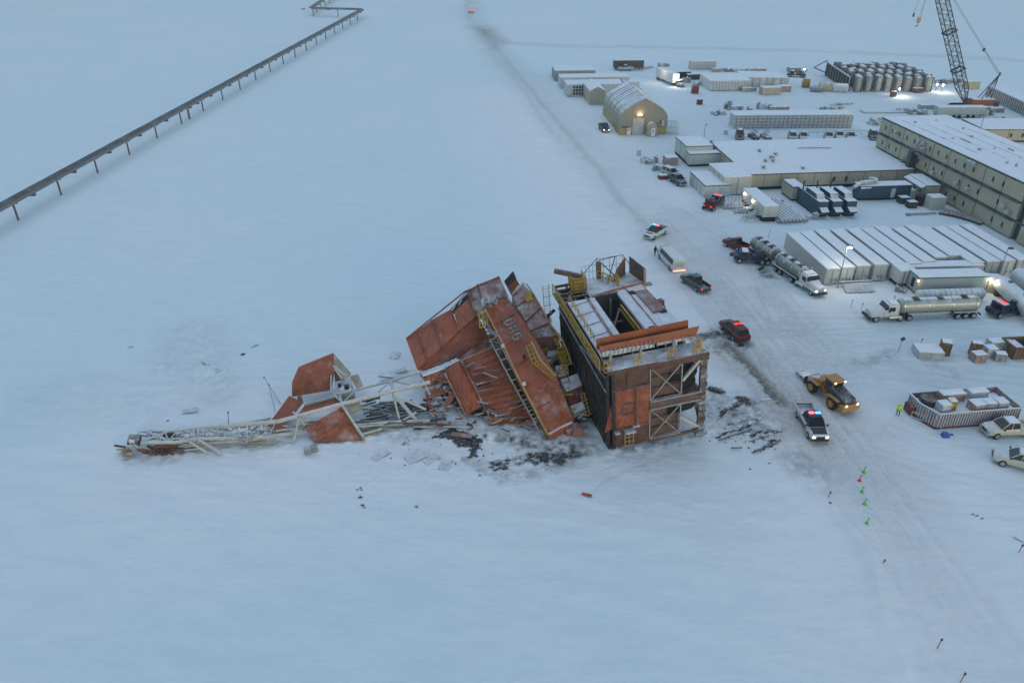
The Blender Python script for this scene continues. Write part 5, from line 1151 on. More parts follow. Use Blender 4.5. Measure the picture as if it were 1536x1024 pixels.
# red debris next to tow truck
for k, (x, y, lab) in enumerate(((1098,383,'small reddish crate half way between red pickup and tow truck'),(1109,387,'small reddish box touching the front of tow truck'))):
    m = MB(); m.box(-.4,-.3,0,.4,.3,.4); m.box(-.1,-.25,.4,.35,.2,.62); o = m.build('crate', 'red_base', bevel=.03); o.location = W(x,y); o.rotation_euler = (0,0,.5*k); tag(o, lab, 'crate')
m = MB()
for a in (-.5,.5): m.cyly(-.12,.12,a,.3,.42,14)
m.bar((-.5,0,.3),(.5,0,.3),.14); o = m.build('spare_axle', 'dark_steel'); o.location = W(1142,404); o.rotation_euler = (0,0,.8); tag(o, 'loose dark wheels lying on oily snow under the tow truck', 'wheels')
def loader():
    R = thing('wheel_loader', 'yellow wheel loader carrying forks with a lit lamp, rear toward the right', 'wheel loader', tuple(W(1243,598)), heading((1258,612),(1222,582)))
    m = MB(); m.loft([[(x,-w_,.9),(x,w_,.9),(x,w_,zt-.2),(x,w_-.2,zt),(x,-w_+.2,zt),(x,-w_,zt-.2)] for x, w_, zt in ((-3.6,.85,1.9),(-3.2,.95,2.2),(-1.2,.95,2.5),(-.6,.9,2.5))]); m.build('engine_hood', 'dark_steel', R, bevel=.05)
    m = MB(); m.box(-3.9,-1.25,.7,-3.2,1.25,1.5); m.box(-3.3,-1.0,.6,-.2,1.0,1.25); m.build('rear_frame', 'loader_yellow', R, bevel=.08)
    m = MB(); m.box(-1.0,-.75,1.5,.5,.75,3.1); m.build('cab_glass', 'glass', R, bevel=.04)
    m = MB(); m.box(-1.2,-.9,3.1,.7,.9,3.3)
    for x in (-1.0,.5):
        for y in (-.75,.75): m.bar((x,y,1.4),(x,y,3.1),.12)
    m.build('cab_roof', 'loader_yellow', R, bevel=.04)
    m = MB(); m.box(.2,-.55,.7,2.6,.55,1.5); m.box(1.0,-.8,1.3,1.8,.8,2.2); m.build('front_frame', 'loader_yellow', R, bevel=.06)
    for s_ in (-1,1):
        m = MB(); m.path([(1.2,s_*.65,2.1),(2.6,s_*.65,1.6),(3.7,s_*.65,.7)], .2, 6); m.build('lift_arm', 'loader_yellow', R)
        for x in (2.0,-1.9):
            wheel(R, x, s_*1.15, .82, .6, 'rim_yellow')
            m = MB(); m.sheet([(x-1,s_*.85,1.72),(x+.9,s_*.85,1.72),(x+.9,s_*1.4,1.68),(x-1,s_*1.4,1.68)],4,2,.08); m.build('mudguard', 'loader_yellow', R)
        m = MB(); m.box(3.8,s_*.55-.1,.3,6.2,s_*.55+.1,.42); m.build('fork', 'dark_steel', R)
        m = MB(); m.box(-3.97,s_*.8-.1,1.5,-3.88,s_*.8+.1,1.7); m.build('rear_lamp', 'lit_head', R)
        m = MB(); m.box(-1.28,s_*.7-.1,3.12,-1.18,s_*.7+.1,3.28); m.build('work_lamp', 'lit_head', R)
    m = MB(); m.box(3.6,-1.1,.25,3.8,1.1,1.3); m.build('fork_carriage', 'dark_steel', R, bevel=.03)
    m = MB(); m.box(2.5,-.9,.9,3.4,.9,1.5); m.build('coupler', 'pale_grey', R, bevel=.05)
    m = MB(); m.box(4.0,-.7,.45,5.6,.7,.75); m.build('carried_load', 'sheet_pale', R)
    m = MB(); m.tube((-1.8,.4,2.4),(-1.8,.4,3.1),.08); m.build('exhaust_pipe', 'plastic_black', R)
    light('POINT', (4.6,0,1.5), 6, (1,.85,.6), .2, R)
loader()
# ---- people
def person(px, py, yaw, label, jacket, arms=.25, group=None):
    c = W(px, py); R = thing('person', label, 'person', tuple(c), yaw, group)
    J = [(0,0,.95,.14),(0,0,1.15,.15),(0,0,1.38,.17),(0,0,1.5,.07),(.02,0,1.58,.06),(.02,0,1.68,.105),(0,0,1.76,.08)]
    vs = [j[:3] for j in J]; rad = [j[3] for j in J]; ed = [(i,i+1) for i in range(len(J)-1)]
    def chain(start, pts):
        prev = start
        for p_ in pts: vs.append(p_[:3]); rad.append(p_[3]); ed.append((prev, len(vs)-1)); prev = len(vs)-1
        return prev
    for s_ in (-1,1):
        chain(0, [(0,s_*.1,.86,.1),(.03*s_,s_*.13,.5,.07),(-.02,s_*.15,.12,.05),(.02,s_*.15,.05,.045),(.16,s_*.16,.035,.035)])
        h = chain(2, [(0,s_*.2,1.42,.075),(.03,s_*(.24+arms*.15),1.15,.05),(.14,s_*(.22+arms*.1),.93,.035),(.17,s_*.25,.87,.035)])
        for k in range(5): chain(h, [(.16+.02*k,s_*(.24+.004*k),.84,.011),(.17+.02*k,s_*.24,.80-.004*(k%3),.009)])
    me = bpy.data.meshes.new('body'); me.from_pydata(vs, ed, []); o = bpy.data.objects.new('body', me); COL.objects.link(o); o.parent = R
    mod = o.modifiers.new('skin', 'SKIN'); sv = me.skin_vertices[0].data if me.skin_vertices else None
    if sv is None:
        bm = bmesh.new(); bm.from_mesh(me); bm.verts.layers.skin.verify(); bm.to_mesh(me); bm.free(); sv = me.skin_vertices[0].data
    for i, r in enumerate(rad): sv[i].radius = (r, r); sv[i].use_root = (i == 0)
    o.modifiers.new('sub', 'SUBSURF').levels = 1; me.materials.append(M['cloth_dark'])
    m = MB(); m.loft([[(cos(2*pi*i/12)*a, sin(2*pi*i/12)*b, z) for i in range(12)] for z, a, b in ((.82,.17,.21),(1.0,.17,.2),(1.3,.19,.24),(1.46,.14,.2),(1.53,.08,.09))])
    for s_ in (-1,1): m.tube((0,s_*.2,1.42),(.03,s_*(.25+arms*.15),1.14),.085,8,.065); m.tube((.03,s_*(.25+arms*.15),1.14),(.13,s_*(.23+arms*.1),.96),.066,8,.055)
    m.build('jacket', jacket, R, smooth=True)
    m = MB(); m.cylz(0.02,0,1.7,1.84,.13,12,[(0,1.05),(.4,1),(.8,.75),(1,.3)]); m.build('hard_hat', jacket if jacket == 'hivis' else 'cloth_dark', R, smooth=True)
    m = MB(); m.cylz(.07,0,1.6,1.7,.075,10,[(0,.7),(.5,1),(1,.9)]); m.box(.13,-.012,1.63,.17,.012,1.67); m.build('face', 'skin', R, smooth=True)
person(1346,623, radians(-120), 'person in hi-vis yellow jacket and dark trousers standing left of ribbed container', 'hivis')
person(982,383, radians(-60), 'person in dark clothing standing at the front of white shuttle bus', 'cloth_dark')
# ---- cones / marker lights / stakes
for k, (x, y, c, lab) in enumerate(((1295.6,708,'green','green marker cone farthest from camera, just above the red one'),(1289,721,'red','red marker cone, only red one in the line'),(1292.7,738,'green','green marker cone just below the red one'),(1296.5,756,'green','green marker cone, third green in line'),(1300,785,'green','green marker cone nearest the camera, end of line'))):
    R = thing('marker_cone', lab, 'marker', tuple(W(x,y)), 0, 'coloured marker cones in a line on the snow')
    m = MB(); m.cylz(0,0,.04,.5,.14,12,[(0,1),(1,.25)]); m.build('cone', 'cone_'+c, R)
    m = MB(); m.box(-.17,-.17,0,.17,.17,.05); m.build('foot', 'cone_'+c, R)
    m = MB(); m.sheet([(.02,0,.5),(.22,.05,.55),(.2,.05,.74),(.02,0,.74)],3,2,.02); m.build('flag', 'cone_'+c, R); m = MB(); m.tube((0,0,.5),(0,0,.85),.02); m.build('staff', 'cable', R)
for x, y, l, mt, lab in ((1242,747,.9,'red_base','reddish stake in snow left of the cone line'),(1406,971,1.1,'red_base','reddish stake in snow near the bottom right track'),(1441,1021,1.0,'red_base','reddish stake at very bottom edge of the picture'),(1528,828,1.0,'red_base','reddish stake at right edge below the beige pickups'),(1324,845,.5,'brown_box','short brown stump in the track below the cone line'),
                         (1243,757,.4,'brown_box','short stake below reddish one left of cone line'),(965,330,1.4,'hivis','green reflective delineator stake above the silver police pickup'),(948,322,1.2,'hivis','green reflective delineator stake farther up the road'),(1380,517,1.0,'grey_steel','thin stake between round sign and pale crate'),(1152,358,1.6,'grey_steel','thin stake behind the double tanker'),(1275,462,1.4,'grey_steel','first of two thin stakes below the pipe pile'),(1291,466,1.3,'grey_steel','second of two thin stakes below the pipe pile')):
    m = MB(); m.tube((0,0,-.1),(.12,.05,l),.035,5); m.box(.04,-.02,l-.25,.2,.08,l); solo_o = m.build('stake', mt); solo_o.location = W(x,y); tag(solo_o, lab, 'stake')
m = MB(); m.sheet([(-.5,-.08,0),(.5,-.08,0),(.5,.08,0),(-.5,.08,0)],4,2,.05); o = m.build('loose_board', 'frost_dark'); o.location = W(1528,808,.1); o.rotation_euler = (0,0,2.2); tag(o, 'dark board lying on snow at the right edge', 'debris')
R = thing('round_sign', 'small round sign on a leaning post left of the pale crates', 'sign', tuple(W(1347,528)))
m = MB(); m.tube((0,0,0),(.15,0,2.0),.04); m.build('post', 'grey_steel', R); m = MB(); m.cyly(-.03,.03,.15,2.1,.33,14); m.build('disc', 'dark_steel', R)
# ------------------------------------------------------------------ camp buildings
PY = radians(7)
def module(label, org, yaw, L, Wd, H, wall, name='module_building', cat='building', seams=0, win=(), doors=(), trim='dark_trim', zb=.35, group=None, cap=.13, wseams=0, rt=None, sidewin=()):
    """box building: x along the wall facing the camera, y going back"""
    R = thing(name, label, cat, (org.x,org.y,0), yaw, group)
    m = MB(); m.box(0,0,zb,L,Wd,H); m.build('wall', wall, R)
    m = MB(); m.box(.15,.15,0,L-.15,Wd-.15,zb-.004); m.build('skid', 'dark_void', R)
    if trim:
        m = MB(); m.box(-.06,-.06,H-.16,L+.06,Wd+.06,H+.03); m.build('roof_trim', trim, R)
    m = MB(); m.lump(0,0,L,Wd,H+.035,cap,1.1,seed=int(L*7+Wd)); m.build('roof_snow', 'snow_cap', R)
    if seams or wseams:
        for k in range(1, seams): m = MB(); m.box(L*k/seams-.05,-.03,zb,L*k/seams+.05,.01,H-.17); m.build('wall_seam', 'dark_trim', R)
        for k in range(1, wseams): m = MB(); m.box(-.03,Wd*k/wseams-.05,zb,.01,Wd*k/wseams+.05,H-.17); m.build('wall_seam', 'dark_trim', R)
    for x in win:
        m = MB(); m.box(x-.3,-.03,H*.38,x+.3,.02,H*.68); m.build('window', 'window_dark', R)
    for x in doors:
        m = MB(); m.box(x-.45,-.05,zb,x+.45,.02,zb+2.0); m.build('door', 'door_grey', R)
    for y in sidewin:
        m = MB(); m.box(-.03,y-.3,H*.38,.02,y+.3,H*.68); m.build('window', 'window_dark', R)
    return R
def pole(px, py, H, label, lit=False, side=.9, power=400, base=None):
    R = thing('light_pole', label, 'light pole', tuple(W(px,py)))
    m = MB(); m.tube((0,0,0),(0,0,H),.09,8,.06); m.build('post', 'grey_steel', R)
    m = MB(); m.tube((0,0,H-.1),(side*.5,0,H+.05),.05); m.build('arm', 'grey_steel', R)
    m = MB(); m.box(min(0,side)*.9+.1,-.25,H-.05,max(0,side)*.9+.1,.25,H+.16); m.build('lamp_housing', 'dark_steel', R)
    if lit:
        m = MB(); m.box(side*.5-.2,-.34,H-.2,side*.5+.25,.1,H-.06); m.build('lamp', 'lit_white', R)
        light('POINT', (side*.5,-.45,H-.35), power, (1,.86,.68), .2, R)
    return R
# tall living quarters
def quarters():
    c = W(1323.5,176,10.5); e = W(1536,274,10.5); d = Vector((e.x-c.x,e.y-c.y,0)).normalized()
    yaw = atan2(d.y, d.x)
    R = thing('living_quarters', 'tall cream three storey camp block with dark bands running off the right edge', 'building', (c.x,c.y,0), yaw)
    L, Wd, H = 64., 16., 10.5    # x runs toward the camera, building body on +y side (east)
    for k in range(3):
        m = MB(); z = .3+k*3.45
        m.box(0,0,z,48.6,Wd,z+3.0); m.box(50.4,0,z,L,Wd,z+3.0); m.build('storey_wall', 'cream', R)
        if k < 2:
            m = MB(); m.box(.1,.1,z+3.004,L-.1,Wd-.1,z+3.446); m.build('floor_band', 'dark_trim', R)
            m = MB(); m.box(-.05,-.5,z+3.06,48,.05,z+3.22); m.build('ledge', 'dark_trim', R)
    m = MB(); m.box(48.6,.6,.3,50.4,Wd,H-.1); m.build('stairwell', 'dark_trim', R)
    m = MB(); m.box(-.1,-.1,H-.14,L+.1,Wd+.1,H+.02); m.build('roof_trim', 'dark_trim', R)
    m = MB(); m.lump(0,0,L,Wd,H+.03,.18,1.6,seed=5); m.build('roof_snow', 'snow_cap', R)
    m = MB()
    for k in range(3):
        z = .3+k*3.45
        for x in [4.2+5.55*i for i in range(8)]: m = MB(); m.box(x-.06,-.035,z,x+.06,.01,z+3); m.build('wall_seam', 'dark_trim', R)
    rr = random.Random(4)
    for k in range(3):
        z = .3+k*3.45
        for i in range(16):
            x = 2.4+i*2.9
            if rr.random() < .2 or x > 47: continue
            m = MB(); m.box(x-.22,-.04,z+1.0,x+.22,.02,z+1.95); m.build('window', 'window_dark', R)
    for x, z in ((7,8.9),(16,9.3),(17.5,9.3),(18,8.3),(33,9.9),(34.2,9.9),(14,5.5),(31,4.9),(34.5,4.9),(45,5.2),(46.5,4.6),(51.5,9.4),(51.5,7.2),(52.5,5.2),(51.8,3.2),(23,4.6)):
        m = MB(); m.box(x-.5,-.7,z-.4,x+.5,-.03,z+.3); m.build('vent_box', 'pale_grey', R, bevel=.05)
    for k in range(16):
        m = MB(); x = rr.uniform(3,60); y = rr.uniform(2,14); a = rr.uniform(.2,.5); m.box(x,y,H+.1,x+a,y+a,H+rr.uniform(.5,.9)); m.build('roof_vent', rr.choice(['frost_dark','pale_grey']), R)
    for k in range(4):
        m = MB(); y = 2.5+3.4*k; m.path([(4+3*k,y,H+.22),(30+4*k,y+.4,H+.22)], .06, 5); m.build('roof_cable', 'grey_steel', R)
    m = MB(); rails(m, (15.2,-.9,7.0), (19.5,-.9,7.0), 1.1, 6, .05); m.box(15,-1.1,6.8,19.5,-.05,6.95)
    for i in range(8): m.box(14.9-.42*i,-1.1,6.75-.42*i,15.25-.42*i,-.05,6.85-.42*i)
    m.build('fire_stair', 'grey_steel', R)
    m = MB(); m.box(15.2,-1.6,.3,16.4,.0,7.2); m.build('dark_chase', 'dark_trim', R)
    m = MB()
    for a, b in ((20,6),(36,9),(44,5),(28,11)): m.box(a,b,H+.15,a+rr.uniform(1,4),b+.15,H+.4)
    m.tube((38,9,H),(38,9,H+1.6),.04); m.build('roof_conduit', 'grey_steel', R)
quarters()
# big flat building
o = W(1122,262,3.5); R = module('wide low flat roofed cream building with snow roof and roof vents', o, radians(5.5), 37.5, 25.5, 3.5, 'cream', seams=10, win=(19.5,22.3), doors=(), wseams=7, zb=.7)
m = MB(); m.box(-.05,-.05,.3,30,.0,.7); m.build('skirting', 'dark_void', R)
for i, (x, y) in enumerate(((1172-24,243),(1159,238),(1163,233),(1159,243),(1156,238),(1139,228),(1067,214),(1204,254),(1145,253))):
    p = W(x,y,3.6); q = R.matrix_basis.inverted() @ p if False else Euler((0,0,-radians(5.5))).to_matrix() @ (p-Vector((o.x,o.y,0)))
    m = MB(); m.cylz(q.x,q.y,3.5,4.15,.34,10); m.cylz(q.x,q.y,4.15,4.4,.55,10,[(0,1),(.5,.9),(1,.3)]); m.build('roof_vent', 'frost_dark', R)
module('cream entry module taller than the low annex in front of it', W(1030,220,4.1), radians(7), 6.5, 8.4, 4.1, 'cream_pale', wseams=2, zb=.8, sidewin=())
module('low cream annex with thick snow roof in front of entry module', W(1035,231.5,3.0), radians(7), 7.4, 2.6, 3.0, 'cream_pale', zb=.5, doors=(1.0,))
module('low pale blue building with dark roof edge facing the road', W(1058,279,2.6), radians(7), 5.6, 9.6, 2.6, 'white_boxb', wseams=4, zb=.1, doors=(3.6,))
module('taller white building between low blue building and flat roofed block', W(1087.5,266.5,4.0), radians(7), 6.0, 9.8, 4.0, 'white_box', trim='white_box', seams=2, wseams=3, zb=.2, doors=(4.4,))
R = module('narrow white corridor module raised on legs with two lit wall lamps', W(1146.5,310,3.2), radians(7), 2.9, 10.8, 3.2, 'white_box', trim='white_box', zb=1.0, doors=(1.4,))
for y in (9.4, 5.2):
    m = MB(); m.box(-.2,y-.15,2.4,-.03,y+.15,2.65); m.build('wall_lamp', 'lit_white', R); light('POINT', (-.7,y,2.4), 16, (1,.85,.6), .12, R)
Rs = thing('access_stairs', 'tangle of grey steel stairs and landings left of narrow white corridor', 'stairs', tuple(W(1120,322)), PY)
rr = random.Random(6)
for k in range(3):
    x0 = -1.5+k*1.3; y0 = 3.2-k*2.6
    m = MB(); m.box(x0,y0,.9,x0+2.2,y0+1.5,1.0); m.build('landing', 'frosted', Rs)
    m = MB(); rails(m, (x0,y0,1), (x0+2.2,y0,1), 1, 3, .04); rails(m, (x0,y0+1.5,1), (x0+2.2,y0+1.5,1), 1, 3, .04)
    for i in range(6): m.box(x0-.35*(i+1),y0+.1,.85-.15*i,x0-.35*i,y0+1.4,.9-.15*i)
    rails(m, (x0-2.1,y0,0), (x0,y0,1), 1, 3, .04); rails(m, (x0-2.1,y0+1.5,0), (x0,y0+1.5,1), 1, 3, .04); m.build('stair_flight', 'frost_dark', Rs)
R = thing('curved_pipe_pile', 'pile of bent brownish pipe racks in front of the stairs', 'pipe pile', tuple(W(1118,331)), PY)
for k in range(7):
    m = MB(); m.path([(cos(t/8*pi)*(1.3+.15*k)+k*.4, .1*k-.7*(k%3), .15+sin(t/8*pi)*(.8+.1*k)) for t in range(9)], .06, 5); m.build('bent_pipe', 'frost_dark', R)
# shed and rack between corridor and blue modules
module('small cream hut wedged between flat roofed building and blue modules', W(1190,281,3.0), radians(7), 2.6, 5.0, 3.0, 'cream', zb=.4)
R = thing('pipe_rack', 'low rack of snow covered white pipes beside the blue generator modules', 'pipe rack', tuple(W(1200,336)), PY)
for k in range(7): m = MB(); m.tube((-3.4+k*.75,.3,.75),(-4.2+k*.75,12.5,.75),.26,8); m.build('pipe', 'frosted', R)
m = MB()
for y in (.8,4.6,8.4,12): m.box(-4.3,y,0,2,y+.3,.5)
m.build('trestle', 'frost_dark', R)
# blue generators
for k, (x, lab) in enumerate(((1229,'dark blue generator module, left one of the three joined units'),(1250,'dark blue generator module, middle one of the three joined units'),(1271.5,'dark blue generator module, right one of the three joined units'))):
    o = W(x,303-k*.4,3.2); R = thing('generator_module', lab, 'generator', (o.x,o.y,0), PY, 'blue generator modules')
    m = MB(); m.box(0,0,.4,2.12,9.2,3.2); m.build('housing', 'gen_blue', R, bevel=.04)
    m = MB(); m.lump(0,.1,2.12,2.0,3.2,.08,.8,seed=k); m.build('roof_snow', 'snow_cap', R)
    m = MB(); m.prism([(.25,1.4,3.2),(.25,6.4,3.2),(.25,6.4,4.1),(.25,2.2,4.1)], (1.65,0,0)); m.build('intake_hood', 'gen_blue', R)
    m = MB(); m.lump(.25,2.2,1.9,6.3,4.1,.12,.8,seed=k+4); m.build('hood_snow', 'snow_cap', R)
    m = MB(); m.prism([(.3,-.01,2.0),(.3,-1.3,1.5),(.3,-1.3,1.2),(.3,-.01,.9)], (1.5,0,0)); m.build('front_scoop', 'gen_blue', R)
    m = MB(); m.sheet([(.28,-1.32,1.53),(1.84,-1.32,1.53),(1.84,-.02,2.05),(.28,-.02,2.05)],5,3,.08,dent=.02); m.build('scoop_snow', 'snow_cap', R)
    m = MB(); m.tube((.2,7.6,3.2),(.2,7.6,5.0),.14,8); m.build('exhaust_pipe', 'plastic_black', R)
    m = MB(); m.box(0,0.1,0,2.1,9.1,.39); m.build('skid', 'dark_void', R)
R = module('long dark blue container behind the generators with white duct', W(1291,280,3.1), radians(5), 11.2, 2.8, 3.1, 'gen_blue', name='blue_container', cat='container', trim='gen_blue', zb=.5, doors=(7.4,))
m = MB(); m.path([(-1.8,-.6,3.2),(.2,.6,3.6),(3.2,1.0,3.9),(4.1,1.4,3.9),(4.1,2.4,3.9),(3.0,2.6,3.9)], .35, 8); m.path([(-1.6,0,3),(1,1.6,3.6),(3.4,1.9,3.6)], .3, 8); m.build('air_duct', 'frosted', R, smooth=True)
m = MB(); m.sheet([(.2,-.05,2.6),(2.4,-.05,2.7),(2.4,-.02,3.1),(.2,-.02,3.1)],8,2,.08,dent=.06,rag=.1); m.build('hanging_snow', 'snow_cap', R)
R = module('small cream shed with pitched snow canopy beside tall block', W(1391,279,3.4), radians(3), 2.9, 7.6, 3.4, 'cream', trim='dark_trim', zb=.1, doors=(1.0,), cap=.2, sidewin=(2,4.4))
m = MB(); m.sheet([(-1.1,.2,3.0),(-.05,.2,3.4),(-.05,7.4,3.4),(-1.1,7.4,3.0)],3,6,.15,dent=.03); m.build('canopy', 'snow_cap', R)
def crate(px, py, l, w_, h, mt, label, yaw=PY, name='crate', cat='crate', group=None, z=0, cap=.1, lidded=True):
    c = W(px,py,z); R = thing(name, label, cat, tuple(c), yaw, group)
    if mt in ('frosted','frost_dark') and l > 1.9 and h < 2.6:
        q = random.Random(int(px*7+py)); n_ = int(3+l*1.1); lst = [M[mt], M['frosted'], M['frost_dark'], M['pink_box']]
        for i in range(n_):
            cx = -l/2+l*(i+.5)/n_+q.uniform(-.25,.25); cy = q.uniform(-.3,.3)*w_; a_ = q.uniform(.3,.75)*l/n_*1.3; b_ = q.uniform(.2,.5)*w_; hh = h*q.uniform(.45,1.05)
            m = MB(); m.hexa([(-a_,-b_,0),(a_,-b_,0),(a_,b_,0),(-a_,b_,0)], [(-a_*.9,-b_*.92,hh),(a_*.92,-b_,hh*q.uniform(.8,1)),(a_,b_*.95,hh),(-a_,b_*.9,hh*q.uniform(.8,1))]); m.xf(Matrix.Translation((cx,cy,0)) @ Matrix.Rotation(q.uniform(-.35,.35),4,'Z'))
            if i % 3 == 0: m.tube((cx-.3,cy,hh),(cx+.5,cy+.2,hh*1.15),.09)
            m.build('item', q.choice(lst[1:3]) if i % 5 else lst[0], R)
        return R
    m = MB(); m.box(-l/2,-w_/2,.08,l/2,w_/2,h)
    m.build('box_body', mt, R, bevel=.03)
    m = MB()
    for s_ in (-1,1):
        for x in (-l/2+.08,0,l/2-.08): m.bar((x,s_*(w_/2+.03),.05),(x,s_*(w_/2+.03),h),.1,.06)
    m.box(-l/2,-w_/2-.05,0,l/2,w_/2+.05,.078); m.build('batten', mt, R)
    if lidded: m = MB(); m.lump(-l/2,-w_/2,l/2,w_/2,h,cap,.6,seed=int(px)); m.build('snow_top', 'snow_cap', R)
    return R
crate(1354,304,2.0,1.6,1.3,'dark_steel','dark snow topped box beside the shed, rear one of two'); crate(1366,311,1.8,1.4,1.3,'dark_steel','dark snow topped box beside the shed, front one of two')
crate(1363,297,1.6,1.3,1.9,'frosted','white heaped pallet by the shed door'); crate(1381,307,2.2,1.6,2.0,'plastic_black','black open bin between snow topped boxes and the big white box', lidded=False)
R = crate(1400,312,3.0,2.4,2.6,'cream_pale','big smooth off white box left of the bent pipe heap')
m = MB(); m.bar((-3.5,0,.3),(2.5,0,.3),.3,.3); m.box(-3.8,-.3,0,-3,.3,.5); o = m.build('ground_beam', 'frost_dark'); o.location = W(1386,322); o.rotation_euler = (0,0,.12); tag(o, 'low beam lying on snow in front of the big white box', 'beam')
R = thing('pipe_heap', 'reddish heap of bent hoses curving beside the tall block', 'hose pile', tuple(W(1442,328)), radians(-50))
for k in range(9):
    m = MB(); m.path([(-4+8*t/10, .8*sin(t/10*pi)+.32*k-1.2, .25+.12*(k%3)) for t in range(11)], .13, 6); m.build('hose', 'pink_box' if k % 3 else 'black', R, smooth=True)
# trailer row
row = [(1241,403),(1262.5,401),(1287.5,399.5),(1314,397.5),(1339.5,396),(1363,394.5),(1386,393),(1402,385),(1424,383.5),(1457,393),(1481,392),(1504.5,391),(1529,390)]
ords = ['leftmost','second from left','third from left','fourth from left','fifth from left','sixth from left','seventh from left','eighth from left','ninth from left','fourth from right','third from right','second from right','rightmost']
for k, (x, y) in enumerate(row):
    o = W(x,y,2.95); Ln = 15.6 if k not in (7,8) else 13.6
    q_ = random.Random(k+50); o.y += q_.uniform(-.25,.25)
    R = module('white storage container in the long side by side row, %s' % ords[k], o, radians(6.6+q_.uniform(-.25,.25)), 2.28, Ln+q_.uniform(-.3,.3), 2.95+q_.uniform(-.12,.04), ['white_box','white_boxb','white_boxc','white_box','cream_pale'][k % 5 if k != 9 else 2], name='storage_container', cat='container', trim='white_box', zb=.12, group='white containers side by side', cap=.09)
    m = MB()
    for xx in (.25,1.06,1.18,2.05): m.box(xx-.025,-.06,.3,xx+.025,.0,2.6)
    m.box(.1,-.05,2.66,2.2,0,2.74); m.build('door_bar', 'pale_grey', R)
    m = MB(); rr = random.Random(k)
    for i in range(3): xx = rr.uniform(.2,2); m.box(xx,-.045,rr.uniform(.4,.9),xx+.3,-.01,1.1)
    m.build('door_latch', 'grey_steel', R)
module('narrow white container standing across the back of the container row', W(1209,352,2.4), radians(6.6), 10, 1.4, 2.4, 'white_box', name='storage_container', cat='container', trim='white_box', zb=.1)
R = module('grey teal office cabin with dark trim and lamps at both ends', W(1379.6,416.8,2.95), radians(3), 11.4, 3.0, 2.95, 'teal_wall', name='office_cabin', cat='cabin', trim='teal_trim', zb=.3)
m = MB(); m.box(-.05,-.06,.25,11.45,.02,.42); m.build('base_trim', 'teal_trim', R)
m = MB(); m.box(-.05,-.1,.9,.02,-.02,1.0); m.box(-.04,1.0,.8,.02,1.8,2.4); m.build('end_window', 'window_dark', R)
for x, mt_, pw, cl in ((-.15,'lit_warm',14,(1,.5,.2)),(11.6,'lit_white',40,(1,.85,.6))):
    m = MB(); m.box(x-.12,-.2,2.35,x+.12,.0,2.6); m.build('wall_lamp', mt_, R); light('POINT', (x*1.02,-.5,2.2), pw, cl, .15, R)
module('white flat annex container attached left of the office cabin', W(1352,407,2.8), radians(6), 2.8, 3.2, 2.8, 'white_boxb', name='annex_container', cat='container', trim='white_box', zb=.6, seams=4)
module('long snow roofed container parked behind office cabin', W(1366,401,2.6), radians(3), 12.5, 2.2, 2.6, 'white_box', name='annex_container', cat='container', trim='white_box', zb=.4)
R = thing('entry_steps', 'small snowy steps and railing below the white flat annex', 'stairs', tuple(W(1352,437)), radians(-30))
m = MB()
for i in range(4): m.box(-1+.4*i,-.5,0,-.6+.4*i,.5,.8-.2*i)
m.build('step', 'frost_dark', R); m = MB(); rails(m,(-1,-.5,.8),(.8,-.5,.1),.9,3,.04); m.build('handrail', 'grey_steel', R)
module('cream panel hut between container row and big white tanks', W(1485,418,2.5), radians(-10), 2.0, 2.0, 2.5, 'cream', zb=.1)
R = thing('pipe_pallet', 'long pile of snowy pipes lying in front of the leftmost containers', 'pipe pile', tuple(W(1287,435)), radians(5))
for k in range(5): m = MB(); m.tube((-2.6+.1*k,-.9+.42*k,.2+.1*k),(2.3-.1*k,-.9+.42*k,.22+.1*k),.16,8); m.build('pipe', 'frosted', R)
m = MB()
for x in (-1.8,0,1.6): m.box(x,-1.2,0,x+.15,1.2,.1)
m.tube((-2.9,1.5,.75),(2.9,1.5,.8),.2,8); m.build('bearer', 'frost_dark', R)
# snow covered beams left of the ribbed container
for args in ((1390,532,3.4,2.6,1.1,'pale_grey','wide low snowy crate right of the round sign',radians(-5)),(1415,530,1.3,1.4,2.0,'brown_box','upright brown sided crate just right of the wide snowy crate',radians(-18)),
             (1460,532,1.3,.9,2.0,'brown_box','tall reddish brown crate leaning at left of the crate cluster',radians(-14)),(1465,540,1.7,1.3,1.2,'pink_box','low brown faced crate in front of the tall reddish one',radians(8)),
             (1482,533,1.5,1.3,1.4,'sheet_pale','white wrapped pallet in middle of the crate cluster',radians(5)),(1491,524,2.2,1.4,1.5,'pale_grey','snowy double crate at the back of the crate cluster',radians(5)),
             (1508,526,1.3,1.3,1.5,'pink_box','reddish snowy crate against the brown bin',radians(5)),(1498,539,1.4,1.1,1.1,'frost_dark','low snowy crate in front of the brown bin',radians(-12))):
    crate(*args)
R = thing('brown_bin', 'large dark brown open bin full of coiled hose at the right edge', 'bin', tuple(W(1531,530)), radians(4))
m = MB()
for a in ((-2.3,-1.5,0,2.3,-1.38,1.9),(-2.3,1.38,0,2.3,1.5,1.9),(-2.3,-1.38,0,-2.18,1.38,1.9),(2.18,-1.38,0,2.3,1.38,1.9),(-2.18,-1.38,0,2.18,1.38,.15)): m.box(*a)
m.build('bin_wall', 'brown_box', R)
m = MB()
for k in range(9): m.bar((-2.2+k*.55,-1.53,.1),(-2.2+k*.55,-1.53,1.85),.1)
m.build('rib', 'brown_box', R)
for k in range(3):
    m = MB(); m.path([(-1+k+.6*cos(t*.6),.5*sin(t*.6)*1.2,.8+.05*t+.2*k) for t in range(12)], .13, 6); m.build('coiled_hose', 'dark_steel', R)
m = MB(); m.lump(-2.3,-1.5,-.3,1.5,1.9,.1,.5) if False else m.lump(-2.1,-1.3,-.6,1.2,1.5,.15,.5,seed=2); m.build('snow_in_bin', 'frosted', R)
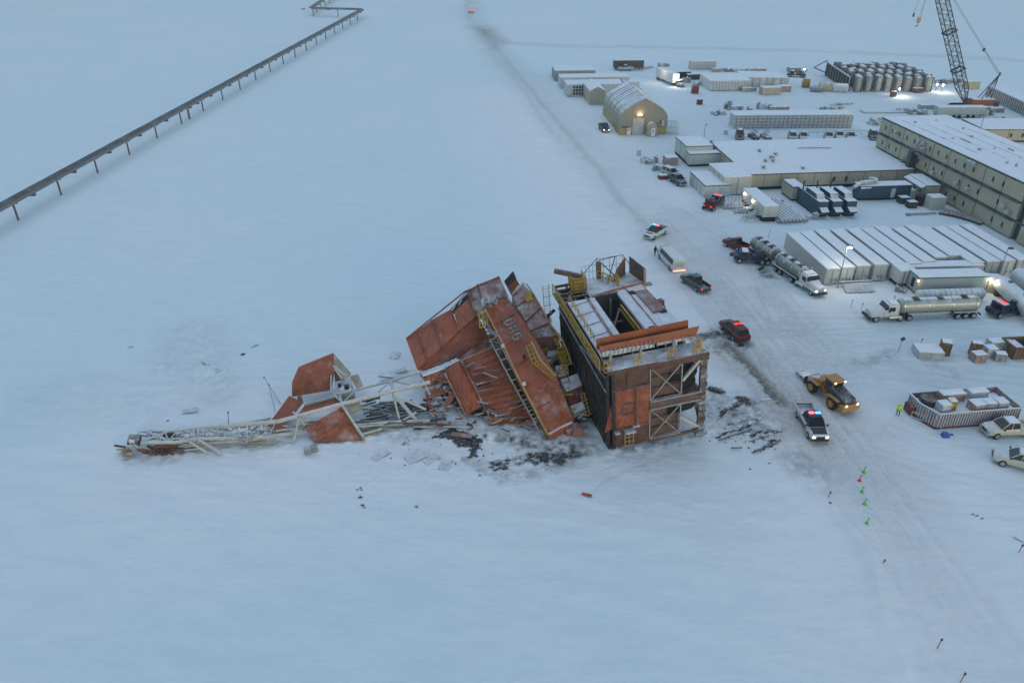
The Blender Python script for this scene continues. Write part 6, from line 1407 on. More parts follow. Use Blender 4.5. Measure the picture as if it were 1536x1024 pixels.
# ribbed red and white open top container
def ribbed():
    a = W(1402,643); b = W(1526,633); yaw = atan2(b.y-a.y, b.x-a.x); L = 10.6; Wd = 4.6; H = 2.15
    R = thing('open_top_container', 'large ribbed pink and white open top container full of crates at the right', 'container', tuple(a), yaw)
    def wall(p, q, n, nm):
        m = MB(); p = Vector(p); q = Vector(q); d = (q-p).normalized(); nn = Vector((d.y,-d.x,0)); L_ = (q-p).length
        for i in range(n):
            s0 = p+d*(L_*i/n); s1 = p+d*(L_*(i+1)/n); mid = p+d*(L_*(i+.5)/n)
            m.add([s0, mid+nn*.09, s1, s1-nn*.1, s0-nn*.1]+[v+Vector((0,0,H-.3)) for v in (s0, mid+nn*.09, s1, s1-nn*.1, s0-nn*.1)], [(0,1,6,5),(1,2,7,6),(3,4,9,8),(5,6,7,8,9),(0,4,3,2,1)])
        m.xf(Matrix.Translation((0,0,.25))); o_ = m.build(nm, 'red_ribs', R)
        m = MB(); k_ = max(3, int(L_/.34))
        for i in range(k_): c = p+d*(L_*(i+.5)/k_)+nn*.12; m.bar(c+Vector((0,0,.3)), c+Vector((0,0,H-.1)), .12, .1, up=tuple(nn))
        return m.build('rib', 'sheet_pale', o_)
    wall((0,0,0),(L,0,0),44,'front_wall'); wall((-.9,Wd*.5,0),(0,0,0),9,'corner_wall'); wall((-.9,Wd,0),(-.9,Wd*.5,0),10,'end_wall'); wall((L,0,0),(L,Wd,0),14,'end_wall'); wall((L,Wd,0),(-.9,Wd,0),44,'rear_wall')
    m = MB(); m.box(0,-.1,H-.08,L,.06,H+.06); m.box(L-.06,0,H-.08,L+.1,Wd,H+.06); m.box(-.9,Wd-.05,H-.08,L,Wd+.1,H+.06); m.bar((-.95,Wd,H),(-.95,Wd*.5,H),.18,.14); m.bar((-.95,Wd*.5,H),(0,-.03,H),.18,.14); m.build('top_rim', 'frosted', R)
    m = MB(); m.box(0,-.14,0,L,.1,.24); m.bar((-.95,Wd,.12),(-.95,Wd*.5,.12),.3,.24); m.bar((-.95,Wd*.5,.12),(0,-.03,.12),.3,.24); m.build('base_rail', 'red_base', R)
    m = MB(); m.lump(-.1,.2,L-.15,Wd-.15,1.3,.3,.5,seed=8,edge=.02); m.build('snow_inside', 'snow_cap', R)
    m = MB(); m.box(-1.6,Wd*.6,.2,-1.0,Wd*.9,1.3); m.build('end_gear', 'red_base', R)
    def inner(x, y, l, w_, h, mt, label, name='crate'):
        v = Euler((0,0,yaw)).to_matrix() @ Vector((x,y,0)); c = Vector((a.x+v.x, a.y+v.y, 1.3))
        T = thing(name, label, 'crate', tuple(c), yaw+random.uniform(-.06,.06))
        m = MB(); m.box(-l/2,-w_/2,0,l/2,w_/2,h); m.build('box_body', mt, T, bevel=.04)
        m = MB(); m.lump(-l/2,-w_/2,l/2,w_/2,h,.1,.5,seed=int(x*9)); m.build('snow_top', 'snow_cap', T)
        for xx in (-l/2+.1,l/2-.1): m = MB(); m.box(xx-.05,-w_/2-.05,0,xx+.05,-w_/2,h); m.build('batten', mt, T)
    inner(1.3,1.3,1.3,1.2,1.5,'frosted','snowy crate at left front inside the ribbed container'); inner(2.5,1.6,.9,.9,1.6,'yellow','small yellow topped crate inside ribbed container beside the snowy one')
    inner(3.6,3.3,3.1,1.2,1.5,'pink_box','long snow topped crate along the back of ribbed container'); inner(5.6,1.2,1.7,1.4,1.3,'pink_box','brown crate with dark opening inside middle of ribbed container')
    inner(7.0,1.1,1.3,1.3,1.4,'frost_dark','grey snow topped crate right of the brown one in ribbed container'); inner(8.6,1.2,1.4,1.3,1.3,'pale_grey','pale crate at right end inside ribbed container'); inner(7.0,3.3,2.4,1.0,1.5,'frosted','irregular snowy bundle at back right in ribbed container')
    v = Euler((0,0,yaw)).to_matrix() @ Vector((.7,3.1,0)); T = thing('cable_reel', 'dark coiled reel lying in back left corner of ribbed container', 'reel', (a.x+v.x, a.y+v.y, 1.5), yaw)
    m = MB(); m.cylz(0,0,0,.8,.95,18); m.build('drum', 'brown_box', T)
    for z in (.2,.5,.8): m = MB(); m.path([(cos(t*pi/8)*1.02,sin(t*pi/8)*1.02,z) for t in range(17)], .1, 6); m.build('coil', 'dark_steel', T)
ribbed()
m = MB(); m.hexa([(-.5,-.4,0),(.4,-.45,0),(.5,.4,0),(-.4,.35,0)],[(-.3,-.3,.55),(.45,-.2,.4),(.3,.3,.5),(-.35,.2,.6)]); m.box(.3,.1,0,1.1,.3,.2); o = m.build('blue_bag', 'tarp_blue', bevel=.08); o.location = W(1417,654); tag(o, 'bright blue bundle on the snow at foot of ribbed container', 'bundle')
m = MB(); m.path([(0,0,.2),(1.2,-1.2,.2),(2.6,-2.4,.2)], .06); m.path([(0,0,.2),(0,0,.9),(1.2,-1.2,.9),(1.2,-1.2,0)], .04); o = m.build('low_barrier', 'frosted'); o.location = W(1366,626); tag(o, 'thin frosted barrier rail along left end of ribbed container', 'barrier')
# ------------------------------------------------------------------ tents
def tent():
    o = W(929,203); yaw = radians(5); L = 12.6; D = 23.
    R = thing('fabric_tent', 'large tan fabric arch tent with yellow lamp above its grey door', 'tent', tuple(o), yaw)
    prof = [(0,2.0),(0,4.6),(.45,5.6),(1.5,6.7),(6.3,9.4),(11.1,6.7),(12.15,5.6),(12.6,4.6),(12.6,2.0)]
    m = MB(); m.loft([[(x,y,z) for x, z in prof] for y in (.05,D)], cap=False, closed=False)
    m.loft([[(x*.985+.09,y,z-.1) for x, z in prof] for y in (D,.05)], cap=False, closed=False); o2 = m.build('fabric_roof', 'tent_fabric', R)
    for y in (0,D-.1): m = MB(); m.prism([(x,y,z) for x, z in prof], (0,.12,0)); m.build('gable', 'tent_gable', R)
    m = MB(); m.box(-.1,-.1,0,.1,D,2.0); m.box(L-.1,-.1,0,L+.1,D,2.0); m.box(.1,-.12,0,3.4,.08,1.95); m.box(6.4,-.12,0,L-.1,.08,1.95); m.build('base_wall', 'tent_base', R)
    m = MB()
    for y in (.0,4.6,9.2,13.8,18.4,D): m = MB(); m.path([(x,y,z+.04) for x, z in prof], .09, 5); m.build('arch_rib', 'tent_gable', R)
    m = MB()
    for k in range(9): m.sheet([(6.6-.0*k,1.5+2.1*k,9.42),(10.6,1.9+2.1*k,7.2),(10.6,2.7+2.1*k,7.2),(6.6,2.3+2.1*k,9.42)],3,2,.05,dent=.03)
    for k in range(9): m.sheet([(2.0,1.9+2.1*k,7.15),(6.0,1.5+2.1*k,9.38),(6.0,2.3+2.1*k,9.38),(2.0,2.9+2.1*k,7.15)],3,2,.05,dent=.03)
    m.build('snow_strip', 'snow_cap', R)
    m = MB(); m.box(3.4,-.1,0,6.4,.1,4.3); m.build('roller_door', 'door_grey', R)
    m = MB(); m.box(3.3,-.14,4.3,6.5,.05,4.45); m.box(6.3,-.03,4.5,6.4,.0,9.2); m.box(3.2,-.03,4.5,3.3,.0,7.4); m.build('door_frame', 'tent_gable', R)
    m = MB(); m.box(2.0,-.2,.1,2.9,-.1,2.2); m.build('side_door', 'door_white', R)
    m = MB(); m.box(2.3,-.24,1.2,2.6,-.19,1.7); m.build('door_window', 'window_dark', R)
    m = MB(); m.loft([[(x,y,z) for x, z in ((7.0,0),(7.0,2.4),(7.5,3.3),(8.3,3.6),(9.1,3.3),(9.6,2.4),(9.6,0))] for y in (-2.2,0)]); m.build('vestibule', 'tent_fabric', R)
    m = MB(); m.box(8.0,-2.3,.1,9.0,-2.2,2.2); m.build('vestibule_door', 'door_white', R)
    m = MB(); m.box(8.3,-2.34,1.2,8.6,-2.3,1.7); m.build('door_window', 'window_dark', R)
    m = MB(); m.box(4.5,-.45,5.2,5.7,-.1,5.4); m.build('lamp', 'lit_warm', R); light('POINT', (5.1,-.7,5.6), 45, (1,.66,.3), .2, R)
    m = MB(); m.box(10.6,-.9,2.5,11.8,-.1,2.65); m.box(11.0,-.8,2.65,11.6,-.2,3.9); m.build('heater', 'pale_grey', R)
    m = MB(); m.box(.6,-.7,2.1,2.6,-.1,2.25); m.build('awning', 'dark_steel', R)
    T = thing('frosted_rack', 'frosted scaffold rack against right side of the tan tent', 'rack', tuple(W(1008,200)), yaw)
    m = MB(); 
    for z in (0,1.5,3.0): grid(m, [(-1,-1.5,z),(1.2,-1.5,z),(1.2,1.5,z),(-1,1.5,z)], 3, 3, .07)
    for x in (-1,.1,1.2):
        for y in (-1.5,0,1.5): m.tube((x,y,0),(x,y,3.1),.07)
    m.build('rack_frame', 'frosted', T)
tent()
def hut(label, px, py, L, D, H, wall='hut_tan', ridge=1.2, name='fabric_hut'):
    o = W(px,py); R = thing(name, label, 'hut', tuple(o), radians(5))
    prof = [(0,0),(0,H),(L*.5,H+ridge),(L,H),(L,0)]
    m = MB(); m.loft([[(x,y,z) for x, z in prof] for y in (0,D)]); m.build('wall', wall, R)
    m = MB(); m.sheet([(-.1,-.1,H+.02),(L*.5,-.1,H+ridge+.05),(L*.5,D,H+ridge+.05),(-.1,D,H+.02)],4,6,.05,dent=.03); m.sheet([(L*.5,-.1,H+ridge+.05),(L+.1,-.1,H+.02),(L+.1,D,H+.02),(L*.5,D,H+ridge+.05)],4,6,.05,dent=.03); m.build('roof_snow', 'snow_cap', R)
hut('small tan hut joined to the back left of the large tent', 884, 158, 4.8, 12, 4.2)
R = module('low snow roofed storage shed, farthest left behind the tents', W(832,122), radians(4), 14, 9, 3.4, 'frost_dark', cap=.2, zb=.1, trim=None)
R = module('low snow roofed storage shed, middle one of three behind the tents', W(840,133), radians(4), 23, 6, 3.4, 'frosted', cap=.2, zb=.1, trim=None)
R = module('low snow roofed storage shed with dark open racks, nearest the small hut', W(850,145), radians(4), 18, 7, 3.6, 'frosted', cap=.2, zb=.1, trim=None)
m = MB()
for k in range(5):
    for z in (.5,1.5,2.5): m.box(2.0+k*.9,-.1,z,2.6+k*.9,-.02,z+.7)
m.build('rack_shading', 'dark_void', R)  # dark boxes on the wall paint the shade inside the racks
R = crate(945,166-30,5,3.5,3.0,'frosted','snow buried crates behind right of large tent'); 
# far yard pieces ----------------------------------------------------
def trailer(px, py, yaw, L, H, label, mt='white_paint', name='semi_trailer', wheels=True, w2=1.25):
    R = thing(name, label, 'trailer', tuple(W(px,py)), yaw)
    m = MB(); m.box(-L/2,-w2,1.0,L/2,w2,H); m.build('box_body', mt, R, bevel=.04)
    m = MB(); m.box(-L/2,-.5,.7,L/2,.5,.98); m.build('chassis', 'dark_steel', R)
    m = MB(); m.lump(-L/2,-w2,L/2,w2,H,.12,1,seed=int(px)); m.build('roof_snow', 'snow_cap', R)
    if wheels:
        for s_ in (-1,1):
            for x in (-L/2+1,-L/2+2.2): wheel(R, x, s_*(w2-.2), .5, .4)
    return R
R = trailer(1000,124, radians(-72), 12, 3.9, 'white semi trailer with bright lamp at its front, right of large tent')
m = MB(); m.box(6.05,-.3,2.2,6.2,.3,2.6); m.build('lamp', 'lit_white', R); light('POINT', (7.2,.2,2.6), 230, (1,.88,.7), .3, R); light('POINT', (0,-3.5,4.5), 150, (1,.88,.7), .3, R)
R = dark_truck(1015,128, radians(-72), 'snow frosted dark truck parked in front of the lit white semi trailer', False, 'dusty_paint', 'service_truck')
trailer(942,104, radians(2), 11, 3.3, 'dark flat trailer farthest back behind the storage sheds', 'dark_steel'); 
car(938,106, radians(182), 'grey pickup parked before the dark far trailer', 'dusty_paint', L=5.6, snowcap=True)
crate(962,103,9,1.5,.8,'frosted','low snowy pipe bundle right of the far dark trailer'); crate(995,100,4,1.5,1.3,'frost_dark','low dark pile on the far snow between two trailers')
module('grey container standing alone farthest back in the yard', W(1035,105), radians(3), 9.5, 2.6, 2.9, 'pale_grey', name='grey_container', cat='container', trim=None, zb=.1)
crate(1022,117,6,2,2.2,'plastic_black','black stacked pallets behind the frosted machines'); crate(1042,119,6,2,1.8,'dark_steel','dark stacked pallets left of the grid walled module stack')
R = module('snowy module stack with grid like front, left of paired container blocks', W(1064,136.5), radians(4), 13.5, 12, 3.1, 'frosted', name='module_stack', cat='building', trim=None, zb=.1, seams=13, cap=.2)
m = MB(); m.box(0,-.05,1.2,13.5,.0,1.28); m.box(0,-.05,2.2,13.5,.0,2.28); m.build('grid_bar', 'frost_dark', R)
for k in range(6):
    x = 1118+k*10.5; module('snowy container in block right of grid fronted stack, number counted by its place, %s' % ['leftmost','second','third','fourth','fifth','rightmost'][k] if False else 'snowy container in the block right of the grid fronted stack, %s' % ['leftmost','second along','third along','fourth along','fifth along','rightmost'][k], W(x,130.5+.2*k), radians(4), 2.5, 11, 3.0, 'pale_grey' if k % 2 else 'frosted', name='storage_container', cat='container', trim=None, zb=.1, group='snowy containers behind the cream tank box')
crate(1120,137,3.6,1.5,1.2,'hut_tan','tan low box before the snowy containers, left of cream box'); crate(1128,136.5,3,1.5,1.1,'frost_dark','grey low box touching the tan one before snowy containers')
crate(1154,141,6.2,2.6,2.2,'hut_tan','cream rounded box in front of the snowy container block',cap=.2); crate(1175,137,4,2.2,1.8,'pink_box','pinkish snowy crate at right end of the snowy container block')
for k, (x, y, l, mt_) in enumerate(((1074,108,3,'hut_tan'),(1084,107,4,'frosted'),(1094,108,3,'frost_dark'),(1112,108,5,'frosted'),(1126,108,5,'frost_dark'),(1140,108,4,'pink_box'))):
    crate(x, y, l, 1.6, 1.2, mt_, 'low snowy pallet in the line behind module stack, %s' % ['leftmost','second','third','fourth','fifth','rightmost'][k])
for k, (x, y, l, w_, h, mt_, lab) in enumerate(((1042,140,2,1.6,2.4,'red_base','red snow dusted machine alone on open yard below the service truck'),(1049,157,1.6,1.0,1.6,'red_base','small red framed crate alone in open yard'),(1029,124,3,2,1.8,'frost_dark','frosted machine right of service truck'),(1046,128,3.5,2,1.2,'frosted','heap of frosted parts left of the module stack'),
        (1092,163,2.2,2,2.4,'frost_dark','tall dark frosted crate behind the left end of long pipe stack'),(1102,165,4.5,1.5,1.2,'frost_dark','low frosted crate beside tall dark frosted crate'),(1125,166,2,1.2,1.0,'frost_dark','small frosted crate in middle behind long pipe stack'),(1146,163,4.5,1.6,1.8,'frost_dark','frosted crate pile left of low pipe run behind pipe stack'),(1168,165,6,1.2,1.0,'pink_box','low snowy beams behind pipe stack middle'),
        (1248,164,6.5,1.5,.9,'frost_dark','dark low skid behind right half of long pipe stack'),(1262,157,7,1.5,.6,'frosted','snowy low pipe run above dark skid'),(1078,172,4,2,1.0,'frosted','snow buried machinery at left end of long pipe stack'))):
    crate(x, y, l, w_, h, mt_, lab, lidded=h < 2.3)
# long pipe stack
o = W(1100,193); R = thing('pipe_stack', 'very long high stack of snow covered pipes behind the parked cars', 'pipe stack', tuple(o), radians(1.5))
for k in range(8):
    m = MB(); m.tube((0,.2+.38*(k%2),.35+.42*k),(32.5,.2+.38*(k%2),.35+.42*k),.24,8); m.build('pipe', 'frosted', R)
m = MB(); m.box(.1,.5,.0,32.4,5.0,3.3); m.build('stacked_bundle', 'frosted', R)
m = MB()
for k in range(28): m.bar((.6+k*1.18,-.12,0),(.6+k*1.18,-.12,3.3),.14)
m.build('upright', 'frost_dark', R)
m = MB(); m.lump(-.3,-.1,32.8,5.2,3.55,.25,1.2,seed=3); m.build('snow_top', 'snow_cap', R)
crate(1318,186,6,3.6,1.6,'frosted','low snowy pallets at right end of long pipe stack')
R = thing('snowy_deck', 'low snow covered flat pipe racks between pipe stack and crane', 'pipe rack', tuple(W(1295,170)), radians(0))
for k in range(6): m = MB(); m.tube((0,.5*k,.3),(15,.5*k,.3),.22,8); m.build('pipe', 'frosted', R)
# conductor / insulated tank array
pa, pb = W(1284,137.5), W(1391,137.5); pc = W(1243,112.5)
dv = Vector((-.35,1,0)).normalized()
pc = W(1252,115); dv = (pc-pa)/6.; du = (pb-pa)/7.2
rr = random.Random(5)
m_t = None
for j in range(7):
    for i in range(8):
        c = pa+du*(i+(.3 if j % 2 else 0))+dv*j
        R = thing('insulated_tank', 'tall snow topped grey tank standing in the dense block beside the crane', 'tank', tuple(c), radians(8+rr.uniform(-14,14)), 'tall grey tanks packed in a block'); R.scale = (.74,.85,rr.uniform(.88,1.02))
        if m_t is None:
            m = MB(); m.loft([[(x*k_,y*k_*.8,z) for x, y in ((-1.3,-.9),(-.8,-1.4),(.8,-1.4),(1.3,-.9),(1.3,.9),(.8,1.4),(-.8,1.4),(-1.3,.9))] for z, k_ in ((.2,.96),(.6,1),(4.6,1),(4.9,.9),(5.05,.7))])
            a1 = m.build('tank_shell', 'tank_shellm', R); m = MB()
            for z in (1.2,3.9): m.box(-1.32,-1.0,z,1.32,1.0,z+.12)
            a2 = m.build('hoop', 'frost_dark', R); m = MB(); m.cylz(0,0,4.95,5.25,.9,10,[(0,1),(.6,.8),(1,.3)]); a3 = m.build('snow_top', 'snow_cap', R)
            m = MB(); m.box(1.45,-.7,0,2.2,.9,4.6); a4 = m.build('gap_shading', 'dark_steel', R); m_t = (a1,a2,a3,a4)  # dark box stands in for the shade between neighbouring tanks
        else:
            for a_ in m_t:
                q = a_.copy(); COL.objects.link(q); q.parent = R
R = thing('dark_rack', 'long dark rack wall along left side of the tank block', 'rack', tuple(pa+Vector((-2.6,0,0))), atan2(dv.y,dv.x))
Lr = dv.length*6.5
m = MB(); m.box(0,-.2,0,Lr,.2,4.3); m.build('panel', 'dark_void', R)
m = MB(); m.bar((-.3,0.3,4.5),(Lr+.5,.3,4.5),.6,.3)
for k in range(10): m.bar((Lr*k/9,.3,0),(Lr*k/9,.3,4.4),.3)
m.bar((Lr,.3,5.2),(Lr+.5,4.5,2.5),.4); m.bar((Lr,.3,1),(Lr+.5,4.5,2.5),.4); m.build('rack_frame', 'frost_dark', R)
for x, y, r_, l, mt_, lab in ((1208,131,1.5,2.6,'orange_drum','orange brown drum left of the half buried grey tanks'),(1236,136,1.6,4,'hut_tan','tan domed tank lying before the dark rack, left of pair'),(1259,138,1.5,5,'frosted','snow covered domed tank lying before the dark rack, right of pair'),(1224,138,1.1,4,'grey_steel','grey low tank half buried left of the tan dome')):
    R = thing('lying_tank', lab, 'tank', tuple(W(x,y)), radians(-20))
    m = MB(); m.cylx(-l/2,l/2,0,r_*.8,r_,18,[(0,.5),(.06,.9),(.12,1),(.88,1),(.94,.9),(1,.5)]); m.build('shell', mt_, R)
    m = MB(); m.box(-l*.3,-r_*.7,0,-l*.3+.3,r_*.7,.6); m.box(l*.3,-r_*.7,0,l*.3+.3,r_*.7,.6); m.build('saddle', 'dark_steel', R)
R = dark_truck(1196,116, radians(160), 'frosted truck left of the tank block with lamp on its back', False, 'slate_paint', 'service_truck'); m = MB(); m.box(-2,-.2,2.6,-1.7,.2,2.9); m.build('lamp', 'lit_white', R); light('POINT', (-2,0,3.4), 60, (1,.9,.8), .2, R)
crate(1190,108,4,3,1.6,'pink_box','pinkish snow heap of parts behind the frosted truck')
for x, y, pw, lab in ((1347,144,420,'bright work lamp glaring on the snow before the tank block'),(1412,138,300,'bright work lamp beside lower crane boom'),(1403,137,80,'small work lamp left of the one by the crane boom')):
    R = thing('work_lamp', lab, 'lamp', tuple(W(x,y)))
    m = MB(); m.tube((0,0,0),(0,0,1.8),.06); m.path([(-.6,-.4,0),(0,0,.8),(.6,-.4,0)], .05); m.build('stand', 'dark_steel', R)
    m = MB(); m.cylz(0,0,1.8,2.4,.42 if pw > 500 else .2,10,[(0,.5),(.3,1),(.7,1),(1,.5)]); m.build('lamp', 'lit_white', R)
    light('POINT', (0,-1.0,2.0), pw, (1,.9,.75), .3, R)
R = crate(1339,145,1.6,1.2,1.6,'brown_box','small brown crate lit by the glaring work lamp'); crate(1375,139,3,2,1.5,'brown_box','brownish crate at foot of the tank block beside lamps')
# crane
def crane():
    base = W(1448,164); tip = Vector((115.5,232,38.0)); R = thing('lattice_crane', 'tall lattice boom crane with orange body rising out of the top edge', 'crane', tuple(base))
    foot = base+Vector((-.6,0,2.0))
    d = (tip-foot).normalized(); a = d.cross(Vector((0,1,0))).normalized(); b = a.cross(d)
    def sec(t, w_): c = foot+(tip-foot)*t; return [c+a*w_*i+b*w_*j for i, j in ((-1,-1),(1,-1),(1,1),(-1,1))]
    m = MB(); prev = None; n = 26
    for k in range(n+1):
        w_ = 1.25*min(1,(k+1)/4.); s_ = sec(k/n, w_)
        if prev:
            for q in range(4): m.tube(prev[q], s_[q], .13, 5)
            for q in range(4): m.tube(prev[q], s_[(q+1)%4], .06, 4) if k % 2 else m.tube(prev[(q+1)%4], s_[q], .06, 4)
        for q in range(4): m.tube(s_[q], s_[(q+1)%4], .07, 4)
        prev = s_
    m.build('boom', 'dark_steel', R, world=True)
    for t in (.26,.55,.84):
        m = MB(); s_ = sec(t, 1.45)
        for q in range(4): m.bar(s_[q], s_[(q+1)%4], .35)
        m.build('boom_joint', 'plastic_black', R, world=True)
    top = base+Vector((7.0,0,11.5-1.5))
    m = MB(); m.path([base+Vector((3.0,-1,2.5)), top], .14, 5); m.path([base+Vector((3.0,1,2.5)), top], .14, 5); m.path([base+Vector((6,-1,2.5)), top], .12, 5); m.path([base+Vector((6,1,2.5)), top], .12, 5); m.bar(top+Vector((-.6,-1.2,0)), top+Vector((.8,1.2,.2)), .5); m.build('gantry', 'dark_steel', R, world=True)
    mid = top+(tip-top)*.26
    m = MB()
    for s_ in (-.7,.7): m.tube(top+Vector((0,s_,0)), mid+Vector((0,s_*.6,0)), .06, 5); m.tube(mid+Vector((0,s_*.6,0)), tip+Vector((0,s_,0)), .045, 5)
    m.bar(mid+Vector((0,-.6,0)), mid+Vector((.4,.6,-.7)), .5); m.build('pendant_line', 'cable', R, world=True)
    # hook lines: hang straight down from the head
    hd = tip+Vector((-.2,0,-.4)); 
    for i, (x, z) in enumerate(((-1.7,29.4),(-.2,28.4))):
        pass
    hx = 114.4; zz = 25.6
    m = MB(); m.tube(tip, (hx,232,zz), .04, 4); m.tube(tip+Vector((.3,0,0)), (hx+.35,232,zz), .04, 4); m.tube(tip+Vector((-1.2,0,0)), (hx-1.7,232,zz+1.2), .035, 4); m.build('hoist_line', 'cable', R, world=True)
    m = MB(); m.box(hx-.3,231.7,zz-1.4,hx+.55,232.3,zz); m.build('hook_block', 'ochre', R, world=True, bevel=.05)
    m = MB(); m.path([(hx+.1,232,zz-1.4),(hx+.1,232,zz-2.0),(hx-.3,232,zz-2.4),(hx-.5,232,zz-2.0)], .1, 6); m.build('hook', 'dark_steel', R, world=True)
    m = MB(); m.tube((hx-1.7,232,zz+1.2),(hx-1.7,232,zz+.2),.25,8); m.build('headache_ball', 'dark_steel', R, world=True)
    m = MB(); m.box(0.2,-1.6,1.3,7.2,1.6,3.1); m.build('machinery_house', 'crane_orange', R, bevel=.08)
    m = MB(); m.box(.2,-1.6,3.12,7.2,1.6,3.2); m.build('roof_snow', 'snow_cap', R)
    m = MB(); m.box(-1.4,-1.9,1.3,.4,-.6,3.4); m.build('cab', 'red_base', R, bevel=.06)
    for s_ in (-1,1):
        m = MB(); m.loft([[(x,s_*2.6-.5,z),(x,s_*2.6+.5,z)]+[(x,s_*2.6+.5,z+h_),(x,s_*2.6-.5,z+h_)] for x, z, h_ in ((-3.8,.35,.5),(-3.2,0,1.2),(5.2,0,1.2),(5.8,.35,.5))]); m.build('crawler_track', 'tyre', R)
    m = MB(); m.box(7.2,-1.8,1.2,8.6,1.8,2.6); m.build('counterweight', 'dark_steel', R, bevel=.06)
    return base
cb = crane()
R = trailer(1437,176, radians(0), 14, 3.1, 'pale grey tank trailer body in front of orange crane', 'pale_grey', name='tank_trailer', wheels=False, w2=1.4)
m = MB()
for x in (-5,-2,-.5,2,3.5): m.cyly(-1.5,-1.2,x,.5,.5,12)
m.build('wheel_row', 'tyre', R)
for x, y, l, h, mt_, lab in ((1376,172,5,1.4,'frost_dark','frosted dark machinery left of pale tank body'),(1362,168,6,1.1,'frosted','snowy equipment skid left of frosted dark machinery'),(1395,163,7,1.2,'tarp_grey','grey tarped load behind pale tank body'),(1478,173,4.5,1.8,'frost_dark','dark frosted skid right of the pale tank body'),(1493,168,4,1.2,'pink_box','pinkish crate right of dark frosted skid'),(1497,181,6,.9,'frosted','low snowy pallets right of crane'),(1519,182,5,.8,'frost_dark','low snowy pallets far right of crane'),(1455,133,5,2.4,'hut_tan','tan snowy crates behind the crane gantry'),(1420,125,9,1.5,'frosted','low frosted beams behind crane boom, right of tank block'),(1412,174,3,1.3,'frosted','frosted box at left end of pale tank body')):
    crate(x, y, l, 2, h, mt_, lab)
# snowy pipe stack wall far right
a, b = W(1478,146), W(1552,182); yw = atan2(b.y-a.y, b.x-a.x); Lw = (b-a).length
R = thing('pipe_wall', 'tall frosted wall of stacked pipes running off the right edge behind the crane', 'pipe stack', tuple(a), yw)
m = MB(); m.box(0,0,0,Lw,4,3.4); m.build('stacked_bundle', 'frosted', R)
m = MB()
for k in range(24): m.bar((k*Lw/24+.3,-.15,0),(k*Lw/24+.3,-.15,3.6),.2)
m.box(-.2,-.2,1.3,Lw,-.05,1.6); m.build('upright', 'pink_box', R)
m = MB(); m.lump(0,-.2,Lw,4.2,3.4,.3,1.2); m.build('snow_top', 'snow_cap', R)
module('low long cream building with snow roof behind the tall camp block', W(1470,213), radians(0), 34, 11, 3.2, 'cream', seams=5, win=(7.5,10.5,11.6), cap=.2)
# light poles
pole(1256,432,7.3,'lit light pole throwing a warm pool onto the leftmost containers',True,.9,330)
pole(1055,213,4.4,'unlit light pole behind corner of the flat roofed building',False,.3)
pole(1465,212,8.2,'unlit light pole rising beyond the snowy roof of tall block',False,.6)
pole(1497,416,5.2,'unlit light pole at right end of the container row',False,.8)
for x, y in ((1213,206),(1092,205),(1165,205)):
    pass
m = MB(); rails(m, W(1212,203), W(1318,201), 1.0, 8, .04); o = m.build('parking_rail', 'dark_steel'); tag(o, 'long thin rail behind the parked pickups', 'railing')
for x, y, c, lab in ((1130,208,'dark_steel','dark flat buggy second in the parked row'),(1148,208,'grey_steel','open frame sled third in the parked row')):
    R = thing('open_buggy', lab, 'buggy', tuple(W(x,y)), radians(-80))
    m = MB(); m.box(-2,-.8,.5,2,.8,.8); m.build('deck', c, R)
    m = MB(); grid(m, [(-1.6,-.75,.8),(.6,-.75,.8),(.6,.75,1.9),(-1.6,.75,1.9)], 3, 2, .07); m.build('roll_frame', c, R)
    for s_ in (-1,1):
        for xx in (-1.4,1.4): wheel(R, xx, s_*.75, .35, .25)
for x, y, l, w_, h, mt_, lab in ((990,255,3,1.6,1.2,'frost_dark','heap of frosted gear beside the white frosted shed'),(994,268,2.0,1.4,.9,'red_base','small red sled at end of the frosted gear'),(1005,246,3,2.6,1.9,'pink_box','brown plank topped skid next to cream entry module'),(973,244,4,2,1.6,'frosted','white frosted shed nearest the road below large tent'),(958,233,1,.6,1.4,'frosted','lone frosted post box on the road side'),(1088,206-4,1,.6,1.2,'frosted','small frosted post left of the parked row'),
        (1170,213,7,.6,.4,'frosted','long snowy pipe lying on flat ground under parked row'),(1216,328,2.4,1,1.4,'frosted','white wrapped pallet against left blue generator'),(1276,218,1.6,.6,.5,'dark_steel','dark fragment below the parked pickups'),(1313,229,1.2,.8,1.0,'tarp_blue','small dark blue barrel at corner of tall block')):
    crate(x, y, l, w_, h, mt_, lab)
# ground clutter on the flat roof side: bent tube
m = MB(); m.path([(0,0,.3),(2,.2,.3),(8,.3,.3)], .12); o = m.build('loose_pipe', 'frost_dark'); o.location = W(1196,224,3.55); tag(o, 'thin snowy pipe lying across the flat roof', 'pipe')
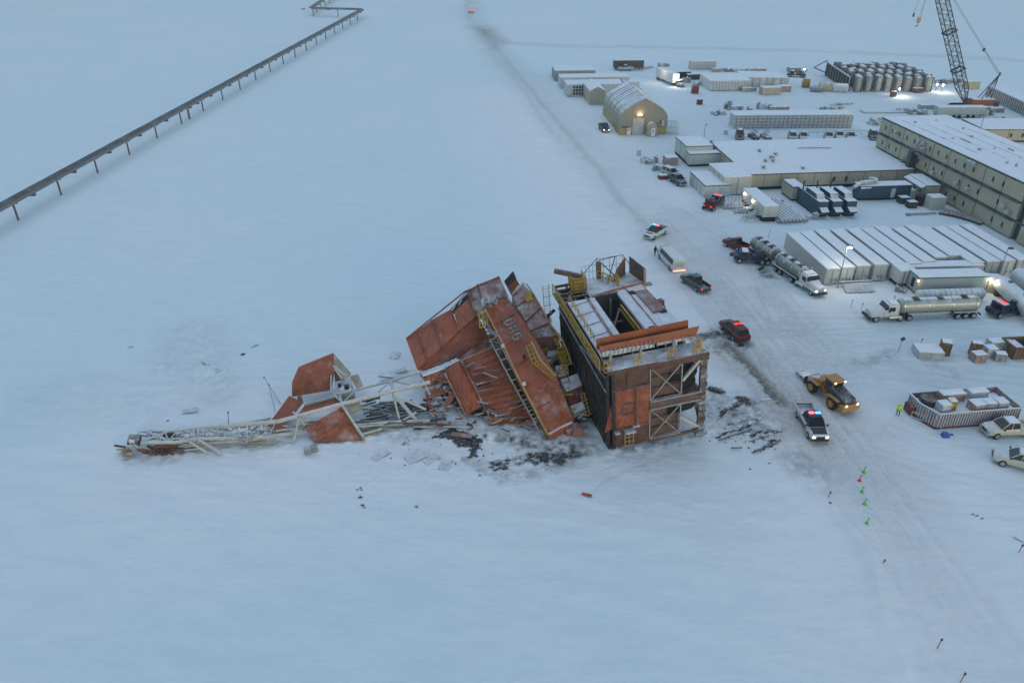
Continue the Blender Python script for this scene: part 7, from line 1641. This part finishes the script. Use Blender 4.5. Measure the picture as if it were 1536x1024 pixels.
# ------------------------------------------------------------------ light, sky, camera
m = MB(); m.box(-3500,-900,-3,3500,7000,60); hz = m.build('haze', 'snow_cap'); hz['kind'] = 'stuff'; hz['label'] = 'thin cold blue haze over the whole tundra'
hm = bpy.data.materials.new('haze_air'); hm.use_nodes = True; ht = hm.node_tree; ht.nodes.remove(ht.nodes['Principled BSDF'])
pv = ht.nodes.new('ShaderNodeVolumePrincipled'); pv.inputs['Color'].default_value = (.8,.88,.95,1); pv.inputs['Density'].default_value = HZ; pv.inputs['Anisotropy'].default_value = .2
ht.links.new(pv.outputs[0], ht.nodes['Material Output'].inputs['Volume']); hz.data.materials.clear(); hz.data.materials.append(hm)
w = bpy.data.worlds.new('World'); S.world = w; w.use_nodes = True
nt = w.node_tree; bg = nt.nodes['Background']
sky = nt.nodes.new('ShaderNodeTexSky'); sky.sky_type = 'NISHITA'; sky.sun_disc = False
sky.sun_elevation = radians(9); sky.sun_rotation = radians(150); sky.ozone_density = 1.5; sky.dust_density = .6
tm = nt.nodes.new('ShaderNodeMix'); tm.data_type = 'RGBA'; tm.blend_type = 'MULTIPLY'; tm.inputs[0].default_value = 1; tm.inputs[7].default_value = (.9,.965,.985,1)
nt.links.new(sky.outputs[0], tm.inputs[6]); nt.links.new(tm.outputs[2], bg.inputs[0]); bg.inputs[1].default_value = .15
sun = bpy.data.lights.new('sun', 'SUN'); sun.energy = .5; sun.angle = radians(75); sun.color = (.84,.9,1)
so = bpy.data.objects.new('sun', sun); COL.objects.link(so); so.rotation_euler = (radians(22), 0, radians(200))
cam = bpy.data.cameras.new('camera'); co = bpy.data.objects.new('camera', cam); COL.objects.link(co)
cam.sensor_width = 36; cam.lens = F/1536*36; cam.clip_end = 20000; cam.clip_start = 1
co.location = (0,0,CH); co.rotation_euler = (pi/2-TH, 0, 0); S.camera = co
S.view_settings.view_transform = 'Standard'; S.view_settings.look = 'None'; S.view_settings.gamma = 1; S.view_settings.exposure = .74
S.render.engine = 'CYCLES'
